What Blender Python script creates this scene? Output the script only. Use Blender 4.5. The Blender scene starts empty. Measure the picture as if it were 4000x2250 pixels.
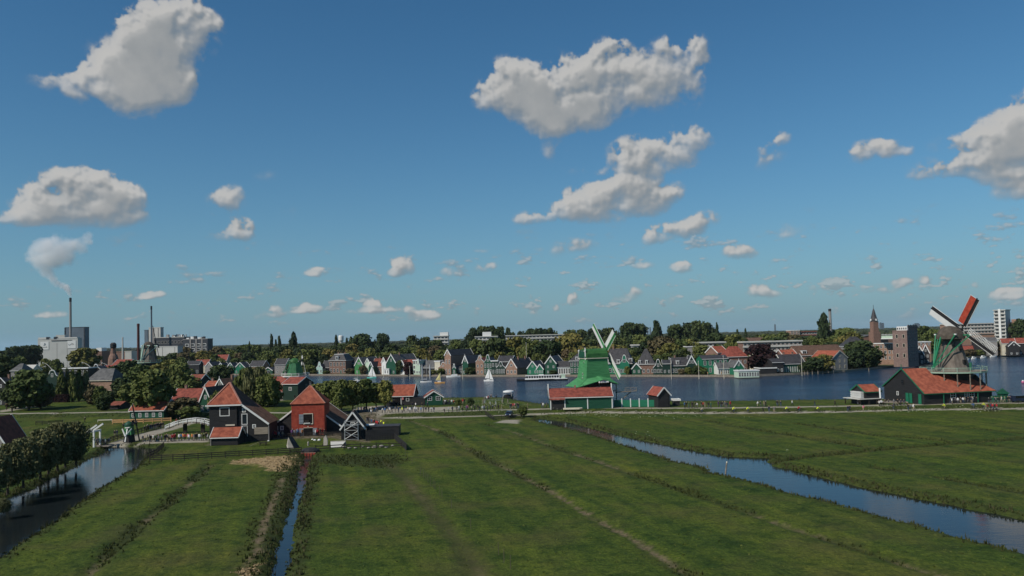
import bpy, math, random, time
import numpy as np
from mathutils import Vector, Matrix
T0 = time.time()
random.seed(7); rng = np.random.default_rng(7)
SC = bpy.context.scene
C = SC.collection
R = math.radians
# ---------------------------------------------------------------- camera
CAMZ = 22.0; FPX = 3044.0; PITCH = R(2.2); ROLL = R(-1.5); SHIFTPX = 74.0
cd = bpy.data.cameras.new('camera'); cam = bpy.data.objects.new('camera', cd); C.objects.link(cam)
cd.sensor_width = 36.0; cd.lens = 36.0*FPX/4000.0; cd.shift_y = SHIFTPX/4000.0
cd.clip_start = 0.5; cd.clip_end = 60000
CR = (Matrix.Rotation(math.pi/2+PITCH, 3, 'X') @ Matrix.Rotation(ROLL, 3, 'Z'))
cam.matrix_world = Matrix.Translation((0, 0, CAMZ)) @ CR.to_4x4()
SC.camera = cam
# ---------------------------------------------------------------- light
SUN_AZ = R(-127.0)      # clockwise from +Y: behind the camera, to the left
SUN_EL = R(43.0)
SDIR = Vector((math.sin(SUN_AZ)*math.cos(SUN_EL), math.cos(SUN_AZ)*math.cos(SUN_EL), math.sin(SUN_EL)))
sd = bpy.data.lights.new('sun', 'SUN'); sun = bpy.data.objects.new('sun', sd); C.objects.link(sun)
sd.energy = 3.8; sd.angle = R(0.5); sd.color = (1.0, 0.93, 0.82)
sun.location = (-60, -40, 120)
sun.rotation_mode = 'QUATERNION'; sun.rotation_quaternion = SDIR.to_track_quat('Z', 'Y')
SC.view_settings.view_transform = 'Standard'; SC.view_settings.look = 'None'
SC.view_settings.gamma = 1.0; SC.view_settings.use_curve_mapping = False
SC.view_settings.exposure = 0.0
SKY_STRENGTH = 0.050
try:
    SC.cycles.use_denoising = True; SC.cycles.denoiser = 'OPENIMAGEDENOISE'
    SC.cycles.max_bounces = 6; SC.cycles.diffuse_bounces = 2; SC.cycles.glossy_bounces = 3
    SC.cycles.transmission_bounces = 2; SC.cycles.transparent_max_bounces = 6; SC.cycles.volume_bounces = 5
    SC.cycles.caustics_reflective = False; SC.cycles.caustics_refractive = False
    SC.cycles.use_adaptive_sampling = False
except Exception: pass
# pixel (of the 4000 x 2250 photograph) -> place in the world
def ray(px, py):
    return (CR @ Vector(((px-2000.0)/FPX, (1125.0+SHIFTPX-py)/FPX, -1.0)))
def G(px, py, z=0.0):
    d = ray(px, py); t = (z-CAMZ)/d.z
    return Vector((d.x*t, d.y*t, z))
def AT(px, py, Y):
    d = ray(px, py); t = Y/d.y
    return Vector((d.x*t, Y, CAMZ+d.z*t))
def PX(p):
    q = CR.transposed() @ (Vector(p)-Vector((0, 0, CAMZ)))
    return (2000+FPX*q.x/-q.z, 1125+SHIFTPX-FPX*q.y/-q.z)
def azel(px, py):
    d = ray(px, py).normalized()
    return math.atan2(d.x, d.y), math.asin(d.z)
# ---------------------------------------------------------------- sky with clouds (world)
SKW, SKH = 6480, 900          # a ring of cloud cover: 360 deg round, 0..50 deg up, 18 px per degree
PPD = SKW/360.0
def fbm_field(seed, beta, sx=1.0, sy=1.0, kmin=.0012):
    r = np.random.default_rng(seed)
    n = r.standard_normal((SKH, SKW)).astype(np.float32)
    f = np.fft.rfft2(n)
    ky = np.fft.fftfreq(SKH)[:, None]*sy; kx = np.fft.rfftfreq(SKW)[None, :]*sx
    k = np.sqrt(kx*kx+ky*ky); k[0, 0] = 1
    f *= (k**(-beta))*np.clip(k/kmin, 0, 1)**3; f[0, 0] = 0
    o = np.fft.irfft2(f, (SKH, SKW)).astype(np.float32)
    return o/o.std()
N1 = fbm_field(1, 1.75, kmin=.009); N2 = fbm_field(2, 1.5, kmin=.022); N3 = fbm_field(3, 1.7, 1.9, 1.0); NW1 = fbm_field(4, 1.9, kmin=.006); NW2 = fbm_field(5, 1.9, kmin=.006)
fld = np.zeros((SKH, SKW), np.float32)
body = np.zeros((SKH, SKW), np.float32)
# the clouds seen over the town: ellipses (x, y, radius x, radius y, weight) in photo pixels
CL = [
 # tall cloud high on the left
 (640,60,80,70,.8),(700,30,60,60,.6),(730,120,90,80,.8),(800,150,60,80,.55),(600,150,110,100,.9),(540,220,110,100,1.0),(620,250,130,100,1.1),(500,290,110,80,1.1),(560,350,130,70,1.1),(640,340,110,60,.9),(700,330,60,60,.4),(430,300,60,50,.5),(310,310,70,34,.55),(230,330,90,24,.42),(310,365,40,22,.34),(500,110,50,50,.5),
 # broad cloud low on the left
 (310,760,150,70,1.0),(420,750,110,60,.9),(210,800,110,60,.9),(120,845,90,34,.6),(60,870,50,22,.35),(320,840,180,46,.8),(470,790,80,64,.8),(340,710,100,36,.6),(520,840,50,40,.4),(420,690,60,26,.4),
 # pair right of it
 (900,770,52,40,.5),(870,810,50,44,.5),(830,848,30,16,.3),(935,885,46,36,.8),(890,918,70,22,.6),(965,915,40,26,.6),
 # large cloud of the middle
 (2030,330,110,80,.9),(2030,280,50,34,.6),(2150,380,170,80,1.1),(2300,370,170,90,1.0),(2390,240,80,60,.9),(2360,190,40,40,.5),(2280,270,90,50,.7),(2210,450,150,50,.9),(2170,500,80,30,.6),(2450,330,110,70,.8),(2560,320,90,70,.5),(2660,290,80,90,.6),(2590,210,80,50,.4),(2640,180,60,40,.32),(2700,230,50,60,.34),(1950,390,90,50,.7),(1880,400,40,24,.3),(2630,400,80,40,.4),(2730,330,40,50,.3),(2160,225,60,26,.2),
 (2150,560,30,50,.22),(2200,560,18,60,.26),(2180,610,40,30,.18),
 # middle, lower
 (2450,590,90,42,.6),(2550,620,110,46,.7),(2640,580,70,50,.6),(2700,520,60,48,.7),(2760,545,40,26,.35),(2370,640,70,30,.35),(2280,660,70,20,.2),(2480,690,80,56,1.0),(2420,750,110,50,1.0),(2290,770,90,44,.9),(2230,810,70,34,.7),(2530,790,90,44,.8),(2600,775,50,34,.5),(2630,745,34,34,.5),(2350,835,190,30,.8),(2100,850,70,22,.4),(2060,860,40,16,.25),
 (2620,905,90,34,.8),(2720,890,44,36,.7),(2760,860,40,34,.55),(2560,930,50,20,.4),(2520,945,40,20,.28),
 # right edge
 (3950,500,110,80,1.1),(3860,570,110,70,1.0),(3990,600,130,70,1.05),(3800,650,100,46,.9),(3700,680,90,28,.55),(3600,660,60,44,.30),(4080,470,140,120,1.1),(3930,690,130,30,.8),(3950,745,70,34,.7),(4060,740,90,50,.8),(3680,560,60,30,.16),(3570,690,40,16,.2),
 (3040,550,44,26,.42),(3010,590,34,44,.40),(3060,620,30,24,.25),(3000,650,34,20,.28),(3400,590,70,30,.5),(3480,585,60,26,.36),(3340,620,50,24,.36),(3540,590,30,16,.2),
 (3080,890,60,26,.26),(3060,920,40,18,.18),(2220,960,60,28,.24),(2280,970,50,30,.24),(2190,990,40,18,.2),(2880,990,56,24,.8),(2670,1040,40,22,.7),(2750,1015,30,20,.26),(2520,1035,44,14,.4),(1890,1045,42,18,.42),(1920,1030,26,14,.3),(1750,1062,28,16,.36),(1555,1045,44,34,1),(1520,1070,50,14,.6),(1250,1062,42,16,.75),(1220,1070,30,10,.4),(1040,670,40,20,.16),(1130,830,40,30,.16),(1650,1140,30,10,.2),
 (600,1155,46,14,.7),(570,1165,30,8,.4),(200,1228,50,13,.5),(130,1235,40,7,.34),(680,1235,50,18,.34),(640,1245,60,9,.3),(1880,975,36,8,.3),(2110,975,22,8,.3),(860,1238,28,14,.34),
 (1210,1208,50,18,.75),(1180,1222,60,9,.5),(1470,1190,44,26,.8),(1540,1205,60,16,.55),(1440,1215,70,10,.45),(1050,1215,40,20,.4),(1040,1235,60,10,.4),(2250,1165,26,20,.8),(2240,1190,50,14,.4),(2440,1150,60,26,.55),(2380,1180,60,14,.34),(2950,1138,46,20,.7),(3000,1150,50,14,.4),(3215,1128,34,20,.5),(3390,1130,60,14,.34),(3470,1140,50,10,.28),(3525,1115,36,16,.6),(3635,1108,40,26,.55),(3780,1115,54,14,.5),(3930,1150,56,24,.75),(3950,1130,40,10,.4),(3680,1060,30,9,.42),(3750,1062,16,6,.3),(2590,1170,50,22,.34),(2790,1165,36,18,.34),(1640,1235,50,20,.6),(1690,1230,30,16,.5),(1740,1235,40,12,.4),(2090,1215,22,12,.5),(2180,1210,20,12,.5),(2300,1220,40,10,.3),(2890,1208,14,16,.5),
]
xs = (np.arange(SKW)+.5)/PPD-180.0; ys = (np.arange(SKH)+.5)/PPD
for cx, cy, rx, ry, w in CL:
    a, e = azel(cx, cy); a = math.degrees(a); e = math.degrees(e)
    kk = math.degrees(1/FPX)*math.cos(math.atan(abs(cx-2000)/FPX))**1.5
    rx *= kk*1.5/max(.5, math.cos(R(e))); ry *= kk*1.5
    i0, i1 = np.searchsorted(xs, [a-rx, a+rx]); j0, j1 = np.searchsorted(ys, [e-ry, e+ry]); 
    dx = (xs[i0:i1]-a)/rx; dy = (ys[j0:j1]-e)/ry
    q = 1-(dx[None, :]**2+dy[:, None]**2); q = np.clip(q, 0, 1)
    sub = body[j0:j1, i0:i1]
    body[j0:j1, i0:i1] = sub+w*q*np.clip(1.25-sub*.55, .1, 1)
# elsewhere round the sky: the same scattered cumulus, outside what the photograph shows
az_in = np.clip((37-np.abs(xs))/2.0, 0, 1)[None, :]
scat = np.clip(N3*.55-.62+np.clip((ys-3)/30., 0, .25)[:, None], 0, 1.2)*(1-az_in)*np.clip((46-ys)/8, 0, 1)[:, None]
body = np.maximum(body, scat.astype(np.float32))
# the far band of small flat clouds over the horizon
band = (np.exp(-((ys-2.6)/1.5)**2)+.55*np.exp(-((ys-5.5)/2.0)**2))[:, None]
stretch = fbm_field(9, 1.55, 2.0, .75, .020)
side = (0.55+.45*np.clip((xs+18)/30., 0, 1))[None, :]
low = np.clip(stretch*.55-.42, 0, 1)*band*side
# warp the edges, break them into billows and wisps
yy, xx = np.meshgrid(np.arange(SKH), np.arange(SKW), indexing='ij')
def ss(a, b, x):
    t = np.clip((x-a)/(b-a), 0, 1); return t*t*(3-2*t)
hi = np.clip((ys-2)/22., .22, 1.0)[:, None]            # clouds near the horizon are far away: finer detail
wx = (xx+(NW1*10*hi).astype(np.int32)) % SKW; wy = np.clip(yy+(NW2*7*hi).astype(np.int32), 0, SKH-1)
bodyw = body[wy, wx]
def shift(q, dx, dy):
    """q seen from dx to the right and dy up"""
    q = np.roll(q, -dx, 1)
    if dy > 0: q = np.vstack([q[dy:], np.zeros((dy, SKW), np.float32)])
    elif dy < 0: q = np.vstack([np.zeros((-dy, SKW), np.float32), q[:dy]])
    return q
def blur(q, n):
    for _ in range(n): q = (q*2+np.roll(q, 1, 1)+np.roll(q, -1, 1)+shift(q, 0, 1)+shift(q, 0, -1))/6
    return q
bil = 1.0-np.abs(N1)*1.3                                 # rounded heads
top = np.clip((shift(body, 0, -9)-shift(body, 0, 9))*1.1+.42, 0, 1)     # 1 on the upper side of a cloud, 0 on its underside
edge = np.clip(bodyw*3.0, 0, 1)
f = bodyw+edge*(bil*.20*top+N2*(.06+.10*top)+N1*.22-.11)
soft = 1-np.exp(-1.9*np.clip(f-.02, 0, 3)**1.25)
hard = ss(.08, .50, f)
cov = (soft*(1-top*.75)+hard*top*.75)*np.clip(bodyw*2.6, 0, 1)**.8
cov = np.maximum(cov, ss(.5, 2.0, N1*.6+N2*.5)*np.clip(bodyw*2.0, 0, 1)*.30)
lowf = low+N2*.045*np.clip(low*5, 0, 1)
covl = ss(.02, .42, lowf)*.58
# shading: light comes from high up on the left of the picture
thick = np.clip(f, 0, 1.5).astype(np.float32); b1 = blur(thick, 3); b2 = blur(thick, 12)
tau = sum(shift(b1, dx, dy) for dx, dy in ((-1, 4), (-3, 9), (-5, 16), (-8, 26)))
lit = np.exp(-tau*.50)
rel = np.clip((b1-shift(b1, -3, 4))*1.15, -.30, .30)+np.clip((b2-shift(b2, -6, 9))*.7, -.25, .30)
dens = ss(.15, .9, b1)
br = np.clip(.40+.12*dens+.30*lit*dens+rel*.62+N1*.03+NW2*.035, 0, 1)
lf = blur(lowf.astype(np.float32), 2); brl = np.clip(.20+.30*np.clip(lowf*1.3, 0, 1)+np.clip((lf-shift(lf, -2, 3))*2.2, -.15, .4), 0, 1)
use_low = covl > cov
covt = np.maximum(cov, covl); brt = np.where(use_low, brl, br)
covt *= np.clip((49-ys)/2, 0, 1)[:, None]
img = bpy.data.images.new('cloud_cover', SKW, SKH, alpha=False, float_buffer=True)
img.colorspace_settings.name = 'Non-Color'
buf = np.empty((SKH, SKW, 4), np.float32); buf[..., 0] = covt; buf[..., 1] = brt; buf[..., 2] = 0; buf[..., 3] = 1
img.pixels.foreach_set(buf.ravel()); img.update()
del buf, N1, N2, N3, NW1, NW2, stretch, xx, yy, wx, wy, tau, lit, rel, br, f, body, bodyw, thick
W = bpy.data.worlds.new('World'); SC.world = W; W.use_nodes = True
nt = W.node_tree; nt.nodes.clear()
def nn(t, **kw):
    n = nt.nodes.new(t)
    for k, v in kw.items(): setattr(n, k, v)
    return n
out = nn('ShaderNodeOutputWorld'); bg = nn('ShaderNodeBackground'); bg.inputs['Strength'].default_value = SKY_STRENGTH
sky = nn('ShaderNodeTexSky', sky_type='NISHITA'); sky.sun_disc = False
sky.sun_elevation = SUN_EL; sky.sun_rotation = SUN_AZ % (2*math.pi); sky.altitude = 0; sky.air_density = 1.0; sky.dust_density = 0.0; sky.ozone_density = 2.6
tc = nn('ShaderNodeTexCoord'); sep = nn('ShaderNodeSeparateXYZ')
nt.links.new(tc.outputs['Generated'], sep.inputs[0])
def mth(op, a, b=None):
    n = nn('ShaderNodeMath', operation=op)
    for i, v in enumerate((a, b)):
        if v is None: continue
        if isinstance(v, (int, float)): n.inputs[i].default_value = v
        else: nt.links.new(v, n.inputs[i])
    return n.outputs[0]
u = mth('ADD', mth('DIVIDE', mth('ARCTAN2', sep.outputs[0], sep.outputs[1]), 2*math.pi), .5)
v = mth('DIVIDE', mth('ARCSINE', sep.outputs[2]), R(50))
cmb = nn('ShaderNodeCombineXYZ'); nt.links.new(u, cmb.inputs[0]); nt.links.new(mth('MINIMUM', mth('MAXIMUM', v, .0006), .9995), cmb.inputs[1])
ti = nn('ShaderNodeTexImage', image=img, extension='REPEAT', interpolation='Linear')
nt.links.new(cmb.outputs[0], ti.inputs[0])
si = nn('ShaderNodeSeparateColor'); nt.links.new(ti.outputs[0], si.inputs[0])
cr = nn('ShaderNodeValToRGB')
K = 10.2
cr.color_ramp.elements[0].position = 0; cr.color_ramp.elements[0].color = (.33, .42, .50, 1)
cr.color_ramp.elements[1].position = 1; cr.color_ramp.elements[1].color = (1.0, .99, .965, 1)
e = cr.color_ramp.elements.new(.5); e.color = (.575, .61, .635, 1)
nt.links.new(si.outputs[1], cr.inputs[0])
ck = nn('ShaderNodeVectorMath', operation='SCALE'); ck.inputs['Scale'].default_value = K; nt.links.new(cr.outputs[0], ck.inputs[0])
hs = nn('ShaderNodeHueSaturation'); hs.inputs['Saturation'].default_value = 1.18; hs.inputs['Hue'].default_value = .49; hs.inputs['Value'].default_value = 1.3; nt.links.new(sky.outputs[0], hs.inputs['Color'])
tint = nn('ShaderNodeMix', data_type='RGBA', blend_type='MULTIPLY'); tint.inputs[0].default_value = 1; nt.links.new(hs.outputs[0], tint.inputs[6]); tint.inputs[7].default_value = (.77, 1.05, 1.22, 1)
hz = mth('EXPONENT', mth('MULTIPLY', mth('MAXIMUM', sep.outputs[2], 0.0), -8.5))
hzm = nn('ShaderNodeMix', data_type='RGBA'); nt.links.new(hz, hzm.inputs[0]); nt.links.new(tint.outputs[2], hzm.inputs[6]); hzm.inputs[7].default_value = (2.9, 5.6, 7.4, 1)
mx = nn('ShaderNodeMix', data_type='RGBA'); nt.links.new(si.outputs[0], mx.inputs[0]); nt.links.new(hzm.outputs[2], mx.inputs[6]); nt.links.new(ck.outputs[0], mx.inputs[7])
nt.links.new(mx.outputs[2], bg.inputs[0]); nt.links.new(bg.outputs[0], out.inputs[0])
W.cycles.sampling_method = 'MANUAL'; W.cycles.sample_map_resolution = 1024
# ---------------------------------------------------------------- helpers
MATS = {}
def mat(name, col, rough=.8, var=.18, scale=1.0, col2=None, bump=0.0, bscale=None, spec=.3, hue_rand=0.0, metal=0.0, detail=4.0, stretch=None, emit=None):
    """principled material with noise-varied colour; col2 = the other colour the noise leads to"""
    if name in MATS: return MATS[name]
    m = bpy.data.materials.new(name); m.use_nodes = True; t = m.node_tree; N = t.nodes; L = t.links
    p = N['Principled BSDF']; p.inputs['Roughness'].default_value = rough; p.inputs['Metallic'].default_value = metal
    p.inputs['Specular IOR Level'].default_value = spec
    g = N.new('ShaderNodeNewGeometry')
    src = g.outputs['Position']
    if stretch:
        mp = N.new('ShaderNodeMapping'); mp.inputs['Scale'].default_value = stretch; L.new(src, mp.inputs[0]); src = mp.outputs[0]
    no = N.new('ShaderNodeTexNoise'); no.inputs['Scale'].default_value = scale; no.inputs['Detail'].default_value = detail; L.new(src, no.inputs['Vector'])
    r = N.new('ShaderNodeValToRGB'); L.new(no.outputs[0], r.inputs[0])
    c2 = col2 or tuple(min(1, c*(1+var)) for c in col)
    c1 = tuple(c*(1-var) for c in col)
    r.color_ramp.elements[0].position = .3; r.color_ramp.elements[0].color = (*c1, 1)
    r.color_ramp.elements[1].position = .7; r.color_ramp.elements[1].color = (*c2, 1)
    last = r.outputs[0]
    if hue_rand:
        oi = N.new('ShaderNodeObjectInfo'); h = N.new('ShaderNodeHueSaturation'); L.new(last, h.inputs['Color'])
        mr = N.new('ShaderNodeMapRange'); L.new(oi.outputs['Random'], mr.inputs[0]); mr.inputs[3].default_value = 1-hue_rand; mr.inputs[4].default_value = 1+hue_rand
        L.new(mr.outputs[0], h.inputs['Value'])
        ma = N.new('ShaderNodeMath'); ma.operation = 'MULTIPLY_ADD'; L.new(oi.outputs['Random'], ma.inputs[0]); ma.inputs[1].default_value = -hue_rand*.16; ma.inputs[2].default_value = .5+hue_rand*.08
        L.new(ma.outputs[0], h.inputs['Hue']); last = h.outputs[0]
    L.new(last, p.inputs['Base Color'])
    if bump:
        n2 = N.new('ShaderNodeTexNoise'); n2.inputs['Scale'].default_value = bscale or scale*3; n2.inputs['Detail'].default_value = 3; L.new(src, n2.inputs['Vector'])
        b = N.new('ShaderNodeBump'); b.inputs['Strength'].default_value = bump; b.inputs['Distance'].default_value = .1
        L.new(n2.outputs[0], b.inputs['Height']); L.new(b.outputs[0], p.inputs['Normal'])
    MATS[name] = m; return m
class MB:
    def __init__(s): s.v = []; s.f = []; s.m = []; s.cur = 0
    def add(s, vs, fs):
        o = len(s.v); s.v += [tuple(v) for v in vs]; s.f += [tuple(i+o for i in f) for f in fs]; s.m += [s.cur]*len(fs); return s
    def box(s, x0, y0, z0, x1, y1, z1):
        return s.add([(x0,y0,z0),(x1,y0,z0),(x1,y1,z0),(x0,y1,z0),(x0,y0,z1),(x1,y0,z1),(x1,y1,z1),(x0,y1,z1)],
                     [(3,2,1,0),(4,5,6,7),(0,1,5,4),(1,2,6,5),(2,3,7,6),(3,0,4,7)])
    def bar(s, p, q, w, h=None, up=(0,0,1)):
        p = Vector(p); q = Vector(q); h = h or w; d = (q-p).normalized(); a = d.cross(Vector(up))
        if a.length < 1e-3: a = d.cross(Vector((1,0,0)))
        a.normalize(); b = a.cross(d).normalized(); a *= w/2; b *= h/2
        return s.add([p-a-b,p+a-b,p+a+b,p-a+b,q-a-b,q+a-b,q+a+b,q-a+b],[(0,1,2,3),(7,6,5,4),(4,5,1,0),(5,6,2,1),(6,7,3,2),(7,4,0,3)])
    def tube(s, p, q, r0, r1=None, n=8, cap=True):
        p = Vector(p); q = Vector(q); r1 = r0 if r1 is None else r1; d = (q-p).normalized(); a = d.cross(Vector((0,0,1)))
        if a.length < 1e-3: a = Vector((1,0,0))
        a.normalize(); b = d.cross(a)
        vs = []
        for c, r in ((p,r0),(q,r1)):
            for i in range(n):
                t = 2*math.pi*i/n; vs.append(c+(a*math.cos(t)+b*math.sin(t))*r)
        fs = [(i,(i+1)%n,n+(i+1)%n,n+i) for i in range(n)]
        if cap: fs += [tuple(range(n-1,-1,-1)), tuple(range(n,2*n))]
        return s.add(vs, fs)
    def lathe(s, prof, n=12, c=(0,0,0), sx=1, sy=1, ph=0.0):
        vs = []; fs = []
        for r, z in prof:
            for i in range(n):
                t = 2*math.pi*i/n+ph; vs.append((c[0]+sx*r*math.cos(t), c[1]+sy*r*math.sin(t), c[2]+z))
        for k in range(len(prof)-1):
            for i in range(n):
                fs.append((k*n+i, k*n+(i+1)%n, (k+1)*n+(i+1)%n, (k+1)*n+i))
        fs.append(tuple(range(n-1,-1,-1))); fs.append(tuple((len(prof)-1)*n+i for i in range(n)))
        return s.add(vs, fs)
    def prism(s, poly, a, b, axis='y'):
        """poly: outline in x,z (axis y), y,z (axis x) or x,y (axis z), pushed from a to b"""
        n = len(poly); vs = []
        for t in (a, b):
            for (p, q) in poly: vs.append({'y': (p,t,q), 'x': (t,p,q), 'z': (p,q,t)}[axis])
        fs = [tuple(range(n)), tuple(range(2*n-1,n-1,-1))]+[(i+n,(i+1)%n+n,(i+1)%n,i) for i in range(n)]
        return s.add(vs, fs)
    def slab(s, quad, t):
        """a flat polygon thickened by t along its normal (up side)"""
        q = [Vector(v) for v in quad]; n = (q[1]-q[0]).cross(q[2]-q[0])
        if n.length < 1e-9: n = (q[2]-q[0]).cross(q[-1]-q[0])
        n.normalize()
        if n.z < 0: q.reverse(); n = -n
        k = len(q); vs = [v for v in q]+[v+n*t for v in q]
        return s.add(vs, [tuple(range(k-1,-1,-1)), tuple(range(k,2*k))]+[(i,(i+1)%k,k+(i+1)%k,k+i) for i in range(k)])
    def ball(s, c, r, n=8, k=5, sx=1, sy=1, sz=1):
        prof = [(r*math.sin(math.pi*i/k)*1.0+1e-4, -r*math.cos(math.pi*i/k)*sz) for i in range(k+1)]
        return s.lathe(prof, n, c, sx, sy)
    def mesh(s, name, mats, smooth=False):
        me = bpy.data.meshes.new(name); me.from_pydata(s.v, [], s.f)
        for m in (mats if isinstance(mats, (list, tuple)) else [mats]): me.materials.append(m)
        if any(s.m): me.polygons.foreach_set('material_index', s.m)
        if smooth: me.polygons.foreach_set('use_smooth', [True]*len(me.polygons))
        me.update(); return me
    def build(s, name, mats, parent=None, smooth=False, kind=None, label=None):
        return put(name, s.mesh(name, mats, smooth), parent, kind, label)
def put(name, me, parent=None, kind=None, label=None, loc=None, scale=None, rz=None):
    o = bpy.data.objects.new(name, me); C.objects.link(o)
    if parent is not None: o.parent = parent
    if kind: o['kind'] = kind
    if label: o['label'] = label
    if loc is not None: o.location = loc
    if scale is not None: o.scale = scale
    if rz is not None: o.rotation_euler = (0,0,rz)
    return o
def thing(name, label, cat, loc=(0,0,0), rz=0.0, group=None, mesh=None):
    o = bpy.data.objects.new(name, mesh); C.objects.link(o); o.location = loc; o.rotation_euler = (0,0,rz)
    o['label'] = label; o['category'] = cat
    if group: o['group'] = group
    return o
def kids(o): return list(o.children)
def copy_tree(o, label=None, loc=None, rz=None, parent=None, group=None):
    c = o.copy(); C.objects.link(c)
    if parent is not None: c.parent = parent
    if label: c['label'] = label
    if loc is not None: c.location = loc
    if rz is not None: c.rotation_euler = (0,0,rz)
    if group: c['group'] = group
    for ch in o.children: copy_tree(ch, parent=c)
    return c
ORD = ['first','second','third','fourth','fifth','sixth','seventh','eighth','ninth','tenth','eleventh','twelfth','thirteenth','fourteenth','fifteenth','sixteenth','seventeenth','eighteenth','nineteenth','twentieth']
def ordw(i): return ORD[i] if i < 20 else ('%dth' % (i+1) if (i+1) % 10 not in (1,2,3) or (i+1) in (11,12,13) else '%d%s' % (i+1, {1:'st',2:'nd',3:'rd'}[(i+1) % 10]))
PEND = []     # (object, description, phrase for "of", px) labels made unique at the end by counting along the row
def pend(o, desc, px): PEND.append((o, desc, px))
def finish_labels():
    by = {}
    for o, d, px in PEND: by.setdefault(d, []).append((px, o))
    for d, v in by.items():
        v.sort(key=lambda t: t[0]); n = len(v)
        for i, (px, o) in enumerate(v):
            if n == 1: o['label'] = d; continue
            if i == 0: w = 'leftmost'
            elif i == n-1: w = 'rightmost'
            elif i <= n//2: w = ordw(i)+' from left'
            else: w = ordw(n-1-i)+' from right'
            o['label'] = d+', '+w
# ---------------------------------------------------------------- ground, water
def poly_px(pts, z=0.0): return np.array([tuple(G(x, y, z))[:2] for x, y in pts])
def dist_poly(P, line):
    """distance of points P (n x 2) to a polyline, and the share of its length where the nearest point lies"""
    best = np.full(len(P), 1e9); par = np.zeros(len(P)); 
    seg = np.hypot(*(line[1:]-line[:-1]).T); cum = np.concatenate([[0], np.cumsum(seg)])
    for i in range(len(line)-1):
        a = line[i]; d = line[i+1]-a; l2 = max(d@d, 1e-9)
        t = np.clip(((P-a)@d)/l2, 0, 1); q = P-(a+t[:, None]*d); r = np.hypot(q[:, 0], q[:, 1])
        k = r < best; best[k] = r[k]; par[k] = (cum[i]+t*seg[i])[k]
    return best, par
def inside(P, poly):
    x, y = P[:, 0], P[:, 1]; c = np.zeros(len(P), bool); j = len(poly)-1
    for i in range(len(poly)):
        xi, yi = poly[i]; xj, yj = poly[j]
        k = ((yi > y) != (yj > y)) & (x < (xj-xi)*(y-yi)/(yj-yi+1e-12)+xi); c ^= k; j = i
    return c
def sdf(P, poly):
    cl = np.vstack([poly, poly[:1]]); d, _ = dist_poly(P, cl); d[inside(P, poly)] *= -1; return d
WZ = -0.55
canal_near = [(1480,1632),(1800,1632),(2000,1634),(2095,1641),(2158,1656),(2259,1679),(2385,1717),(2511,1757),(2600,1784),(2643,1800),(2763,1822),(2790,1849),(2834,1853),(2980,1887),(3089,1920),(3225,1952),(3361,1985),(3486,2023),(3633,2055),(3796,2104),(4000,2153),(4500,2290)]
canal_far = [(4500,2170),(4000,2030),(3850,2001),(3687,1968),(3524,1936),(3415,1914),(3252,1876),(3089,1835),(3002,1816),(3002,1789),(2845,1784),(2736,1765),(2600,1738),(2461,1711),(2309,1672),(2208,1646),(2095,1634),(2000,1629),(1800,1627),(1480,1628)]
_cn = poly_px(canal_near[3:], .05); _cn[:, 1] += 1.05          # the bank's top edge hides the waterline on the near side
canal_poly = np.vstack([_cn, poly_px(canal_far[:-3], WZ)])
side_line = poly_px([(2990,1803),(3143,1781),(3334,1763),(3524,1745),(3741,1730),(4000,1709),(4400,1680)])
ditch_poly = poly_px([(1192,1776),(1181,1806),(1158,1852),(1150,1913),(1124,2004),(1097,2064),(1078,2155),(1062,2250),(1040,2400),(1112,2400),(1124,2250),(1150,2136),(1158,2060),(1170,1996),(1190,1913),(1203,1871),(1209,1833),(1226,1776)], WZ)
pond_poly = poly_px([(621,1752),(601,1773),(556,1802),(538,1829),(453,1874),(388,1910),(359,1937),(287,1986),(211,2044),(126,2098),(0,2182),(-250,2340),(-420,2100),(-200,2010),(0,1950),(67,1930),(135,1907),(202,1867),(269,1835),(310,1817),(341,1795),(406,1768),(413,1748),(500,1745)], WZ)
RZ = -0.6
shore = poly_px([(4500,1553),(4000,1566),(3600,1574),(3200,1577),(2900,1581),(2600,1583),(2450,1588),(2290,1592),(2130,1592),(2060,1581),(1990,1567),(1900,1565),(1760,1567),(1600,1568),(1450,1560),(1300,1545),(1150,1535),(1000,1520),(800,1500),(500,1485),(0,1482),(-500,1486)], RZ)
bank = poly_px([(-500,1480),(300,1474),(900,1466),(1300,1468),(1500,1470),(2000,1472),(2300,1472),(2700,1473),(2900,1474),(3100,1465),(3300,1454),(3640,1421),(3800,1399),(4000,1386),(4500,1360)], RZ)
road_up = poly_px([(4500,1560),(4000,1573),(3750,1575.5),(3300,1586),(2900,1592),(2600,1594),(2300,1592.5),(1900,1602),(1500,1613),(1370,1617),(1100,1612),(700,1606),(-300,1620)], 1.0)
road_low = poly_px([(4500,1583),(4000,1595),(3600,1600),(3300,1608),(2900,1613),(2600,1613.5),(2300,1611),(1900,1624),(1600,1631),(1480,1633),(1380,1640)], .25)
def smooth(a, b, x):
    t = np.clip((x-a)/(b-a), 0, 1); return t*t*(3-2*t)
class VN:   # cheap value noise on the plane
    def __init__(s, seed): s.t = np.random.default_rng(seed).random((256, 256))
    def __call__(s, x, y):
        xi = np.floor(x).astype(int); yi = np.floor(y).astype(int); fx = x-xi; fy = y-yi; fx = fx*fx*(3-2*fx); fy = fy*fy*(3-2*fy)
        a = s.t[xi & 255, yi & 255]; b = s.t[(xi+1) & 255, yi & 255]; c = s.t[xi & 255, (yi+1) & 255]; d = s.t[(xi+1) & 255, (yi+1) & 255]
        return (a*(1-fx)+b*fx)*(1-fy)+(c*(1-fx)+d*fx)*fy
vn = VN(3); vn2 = VN(8)
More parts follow.
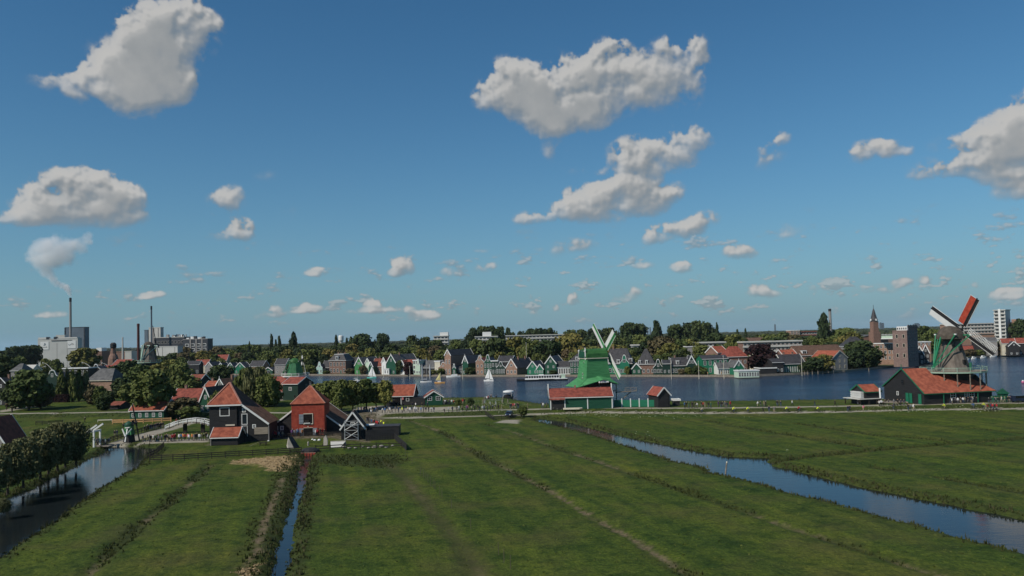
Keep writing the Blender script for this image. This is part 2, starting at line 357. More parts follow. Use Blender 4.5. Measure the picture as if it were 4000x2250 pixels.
drains = [ # shallow field drains: line, depth, width, bare earth, dark growth
 (poly_px([(1600,1640),(1678,1666),(1754,1701),(1830,1747),(1906,1792),(2032,1853),(2133,1903),(2224,1959),(2360,2040),(2461,2090),(2600,2183),(2682,2235),(2800,2310)]), .3, 1.1, 1.0, 1.0),
 (poly_px([(1900,1655),(1996,1681),(2158,1742),(2309,1792),(2461,1843),(2600,1888),(2736,1936),(2926,1998),(3062,2050),(3225,2099),(3361,2142),(3524,2197),(3660,2240),(3900,2320)]), .28, .9, .75, .75),
 (poly_px([(828,1812),(782,1852),(714,1912),(657,1966),(574,2026),(494,2098),(404,2183),(340,2250),(250,2350)]), .28, .9, .9, .85),
 (poly_px([(1500,1800),(1583,1863),(1653,1954),(1729,2045),(1805,2130),(1870,2226),(1900,2300)]), .12, 1.0, .35, .4),
 (poly_px([(2768,1642),(2980,1680),(3225,1718),(3400,1745)]), .3, 1.0, .1, .9),
 (poly_px([(3116,1653),(3415,1697),(3633,1713),(3900,1740)]), .3, 1.0, .1, .9),
 (poly_px([(3415,1822),(3605,1849),(3796,1882),(4000,1920),(4200,1960)]), .3, 1.2, .15, .9),
 (poly_px([(3500,1640),(3700,1660),(4000,1690)]), .25, 1.0, .1, .8),
 (poly_px([(0,1655),(140,1640),(250,1620),(330,1607)]), .3, 1.0, .1, .9),
]
trail = poly_px([(1105,1870),(1097,1882),(1085,1920),(1070,1947),(1048,2004),(1035,2040),(1025,2080),(1006,2125),(1010,2155),(980,2180),(955,2231),(930,2290)])
straw = [(940,1796),(985,1790),(1010,1792),(1035,1783),(1085,1782),(1140,1780),(1150,1790),(1142,1808),(1128,1826),(1090,1841),(1068,1840),(1040,1826),(985,1815),(890,1812)]
straw_poly = poly_px(straw)
straw2_poly = poly_px([(925,2260),(960,2215),(1003,2205),(1000,2235),(985,2300),(930,2310)])
yard_poly = poly_px([(815,1738),(960,1728),(1050,1717),(1140,1717),(1250,1712),(1330,1715),(1440,1728),(1440,1700),(1500,1640),(1420,1610),(1330,1625),(1280,1700),(900,1700)])
def height(P):
    x, y = P[:, 0], P[:, 1]
    h = (vn(x*.06, y*.06)-.5)*.18+(vn2(x*.35, y*.35)-.5)*.07
    ru, _ = dist_poly(P, road_up)
    # side of the road: beyond (y greater) or before
    yr = np.interp(x, road_up[::-1, 0], road_up[::-1, 1])
    s = np.where(y > yr, ru, -ru)
    dyke = smooth(-9.5, -2.2, s)
    h = h*(1-dyke)+dyke*.93+dyke*(vn(x*.2, y*.2)-.5)*.1
    rl, _ = dist_poly(P, road_low); k = np.clip(1-rl/3., 0, 1); h = h*(1-k)+.22*k
    k = np.clip((2.2-ru)/.6, 0, 1); h = h*(1-k)+.97*k
    land = inside(P, np.vstack([shore, [(-3000, 500), (-3000, -50), (3000, -50), (3000, 240)]]))
    ds, _ = dist_poly(P, shore); ds = np.where(land, ds, -ds)
    h = np.where(ds < 3.5, np.minimum(h, -1.6+np.clip((ds+1.5)/4.2, 0, 1)**.7*2.5), h)
    dc = sdf(P, canal_poly); dd = sdf(P, ditch_poly); dp = sdf(P, pond_poly)
    wob = (vn2(x*.9, y*.9)-.5)*.9
    for d, w in ((dc, 1.5), (dd, 1.3), (dp, 1.6)):
        dw = d+wob*np.clip(1-np.abs(d)/3, 0, 1)
        h = np.minimum(h, np.where(dw < w, WZ-.55+np.clip((dw+.9)/(w*.75+.9), 0, 1)**.8*(.60-WZ), h))
    sl, _ = dist_poly(P, side_line); h = np.where(sl < 1.5, np.minimum(h, WZ-.35+np.clip((sl-.2)/1.3, 0, 1)*(.4-WZ)), h)
    for ln, dep, w, _a, _b in drains:
        d, _ = dist_poly(P, ln); h -= dep*np.exp(-(d/w)**2)
    return h, dict(ru=ru, rl=rl, dc=dc, dd=dd, dp=dp, sl=sl, ds=ds, s=s)
# fan shaped grid, denser near the camera's spot
NU, NV = 520, 430
uu = np.linspace(-1.05, 1.05, NU); vv = 52*np.exp(np.linspace(0, 1, NV)*math.log(395/52.))
gx = (uu[None, :]*(vv[:, None]+20)); gy = np.repeat(vv[:, None], NU, 1)
P = np.stack([gx.ravel(), gy.ravel()], 1)
H, Dm = height(P)
idx = np.arange(NU*NV).reshape(NV, NU)
quads = np.stack([idx[:-1, :-1], idx[:-1, 1:], idx[1:, 1:], idx[1:, :-1]], -1).reshape(-1, 4)
keep = (Dm['ds'][quads] > -9).any(1); quads = quads[keep]
def np_mesh(name, co, faces, mats):
    me = bpy.data.meshes.new(name); n = faces.shape[1]
    me.vertices.add(len(co)); me.vertices.foreach_set('co', co.astype(np.float32).ravel())
    me.loops.add(faces.size); me.loops.foreach_set('vertex_index', faces.astype(np.int32).ravel())
    me.polygons.add(len(faces)); me.polygons.foreach_set('loop_start', np.arange(0, faces.size, n, dtype=np.int32))
    try: me.polygons.foreach_set('loop_total', np.full(len(faces), n, np.int32))
    except Exception: pass
    for m in mats: me.materials.append(m)
    me.update(calc_edges=True); me.validate(); return me
# masks of what lies on the ground (earth, path, dead reed, rank growth)
x, y = P[:, 0], P[:, 1]
nz = vn(x*.5, y*.5); nf = vn2(x*1.6, y*1.6)
earth = np.zeros(len(P)); rank = np.zeros(len(P))
for ln, dep, w, ea, da in drains:
    d, par = dist_poly(P, ln); patch = vn(par*.16+ln[0, 0], par*0+ln[0, 1]*.3)
    d2 = d+(nf-.5)*1.0
    patch2 = vn2(par*.45+ln[0, 0], par*0+5.5); earth = np.maximum(earth, ea*np.clip(1.25-(d2+(patch2-.5)*.5)/.50, 0, 1)*np.clip(patch*2.6-.75, 0, 1)*np.clip(patch2*3-.6, 0, 1))
    rank = np.maximum(rank, da*np.clip(1.3-d2/(.7+1.1*patch2), 0, 1)*np.clip(1.9-patch*2.4+nz*.5-patch2*.5, 0, 1))
d, par = dist_poly(P, trail); earth = np.maximum(earth, np.clip(1.2-(d+(nf-.5)*.7)/.50, 0, 1)*np.clip(nz*2.2, .35, 1))
d, _ = dist_poly(P, drains[3][0]); tan = np.clip(1.1-(d+(nf-.5)*1.2)/1.6, 0, 1)*.55
dcx = np.interp(y, *zip(*sorted([((a[1]+b_[1])/2, (a[0]+b_[0])/2) for a, b_ in zip(poly_px([(1192,1776),(1158,1852),(1124,2004),(1078,2155),(1040,2400)], WZ), poly_px([(1226,1776),(1207,1852),(1170,2004),(1147,2155),(1112,2400)], WZ))])))
for key, w in (('dc', 1.5), ('dd', np.where(x < dcx, 3.0, 1.5)), ('dp', 1.4)):
    dw = Dm[key]+(nf-.5)*1.6
    rank = np.maximum(rank, np.clip(1.25-np.abs(dw-w*.35)/w, 0, 1)*.85)
rank = np.maximum(rank, np.clip(1.4-Dm['sl']/1.6, 0, 1))
reed = np.clip(.5-(sdf(P, straw_poly)+(nf-.5)*3.2)/1.0, 0, 1)
reed = np.maximum(reed, np.clip(.4-(sdf(P, straw2_poly)+(nf-.5)*2.4)/1.0, 0, 1))
path = np.clip((1.75-Dm['ru']+(nf-.5)*.5)/.35, 0, 1)
path = np.maximum(path, np.clip((1.35-Dm['rl']+(nf-.5)*.5)/.35, 0, 1)*np.clip((x+42)/8, 0, 1))
yard = np.clip(.6-(sdf(P, yard_poly)+(nf-.5)*2.5)/1.2, 0, 1)
sq = [poly_px(q, z) for q, z in (([(1360,1614),(1400,1592),(1480,1585),(1600,1590),(1690,1592),(1770,1588),(1800,1600),(1500,1618),(1400,1640)], .9), ([(1180,1535),(1060,1552),(1000,1560),(1050,1568),(1190,1560)], .9), ([(420,1735),(470,1716),(560,1690),(640,1672),(720,1650),(760,1640),(770,1650),(700,1672),(600,1700),(520,1725),(480,1740)], .0), ([(560,1720),(700,1716),(815,1714),(815,1727),(620,1732),(540,1735)], 0.0), ([(1935,1650),(1975,1640),(2030,1640),(2020,1655)], 0), ([(0,1607),(30,1600),(165,1580),(165,1586),(30,1610),(0,1615)], .7))]
paved = np.zeros(len(P))
for q in sq: paved = np.maximum(paved, np.clip(.5-(sdf(P, q)+(nf-.5)*1.0)/.6, 0, 1))
path = np.maximum(path, paved); 
rank = np.maximum(rank, .75*np.clip(smooth(-9, -6.5, Dm['s'])-smooth(-3.6, -2.2, Dm['s']), 0, 1)*np.clip(nz*1.6, .2, 1)*(np.abs(x+10) < 400))
rank = np.maximum(rank, np.clip(1.3-np.abs(Dm['ds']-2.2)/2.5, 0, 1)*.7)
# rank green in front of the barns
rk = poly_px([(1230,1780),(1330,1775),(1560,1775),(1590,1800),(1500,1830),(1300,1815),(1225,1800)]); rank = np.maximum(rank, .85*np.clip(.5-(sdf(P, rk)+(nf-.5)*4)/2., 0, 1))
def ground_mat():
    m = bpy.data.materials.new('meadow'); m.use_nodes = True; t = m.node_tree; N = t.nodes; L = t.links; p = N['Principled BSDF']
    p.inputs['Roughness'].default_value = .9; p.inputs['Specular IOR Level'].default_value = .12
    g = N.new('ShaderNodeNewGeometry')
    def noise(s, d=4, st=None, r=.5):
        n = N.new('ShaderNodeTexNoise'); n.inputs['Scale'].default_value = s; n.inputs['Detail'].default_value = d; n.inputs['Roughness'].default_value = r
        src = g.outputs['Position']
        if st:
            mr = N.new('ShaderNodeMapping'); mr.inputs['Rotation'].default_value = (0,0,st[3]); L.new(src, mr.inputs[0])
            mp = N.new('ShaderNodeMapping'); mp.inputs['Scale'].default_value = st[:3]; L.new(mr.outputs[0], mp.inputs[0]); src = mp.outputs[0]
        L.new(src, n.inputs['Vector']); return n.outputs[0]
    def ramp(src, els):
        r = N.new('ShaderNodeValToRGB'); L.new(src, r.inputs[0]); e = r.color_ramp.elements
        e[0].position, e[0].color = els[0][0], (*els[0][1], 1); e[1].position, e[1].color = els[-1][0], (*els[-1][1], 1)
        for q, c in els[1:-1]: k = e.new(q); k.color = (*c, 1)
        return r.outputs[0]
    def mixc(f, a, b, bt='MIX'):
        n = N.new('ShaderNodeMix'); n.data_type = 'RGBA'; n.blend_type = bt
        for k, v in ((0, f), (6, a), (7, b)):
            if hasattr(v, 'is_linked') or hasattr(v, 'links'): L.new(v, n.inputs[k])
            elif isinstance(v, (int, float)): n.inputs[k].default_value = v
            else: n.inputs[k].default_value = (*v, 1)
        return n.outputs[2]
    def attr(a):
        n = N.new('ShaderNodeAttribute'); n.attribute_name = a; return n.outputs['Fac']
    base = ramp(noise(.045, 3), [(.3, (.047,.071,.012)), (.5, (.062,.083,.014)), (.7, (.082,.089,.019))])
    fine = ramp(noise(1.1, 5, None, .7), [(.30, (.30,.42,.34)), (.48, (.9,.95,.8)), (.56, (1.05,1.06,1.0)), (.72, (1.65,1.5,1.25))])
    c = mixc(.75, base, fine, 'MULTIPLY')
    tuft = ramp(noise(.30, 4, None, .65), [(.36, (.42,.58,.55)), (.50, (1,1,1)), (.66, (1.12,1.12,1.0))]); c = mixc(.8, c, tuft, 'MULTIPLY')
    stripe = ramp(noise(.5, 3, (1.0, .05, 1, R(-15))), [(.35, (.74,.84,.86)), (.65, (1.22,1.17,1.05))]); c = mixc(.9, c, stripe, 'MULTIPLY')
    band = ramp(noise(.16, 2, (1.0, .03, 1, R(-15))), [(.40, (.84,.92,.92)), (.60, (1.14,1.10,1.02))]); c = mixc(.9, c, band, 'MULTIPLY')
    grain = ramp(noise(3.6, 3, (1, .7, 1, R(-15)), .75), [(.30, (.45,.55,.5)), (.5, (1,1,1)), (.70, (1.75,1.65,1.5))]); c = mixc(.8, c, grain, 'MULTIPLY')
    brown = ramp(noise(.09, 4, None, .6), [(.50, (0,0,0)), (.66, (1,1,1))]); bw = N.new('ShaderNodeRGBToBW'); L.new(brown, bw.inputs[0])
    bm = N.new('ShaderNodeMath'); bm.operation = 'MULTIPLY'; L.new(bw.outputs[0], bm.inputs[0]); bm.inputs[1].default_value = .32
    c = mixc(bm.outputs[0], c, (.088,.074,.030))
    tn = N.new('ShaderNodeMath'); tn.operation = 'MULTIPLY'; L.new(attr('tan'), tn.inputs[0]); tn.inputs[1].default_value = .8
    c = mixc(tn.outputs[0], c, (.105,.085,.035))
    rk = ramp(noise(1.2, 5, None, .75), [(.3, (.016,.024,.008)), (.5, (.036,.048,.014)), (.72, (.075,.080,.026))]); c = mixc(attr('rank'), c, rk)
    ea = ramp(noise(2.2, 4, None, .7), [(.3, (.085,.062,.036)), (.7, (.24,.185,.115))]); c = mixc(attr('earth'), c, ea)
    re = ramp(noise(1.4, 5, (1, 2.2, 1, .3), .7), [(.28, (.20,.13,.06)), (.55, (.40,.29,.15)), (.75, (.52,.40,.22))]); c = mixc(attr('reed'), c, re)
    pa = ramp(noise(.8, 4, None, .6), [(.3, (.27,.24,.19)), (.7, (.37,.34,.27))]); c = mixc(attr('path'), c, pa)
    ya = ramp(noise(.7, 5, None, .7), [(.30, (.05,.075,.02)), (.45, (.09,.075,.045)), (.7, (.25,.21,.155))]); c = mixc(attr('yard'), c, ya)
    L.new(c, p.inputs['Base Color'])
    b = N.new('ShaderNodeBump'); b.inputs['Strength'].default_value = .9; b.inputs['Distance'].default_value = .22; L.new(noise(1.7, 6, None, .75), b.inputs['Height'])
    b2 = N.new('ShaderNodeBump'); b2.inputs['Strength'].default_value = .6; b2.inputs['Distance'].default_value = .5; L.new(noise(.4, 3), b2.inputs['Height']); L.new(b.outputs[0], b2.inputs['Normal'])
    L.new(b2.outputs[0], p.inputs['Normal'])
    return m
MEADOW = ground_mat()
me = np_mesh('meadow_ground', np.column_stack([P, H]), quads, [MEADOW])
for nme, arr in (('earth', earth), ('rank', rank), ('reed', reed), ('path', path), ('yard', yard), ('tan', tan)):
    a = me.attributes.new(nme, 'FLOAT', 'POINT'); a.data.foreach_set('value', np.clip(arr, 0, 1).astype(np.float32))
me.polygons.foreach_set('use_smooth', [True]*len(me.polygons))
g0 = put('meadow_ground', me, kind='structure')
def ground_z(x, y): return float(height(np.array([[x, y]]))[0][0])
# surrounds: meadow outside the detailed grid, the far shore's land to the horizon
far_mat = mat('far_land', (.055,.075,.025), .9, .35, .02, col2=(.085,.09,.035))
def flat(name, pts, z, m, kind='structure'):
    mb = MB(); mb.add([(p[0], p[1], z) for p in pts], [tuple(range(len(pts)))]); return mb.build(name, m, kind=kind)
mb = MB(); zo = -.02
e0 = (vv[0]+20)*1.05; e1 = (vv[-1]+20)*1.05
mb.add([(-2500,-600,zo),(2500,-600,zo),(2500,52,zo),(-2500,52,zo)], [(0,1,2,3)])
mb.add([(e0,52,zo),(2500,52,zo),(2500,150,zo),(e1*.6,200,zo),((200+20)*1.05,200,zo)], [(0,1,2,3,4)])
mb.add([(-e0,52,zo),(-e1,vv[-1],zo),(-2500,vv[-1],zo),(-2500,52,zo)], [(0,1,2,3)])
sp = [(p[0], p[1]-3) for p in shore if p[0] < -20]
yl = vv[-1]; sp = [q for q in sp if q[1] > yl]; xa = sp[0][0]
mb.add([(xa, yl-.5, .86)]+[(q[0], q[1], .86) for q in sp]+[(-2500, sp[-1][1], .86), (-2500, yl-.5, .86)], [tuple(range(len(sp)+3))])
mb.build('outer_meadow', far_mat, kind='structure')
mb = MB(); n = len(bank); top = [(p[0], p[1]) for p in bank]
vs = [(p[0], p[1], -1.5) for p in top]+[(p[0], p[1]+.15, .28) for p in top]+[(p[0]*1.02, p[1]+7, .32) for p in top]+[(p[0]*20, 20000 if 0 < i < n-1 else 20000, .35) for i, p in enumerate(top)]
fs = []
for k in range(3): fs += [(k*n+i, k*n+i+1, (k+1)*n+i+1, (k+1)*n+i) for i in range(n-1)]
mb.add(vs, fs); mb.cur = 0
far_ground = mb.build('far_bank_ground', [far_mat], kind='structure')
def water_mat(name, col, amp, scale, rough, dist=.1):
    m = bpy.data.materials.new(name); m.use_nodes = True; t = m.node_tree; N = t.nodes; L = t.links; p = N['Principled BSDF']
    p.inputs['Base Color'].default_value = (*col, 1); p.inputs['Roughness'].default_value = rough; p.inputs['IOR'].default_value = 1.333; p.inputs['Specular IOR Level'].default_value = .5
    g = N.new('ShaderNodeNewGeometry'); mp = N.new('ShaderNodeMapping'); mp.inputs['Rotation'].default_value = (0,0,R(-20)); mp.inputs['Scale'].default_value = (.55, 1.2, 1); L.new(g.outputs['Position'], mp.inputs[0])
    n1 = N.new('ShaderNodeTexNoise'); n1.inputs['Scale'].default_value = scale; n1.inputs['Detail'].default_value = 5; n1.inputs['Roughness'].default_value = .62; L.new(mp.outputs[0], n1.inputs['Vector'])
    n2 = N.new('ShaderNodeTexNoise'); n2.inputs['Scale'].default_value = .035; n2.inputs['Detail'].default_value = 3; L.new(mp.outputs[0], n2.inputs['Vector'])
    mr = N.new('ShaderNodeMapRange'); L.new(n2.outputs[0], mr.inputs[0]); mr.inputs[1].default_value = .35; mr.inputs[2].default_value = .65; mr.inputs[3].default_value = amp*.45; mr.inputs[4].default_value = amp*1.3
    b = N.new('ShaderNodeBump'); b.inputs['Distance'].default_value = dist; L.new(mr.outputs[0], b.inputs['Strength']); L.new(n1.outputs[0], b.inputs['Height']); L.new(b.outputs[0], p.inputs['Normal'])
    return m
RIVER = water_mat('river_surface', (.010,.032,.066), 1.0, .7, .16, 1.0)
CANAL = water_mat('canal_surface', (.012,.016,.018), .55, 1.0, .05, .05)
mb = MB(); m0 = len(shore)
wid = [(p[0], p[1]-6) for p in shore]; far = [(p[0], p[1]+1.0) for p in bank]
poly = wid+far      # shore runs right to left, bank left to right
mb.add([(p[0], p[1], RZ) for p in poly], [tuple(range(len(poly)))]); river = mb.build('river', RIVER, kind='structure')
bb = []
def grow(poly, d):
    c = poly.mean(0); o = []
    n = len(poly)
    area = sum(poly[i][0]*poly[(i+1) % n][1]-poly[(i+1) % n][0]*poly[i][1] for i in range(n)); sg = 1 if area > 0 else -1
    for i in range(n):
        e1 = poly[i]-poly[i-1]; e2 = poly[(i+1) % n]-poly[i]; e1 = e1/max(np.hypot(*e1), 1e-6); e2 = e2/max(np.hypot(*e2), 1e-6)
        nn_ = np.array([e1[1]+e2[1], -(e1[0]+e2[0])])*sg; l = np.hypot(*nn_); o.append(poly[i]+(nn_/l*d if l > .2 else 0))
    return o
for nm, q in (('canal', canal_poly), ('drainage_ditch', ditch_poly), ('pond', pond_poly)):
    mb = MB(); mb.add([(p[0], p[1], WZ) for p in grow(q, 1.0)], [tuple(range(len(q)))]); mb.build(nm+'_water', CANAL, kind='structure')
# ---------------------------------------------------------------- grass tufts, reeds, flowers (nobody could count them)
def blades(pts, hgt, wid_, per, lean=.35, seed=1):
    """per crossed blades at every point: n*per triangles"""
    r = np.random.default_rng(seed); n = len(pts)
    p = np.repeat(pts, per, 0); h = np.repeat(hgt, per)*r.uniform(.6, 1.15, n*per); w = np.repeat(wid_, per)
    a = r.uniform(0, 2*math.pi, n*per); off = np.repeat(wid_, per)*r.uniform(0, 1.2, n*per); oa = r.uniform(0, 2*math.pi, n*per)
    bx = p[:, 0]+off*np.cos(oa); by = p[:, 1]+off*np.sin(oa)
    dx = np.cos(a)*w*.5; dy = np.sin(a)*w*.5; la = r.uniform(0, 2*math.pi, n*per); ll = h*lean*r.random(n*per)
    co = np.empty((n*per, 3, 3)); co[:, 0] = np.stack([bx-dx, by-dy, p[:, 2]-.05], 1); co[:, 1] = np.stack([bx+dx, by+dy, p[:, 2]-.05], 1)
    co[:, 2] = np.stack([bx+ll*np.cos(la), by+ll*np.sin(la), p[:, 2]+h], 1)
    return co.reshape(-1, 3), np.arange(n*per*3).reshape(-1, 3)
def stuff_blades(name, pts, hgt, wid_, per, m, seed, lean=.35):
    co, fc = blades(pts, hgt, wid_, per, lean, seed); return put(name, np_mesh(name, co, fc, [m]), kind='stuff')
vcell = P.copy(); cellA = np.abs(np.gradient(gx, axis=1)*np.gradient(gy, axis=0)).ravel()
infr = (np.abs(x) < .72*y+3) & (y < 330)
def pick(mask, dens, seed):
    r = np.random.default_rng(seed); pr = np.clip(mask, 0, 1)*dens*cellA*infr; k = r.random(len(P)) < pr
    j = np.flatnonzero(k); q = np.column_stack([P[j], H[j]]); q[:, :2] += r.normal(0, .25, (len(j), 2)); return q, r
above = (H > WZ-.02)
M_rank = mat('rank_grass', (.036,.050,.014), .85, .5, .6, col2=(.080,.092,.026), spec=.15)
M_reed = mat('bank_reeds', (.060,.065,.025), .85, .5, .6, col2=(.105,.10,.045), spec=.15)
M_turf = mat('meadow_tufts', (.075,.10,.020), .85, .4, .5, col2=(.13,.15,.040), spec=.15)
q, r = pick((rank > .40)*above*(Dm['ds'] > .5)*(earth < .5)*(.4+nz), 3.2, 11); stuff_blades('rank_grass', q, r.uniform(.10, .40, len(q))*(.55+.9*vn(q[:, 0]*.25, q[:, 1]*.25)), r.uniform(.10, .20, len(q)), 6, M_rank, 12, .6)
edge = np.maximum.reduce([np.clip(1-np.abs(Dm[k]-.55)/.8, 0, 1) for k in ('dc', 'dd', 'dp')]+[np.clip(1-np.abs(Dm['sl']-.6)/1.0, 0, 1), np.clip(1-np.abs(Dm['ds']-1.6)/1.8, 0, 1)*.8])
q, r = pick((edge > .3)*(H > WZ-.25)*np.clip(nz*2.4-.5, 0, 1), 2.8, 13); stuff_blades('bank_reeds', q, r.uniform(.2, .7, len(q))*(.5+.9*vn2(q[:, 0]*.3, q[:, 1]*.3)), r.uniform(.08, .16, len(q)), 6, M_reed, 14, .45)
q, r = pick((path < .1)*(reed < .1)*(yard < .2)*above*(nf > .45)*(y < 235), .42, 15); stuff_blades('meadow_grass', q, r.uniform(.06, .17, len(q)), r.uniform(.10, .20, len(q)), 5, M_turf, 16, 1.2)
M_straw = mat('cut_reed', (.22,.145,.07), .85, .35, .7, col2=(.46,.34,.19))
q, r = pick((reed > .35), 14.0, 17); q[:, 2] += r.uniform(0, .10, len(q)); stuff_blades('cut_reed', q, r.uniform(.04, .16, len(q)), r.uniform(.10, .30, len(q)), 4, M_straw, 18, 4.0)
M_white = mat('cow_parsley', (.42,.45,.30), .8, .3, 3.)
fl = np.zeros(len(P))
for qq, wgt in (([(2925,1755),(3090,1752),(3090,1763),(2925,1762)], 1), ([(1330,1590),(2030,1612),(2030,1618),(1500,1626)], .8), ([(2160,1608),(2440,1622),(2440,1632),(2180,1628)], .8), ([(3340,1600),(3900,1590),(3900,1612),(3340,1612)], .9), ([(2440,1625),(3000,1624),(3000,1634),(2440,1636)], .25), ([(2430,1672),(2560,1695),(2570,1730),(2470,1705)], .22), ([(1700,1560),(2060,1590),(2080,1600),(1760,1604)], .6)):
    fl = np.maximum(fl, wgt*np.clip(.5-(sdf(P, poly_px(qq, .3))+(nf-.5)*3)/1.5, 0, 1))
q, r = pick((fl)*(path < .2)*above*(vn(x*.3+9, y*.3) > .42), .9, 19); q[:, 2] += r.uniform(.35, .7, len(q))
stuff_blades('cow_parsley', q, r.uniform(.05, .15, len(q)), r.uniform(.07, .16, len(q)), 4, M_white, 20, 2.0)
print('ground', len(P), time.time()-T0)
# ---------------------------------------------------------------- materials
m_black = mat('tarred_boards', (.018,.018,.020), .62, .25, 2.0, col2=(.032,.031,.032), bump=.5, bscale=5, stretch=(.25,.25,4))
m_dark = mat('dark_boards', (.026,.025,.026), .6, .3, 1.5, stretch=(.3,.3,3))
m_green = mat('dark_green_boards', (.013,.072,.040), .55, .2, 1.5, stretch=(.3,.3,3))
m_green2 = mat('bright_green_boards', (.016,.155,.085), .55, .15, 1.2, stretch=(.3,.3,3))
m_green3 = mat('leaf_green_boards', (.055,.20,.065), .55, .15, 1.2, stretch=(.3,.3,3))
m_bgreen = mat('black_green_boards', (.012,.034,.024), .55, .2, 1.5, stretch=(.3,.3,3))
m_mill = mat('mill_green_shingles', (.050,.215,.078), .65, .14, 1.0, col2=(.078,.285,.110), bump=.35, bscale=3, stretch=(.4,.4,3))
m_milldk = mat('mill_cap_green', (.022,.11,.030), .6, .3, .8, col2=(.045,.15,.04))
m_white = mat('white_paint', (.72,.72,.69), .5, .06, 1.5)
m_cream = mat('cream_paint', (.60,.55,.43), .6, .1, .6)
m_pale = mat('pale_green_paint', (.50,.62,.48), .6, .1, .8)
m_teal = mat('pale_teal_boards', (.38,.55,.48), .6, .1, .8)
m_orange = mat('orange_tiles', (.26,.064,.036), .75, .28, .9, col2=(.39,.115,.064), bump=.4, bscale=4)
m_red = mat('red_tiles', (.21,.050,.036), .75, .3, 1.0, col2=(.32,.085,.056), bump=.4, bscale=4)
m_redbr = mat('russet_tiles', (.17,.050,.032), .8, .3, 1.1, col2=(.25,.075,.048))
m_redwall = mat('red_wall_tiles', (.33,.055,.034), .7, .2, 1.4, col2=(.43,.085,.05))
m_brntile = mat('brown_and_shaded_tiles', (.10,.058,.040), .8, .3, 1.0, col2=(.16,.092,.064), bump=.4, bscale=4)  # brown roofs, and the black barn's shaded roof sides painted as colour
m_slate = mat('slate_tiles', (.038,.037,.040), .6, .3, 1.0, col2=(.068,.065,.068))
m_grey = mat('grey_tiles', (.085,.085,.085), .7, .25, .8, col2=(.14,.138,.135))
m_brown = mat('brown_brick', (.20,.115,.085), .85, .2, 1.2, col2=(.28,.17,.13))
m_brick = mat('tan_brick', (.29,.175,.125), .85, .18, 1.2, col2=(.37,.235,.17))
m_tower = mat('mauve_brick', (.20,.135,.115), .85, .14, 1.0, col2=(.25,.175,.15))
m_greyw = mat('grey_render', (.26,.245,.23), .85, .1, .7)
m_conc = mat('pale_concrete', (.50,.49,.45), .85, .08, .2)
m_silo = mat('silo_cladding', (.50,.50,.47), .7, .06, .12)
m_steel = mat('blue_grey_cladding', (.11,.14,.17), .45, .15, .2)
m_dsteel = mat('dark_cladding', (.045,.05,.058), .5, .2, .3)
m_metal = mat('galvanised_steel', (.42,.44,.45), .4, .1, 2.0, metal=.4)
m_wood = mat('weathered_wood', (.20,.165,.125), .85, .25, 2.0, col2=(.30,.26,.21))
m_dwood = mat('dark_wood', (.026,.022,.018), .8, .3, 2.0)
m_thatch = mat('old_thatch', (.135,.112,.092), .95, .22, .8, col2=(.20,.172,.145), bump=.8, bscale=5, stretch=(1.4,1.4,.4))
m_thatchdk = mat('dark_thatch', (.075,.062,.050), .95, .3, .8, col2=(.12,.10,.08), bump=.8, bscale=5)
m_sail = mat('white_sailcloth', (.74,.74,.72), .7, .06, .5)
m_redsail = mat('red_sailcloth', (.42,.055,.030), .75, .18, 1.0, col2=(.52,.085,.045))
m_orangew = mat('orange_timber', (.52,.29,.13), .7, .12, 2.0)
m_asph = mat('asphalt_paving', (.10,.098,.092), .9, .15, .6)
m_stone = mat('pale_stone', (.36,.33,.29), .9, .2, 1.5)
m_glass = bpy.data.materials.new('window_glass'); m_glass.use_nodes = True
pp = m_glass.node_tree.nodes['Principled BSDF']; pp.inputs['Base Color'].default_value = (.012,.014,.016,1); pp.inputs['Roughness'].default_value = .08
# ---------------------------------------------------------------- house parts
CACHE = {}
def win_mesh(w, h, nx, nz, m, fw=.11):
    k = ('w', round(w, 2), round(h, 2), nx, nz, m.name, fw)
    if k not in CACHE:
        f = MB()
        f.box(-w/2,-.07,0,-w/2+fw,0,h); f.box(w/2-fw,-.07,0,w/2,0,h); f.box(-w/2+fw,-.07,0,w/2-fw,0,fw); f.box(-w/2+fw,-.07,h-fw,w/2-fw,0,h)
        for i in range(1, nx): x = -w/2+w*i/nx; f.box(x-.03,-.06,fw,x+.03,0,h-fw)
        for i in range(1, nz): z = h*i/nz; f.box(-w/2+fw,-.055,z-.03,w/2-fw,0,z+.03)
        p = MB(); p.add([(-w/2+.02,-.03,.02),(w/2-.02,-.03,.02),(w/2-.02,-.03,h-.02),(-w/2+.02,-.03,h-.02)], [(0,1,2,3)])
        CACHE[k] = (f.mesh('window_frame', m), p.mesh('window_pane', m_glass))
    return CACHE[k]
def window(par, x, y, z, w=.9, h=1.4, nx=2, nz=2, m=None, rz=0.0, name='window', fw=.11):
    a, b = win_mesh(w, h, nx, nz, m or m_white, fw)
    o = put(name, a, par, loc=(x, y, z), rz=rz); put('pane', b, o); return o
def door(par, x, y, z, w=1.0, h=2.1, m=None, trim=None, rz=0.0):
    k = ('d', round(w, 2), round(h, 2), (m or m_green).name, (trim or m_white).name)
    if k not in CACHE:
        f = MB(); f.box(-w/2,-.05,0,w/2,0,h); g = MB(); g.box(-w/2-.1,-.07,0,-w/2,0,h+.1); g.box(w/2,-.07,0,w/2+.1,0,h+.1); g.box(-w/2,-.07,h,w/2,0,h+.1)
        CACHE[k] = (f.mesh('door', m or m_green), g.mesh('door_frame', trim or m_white))
    a, b = CACHE[k]; o = put('door', a, par, loc=(x, y, z), rz=rz); put('door_frame', b, o); return o
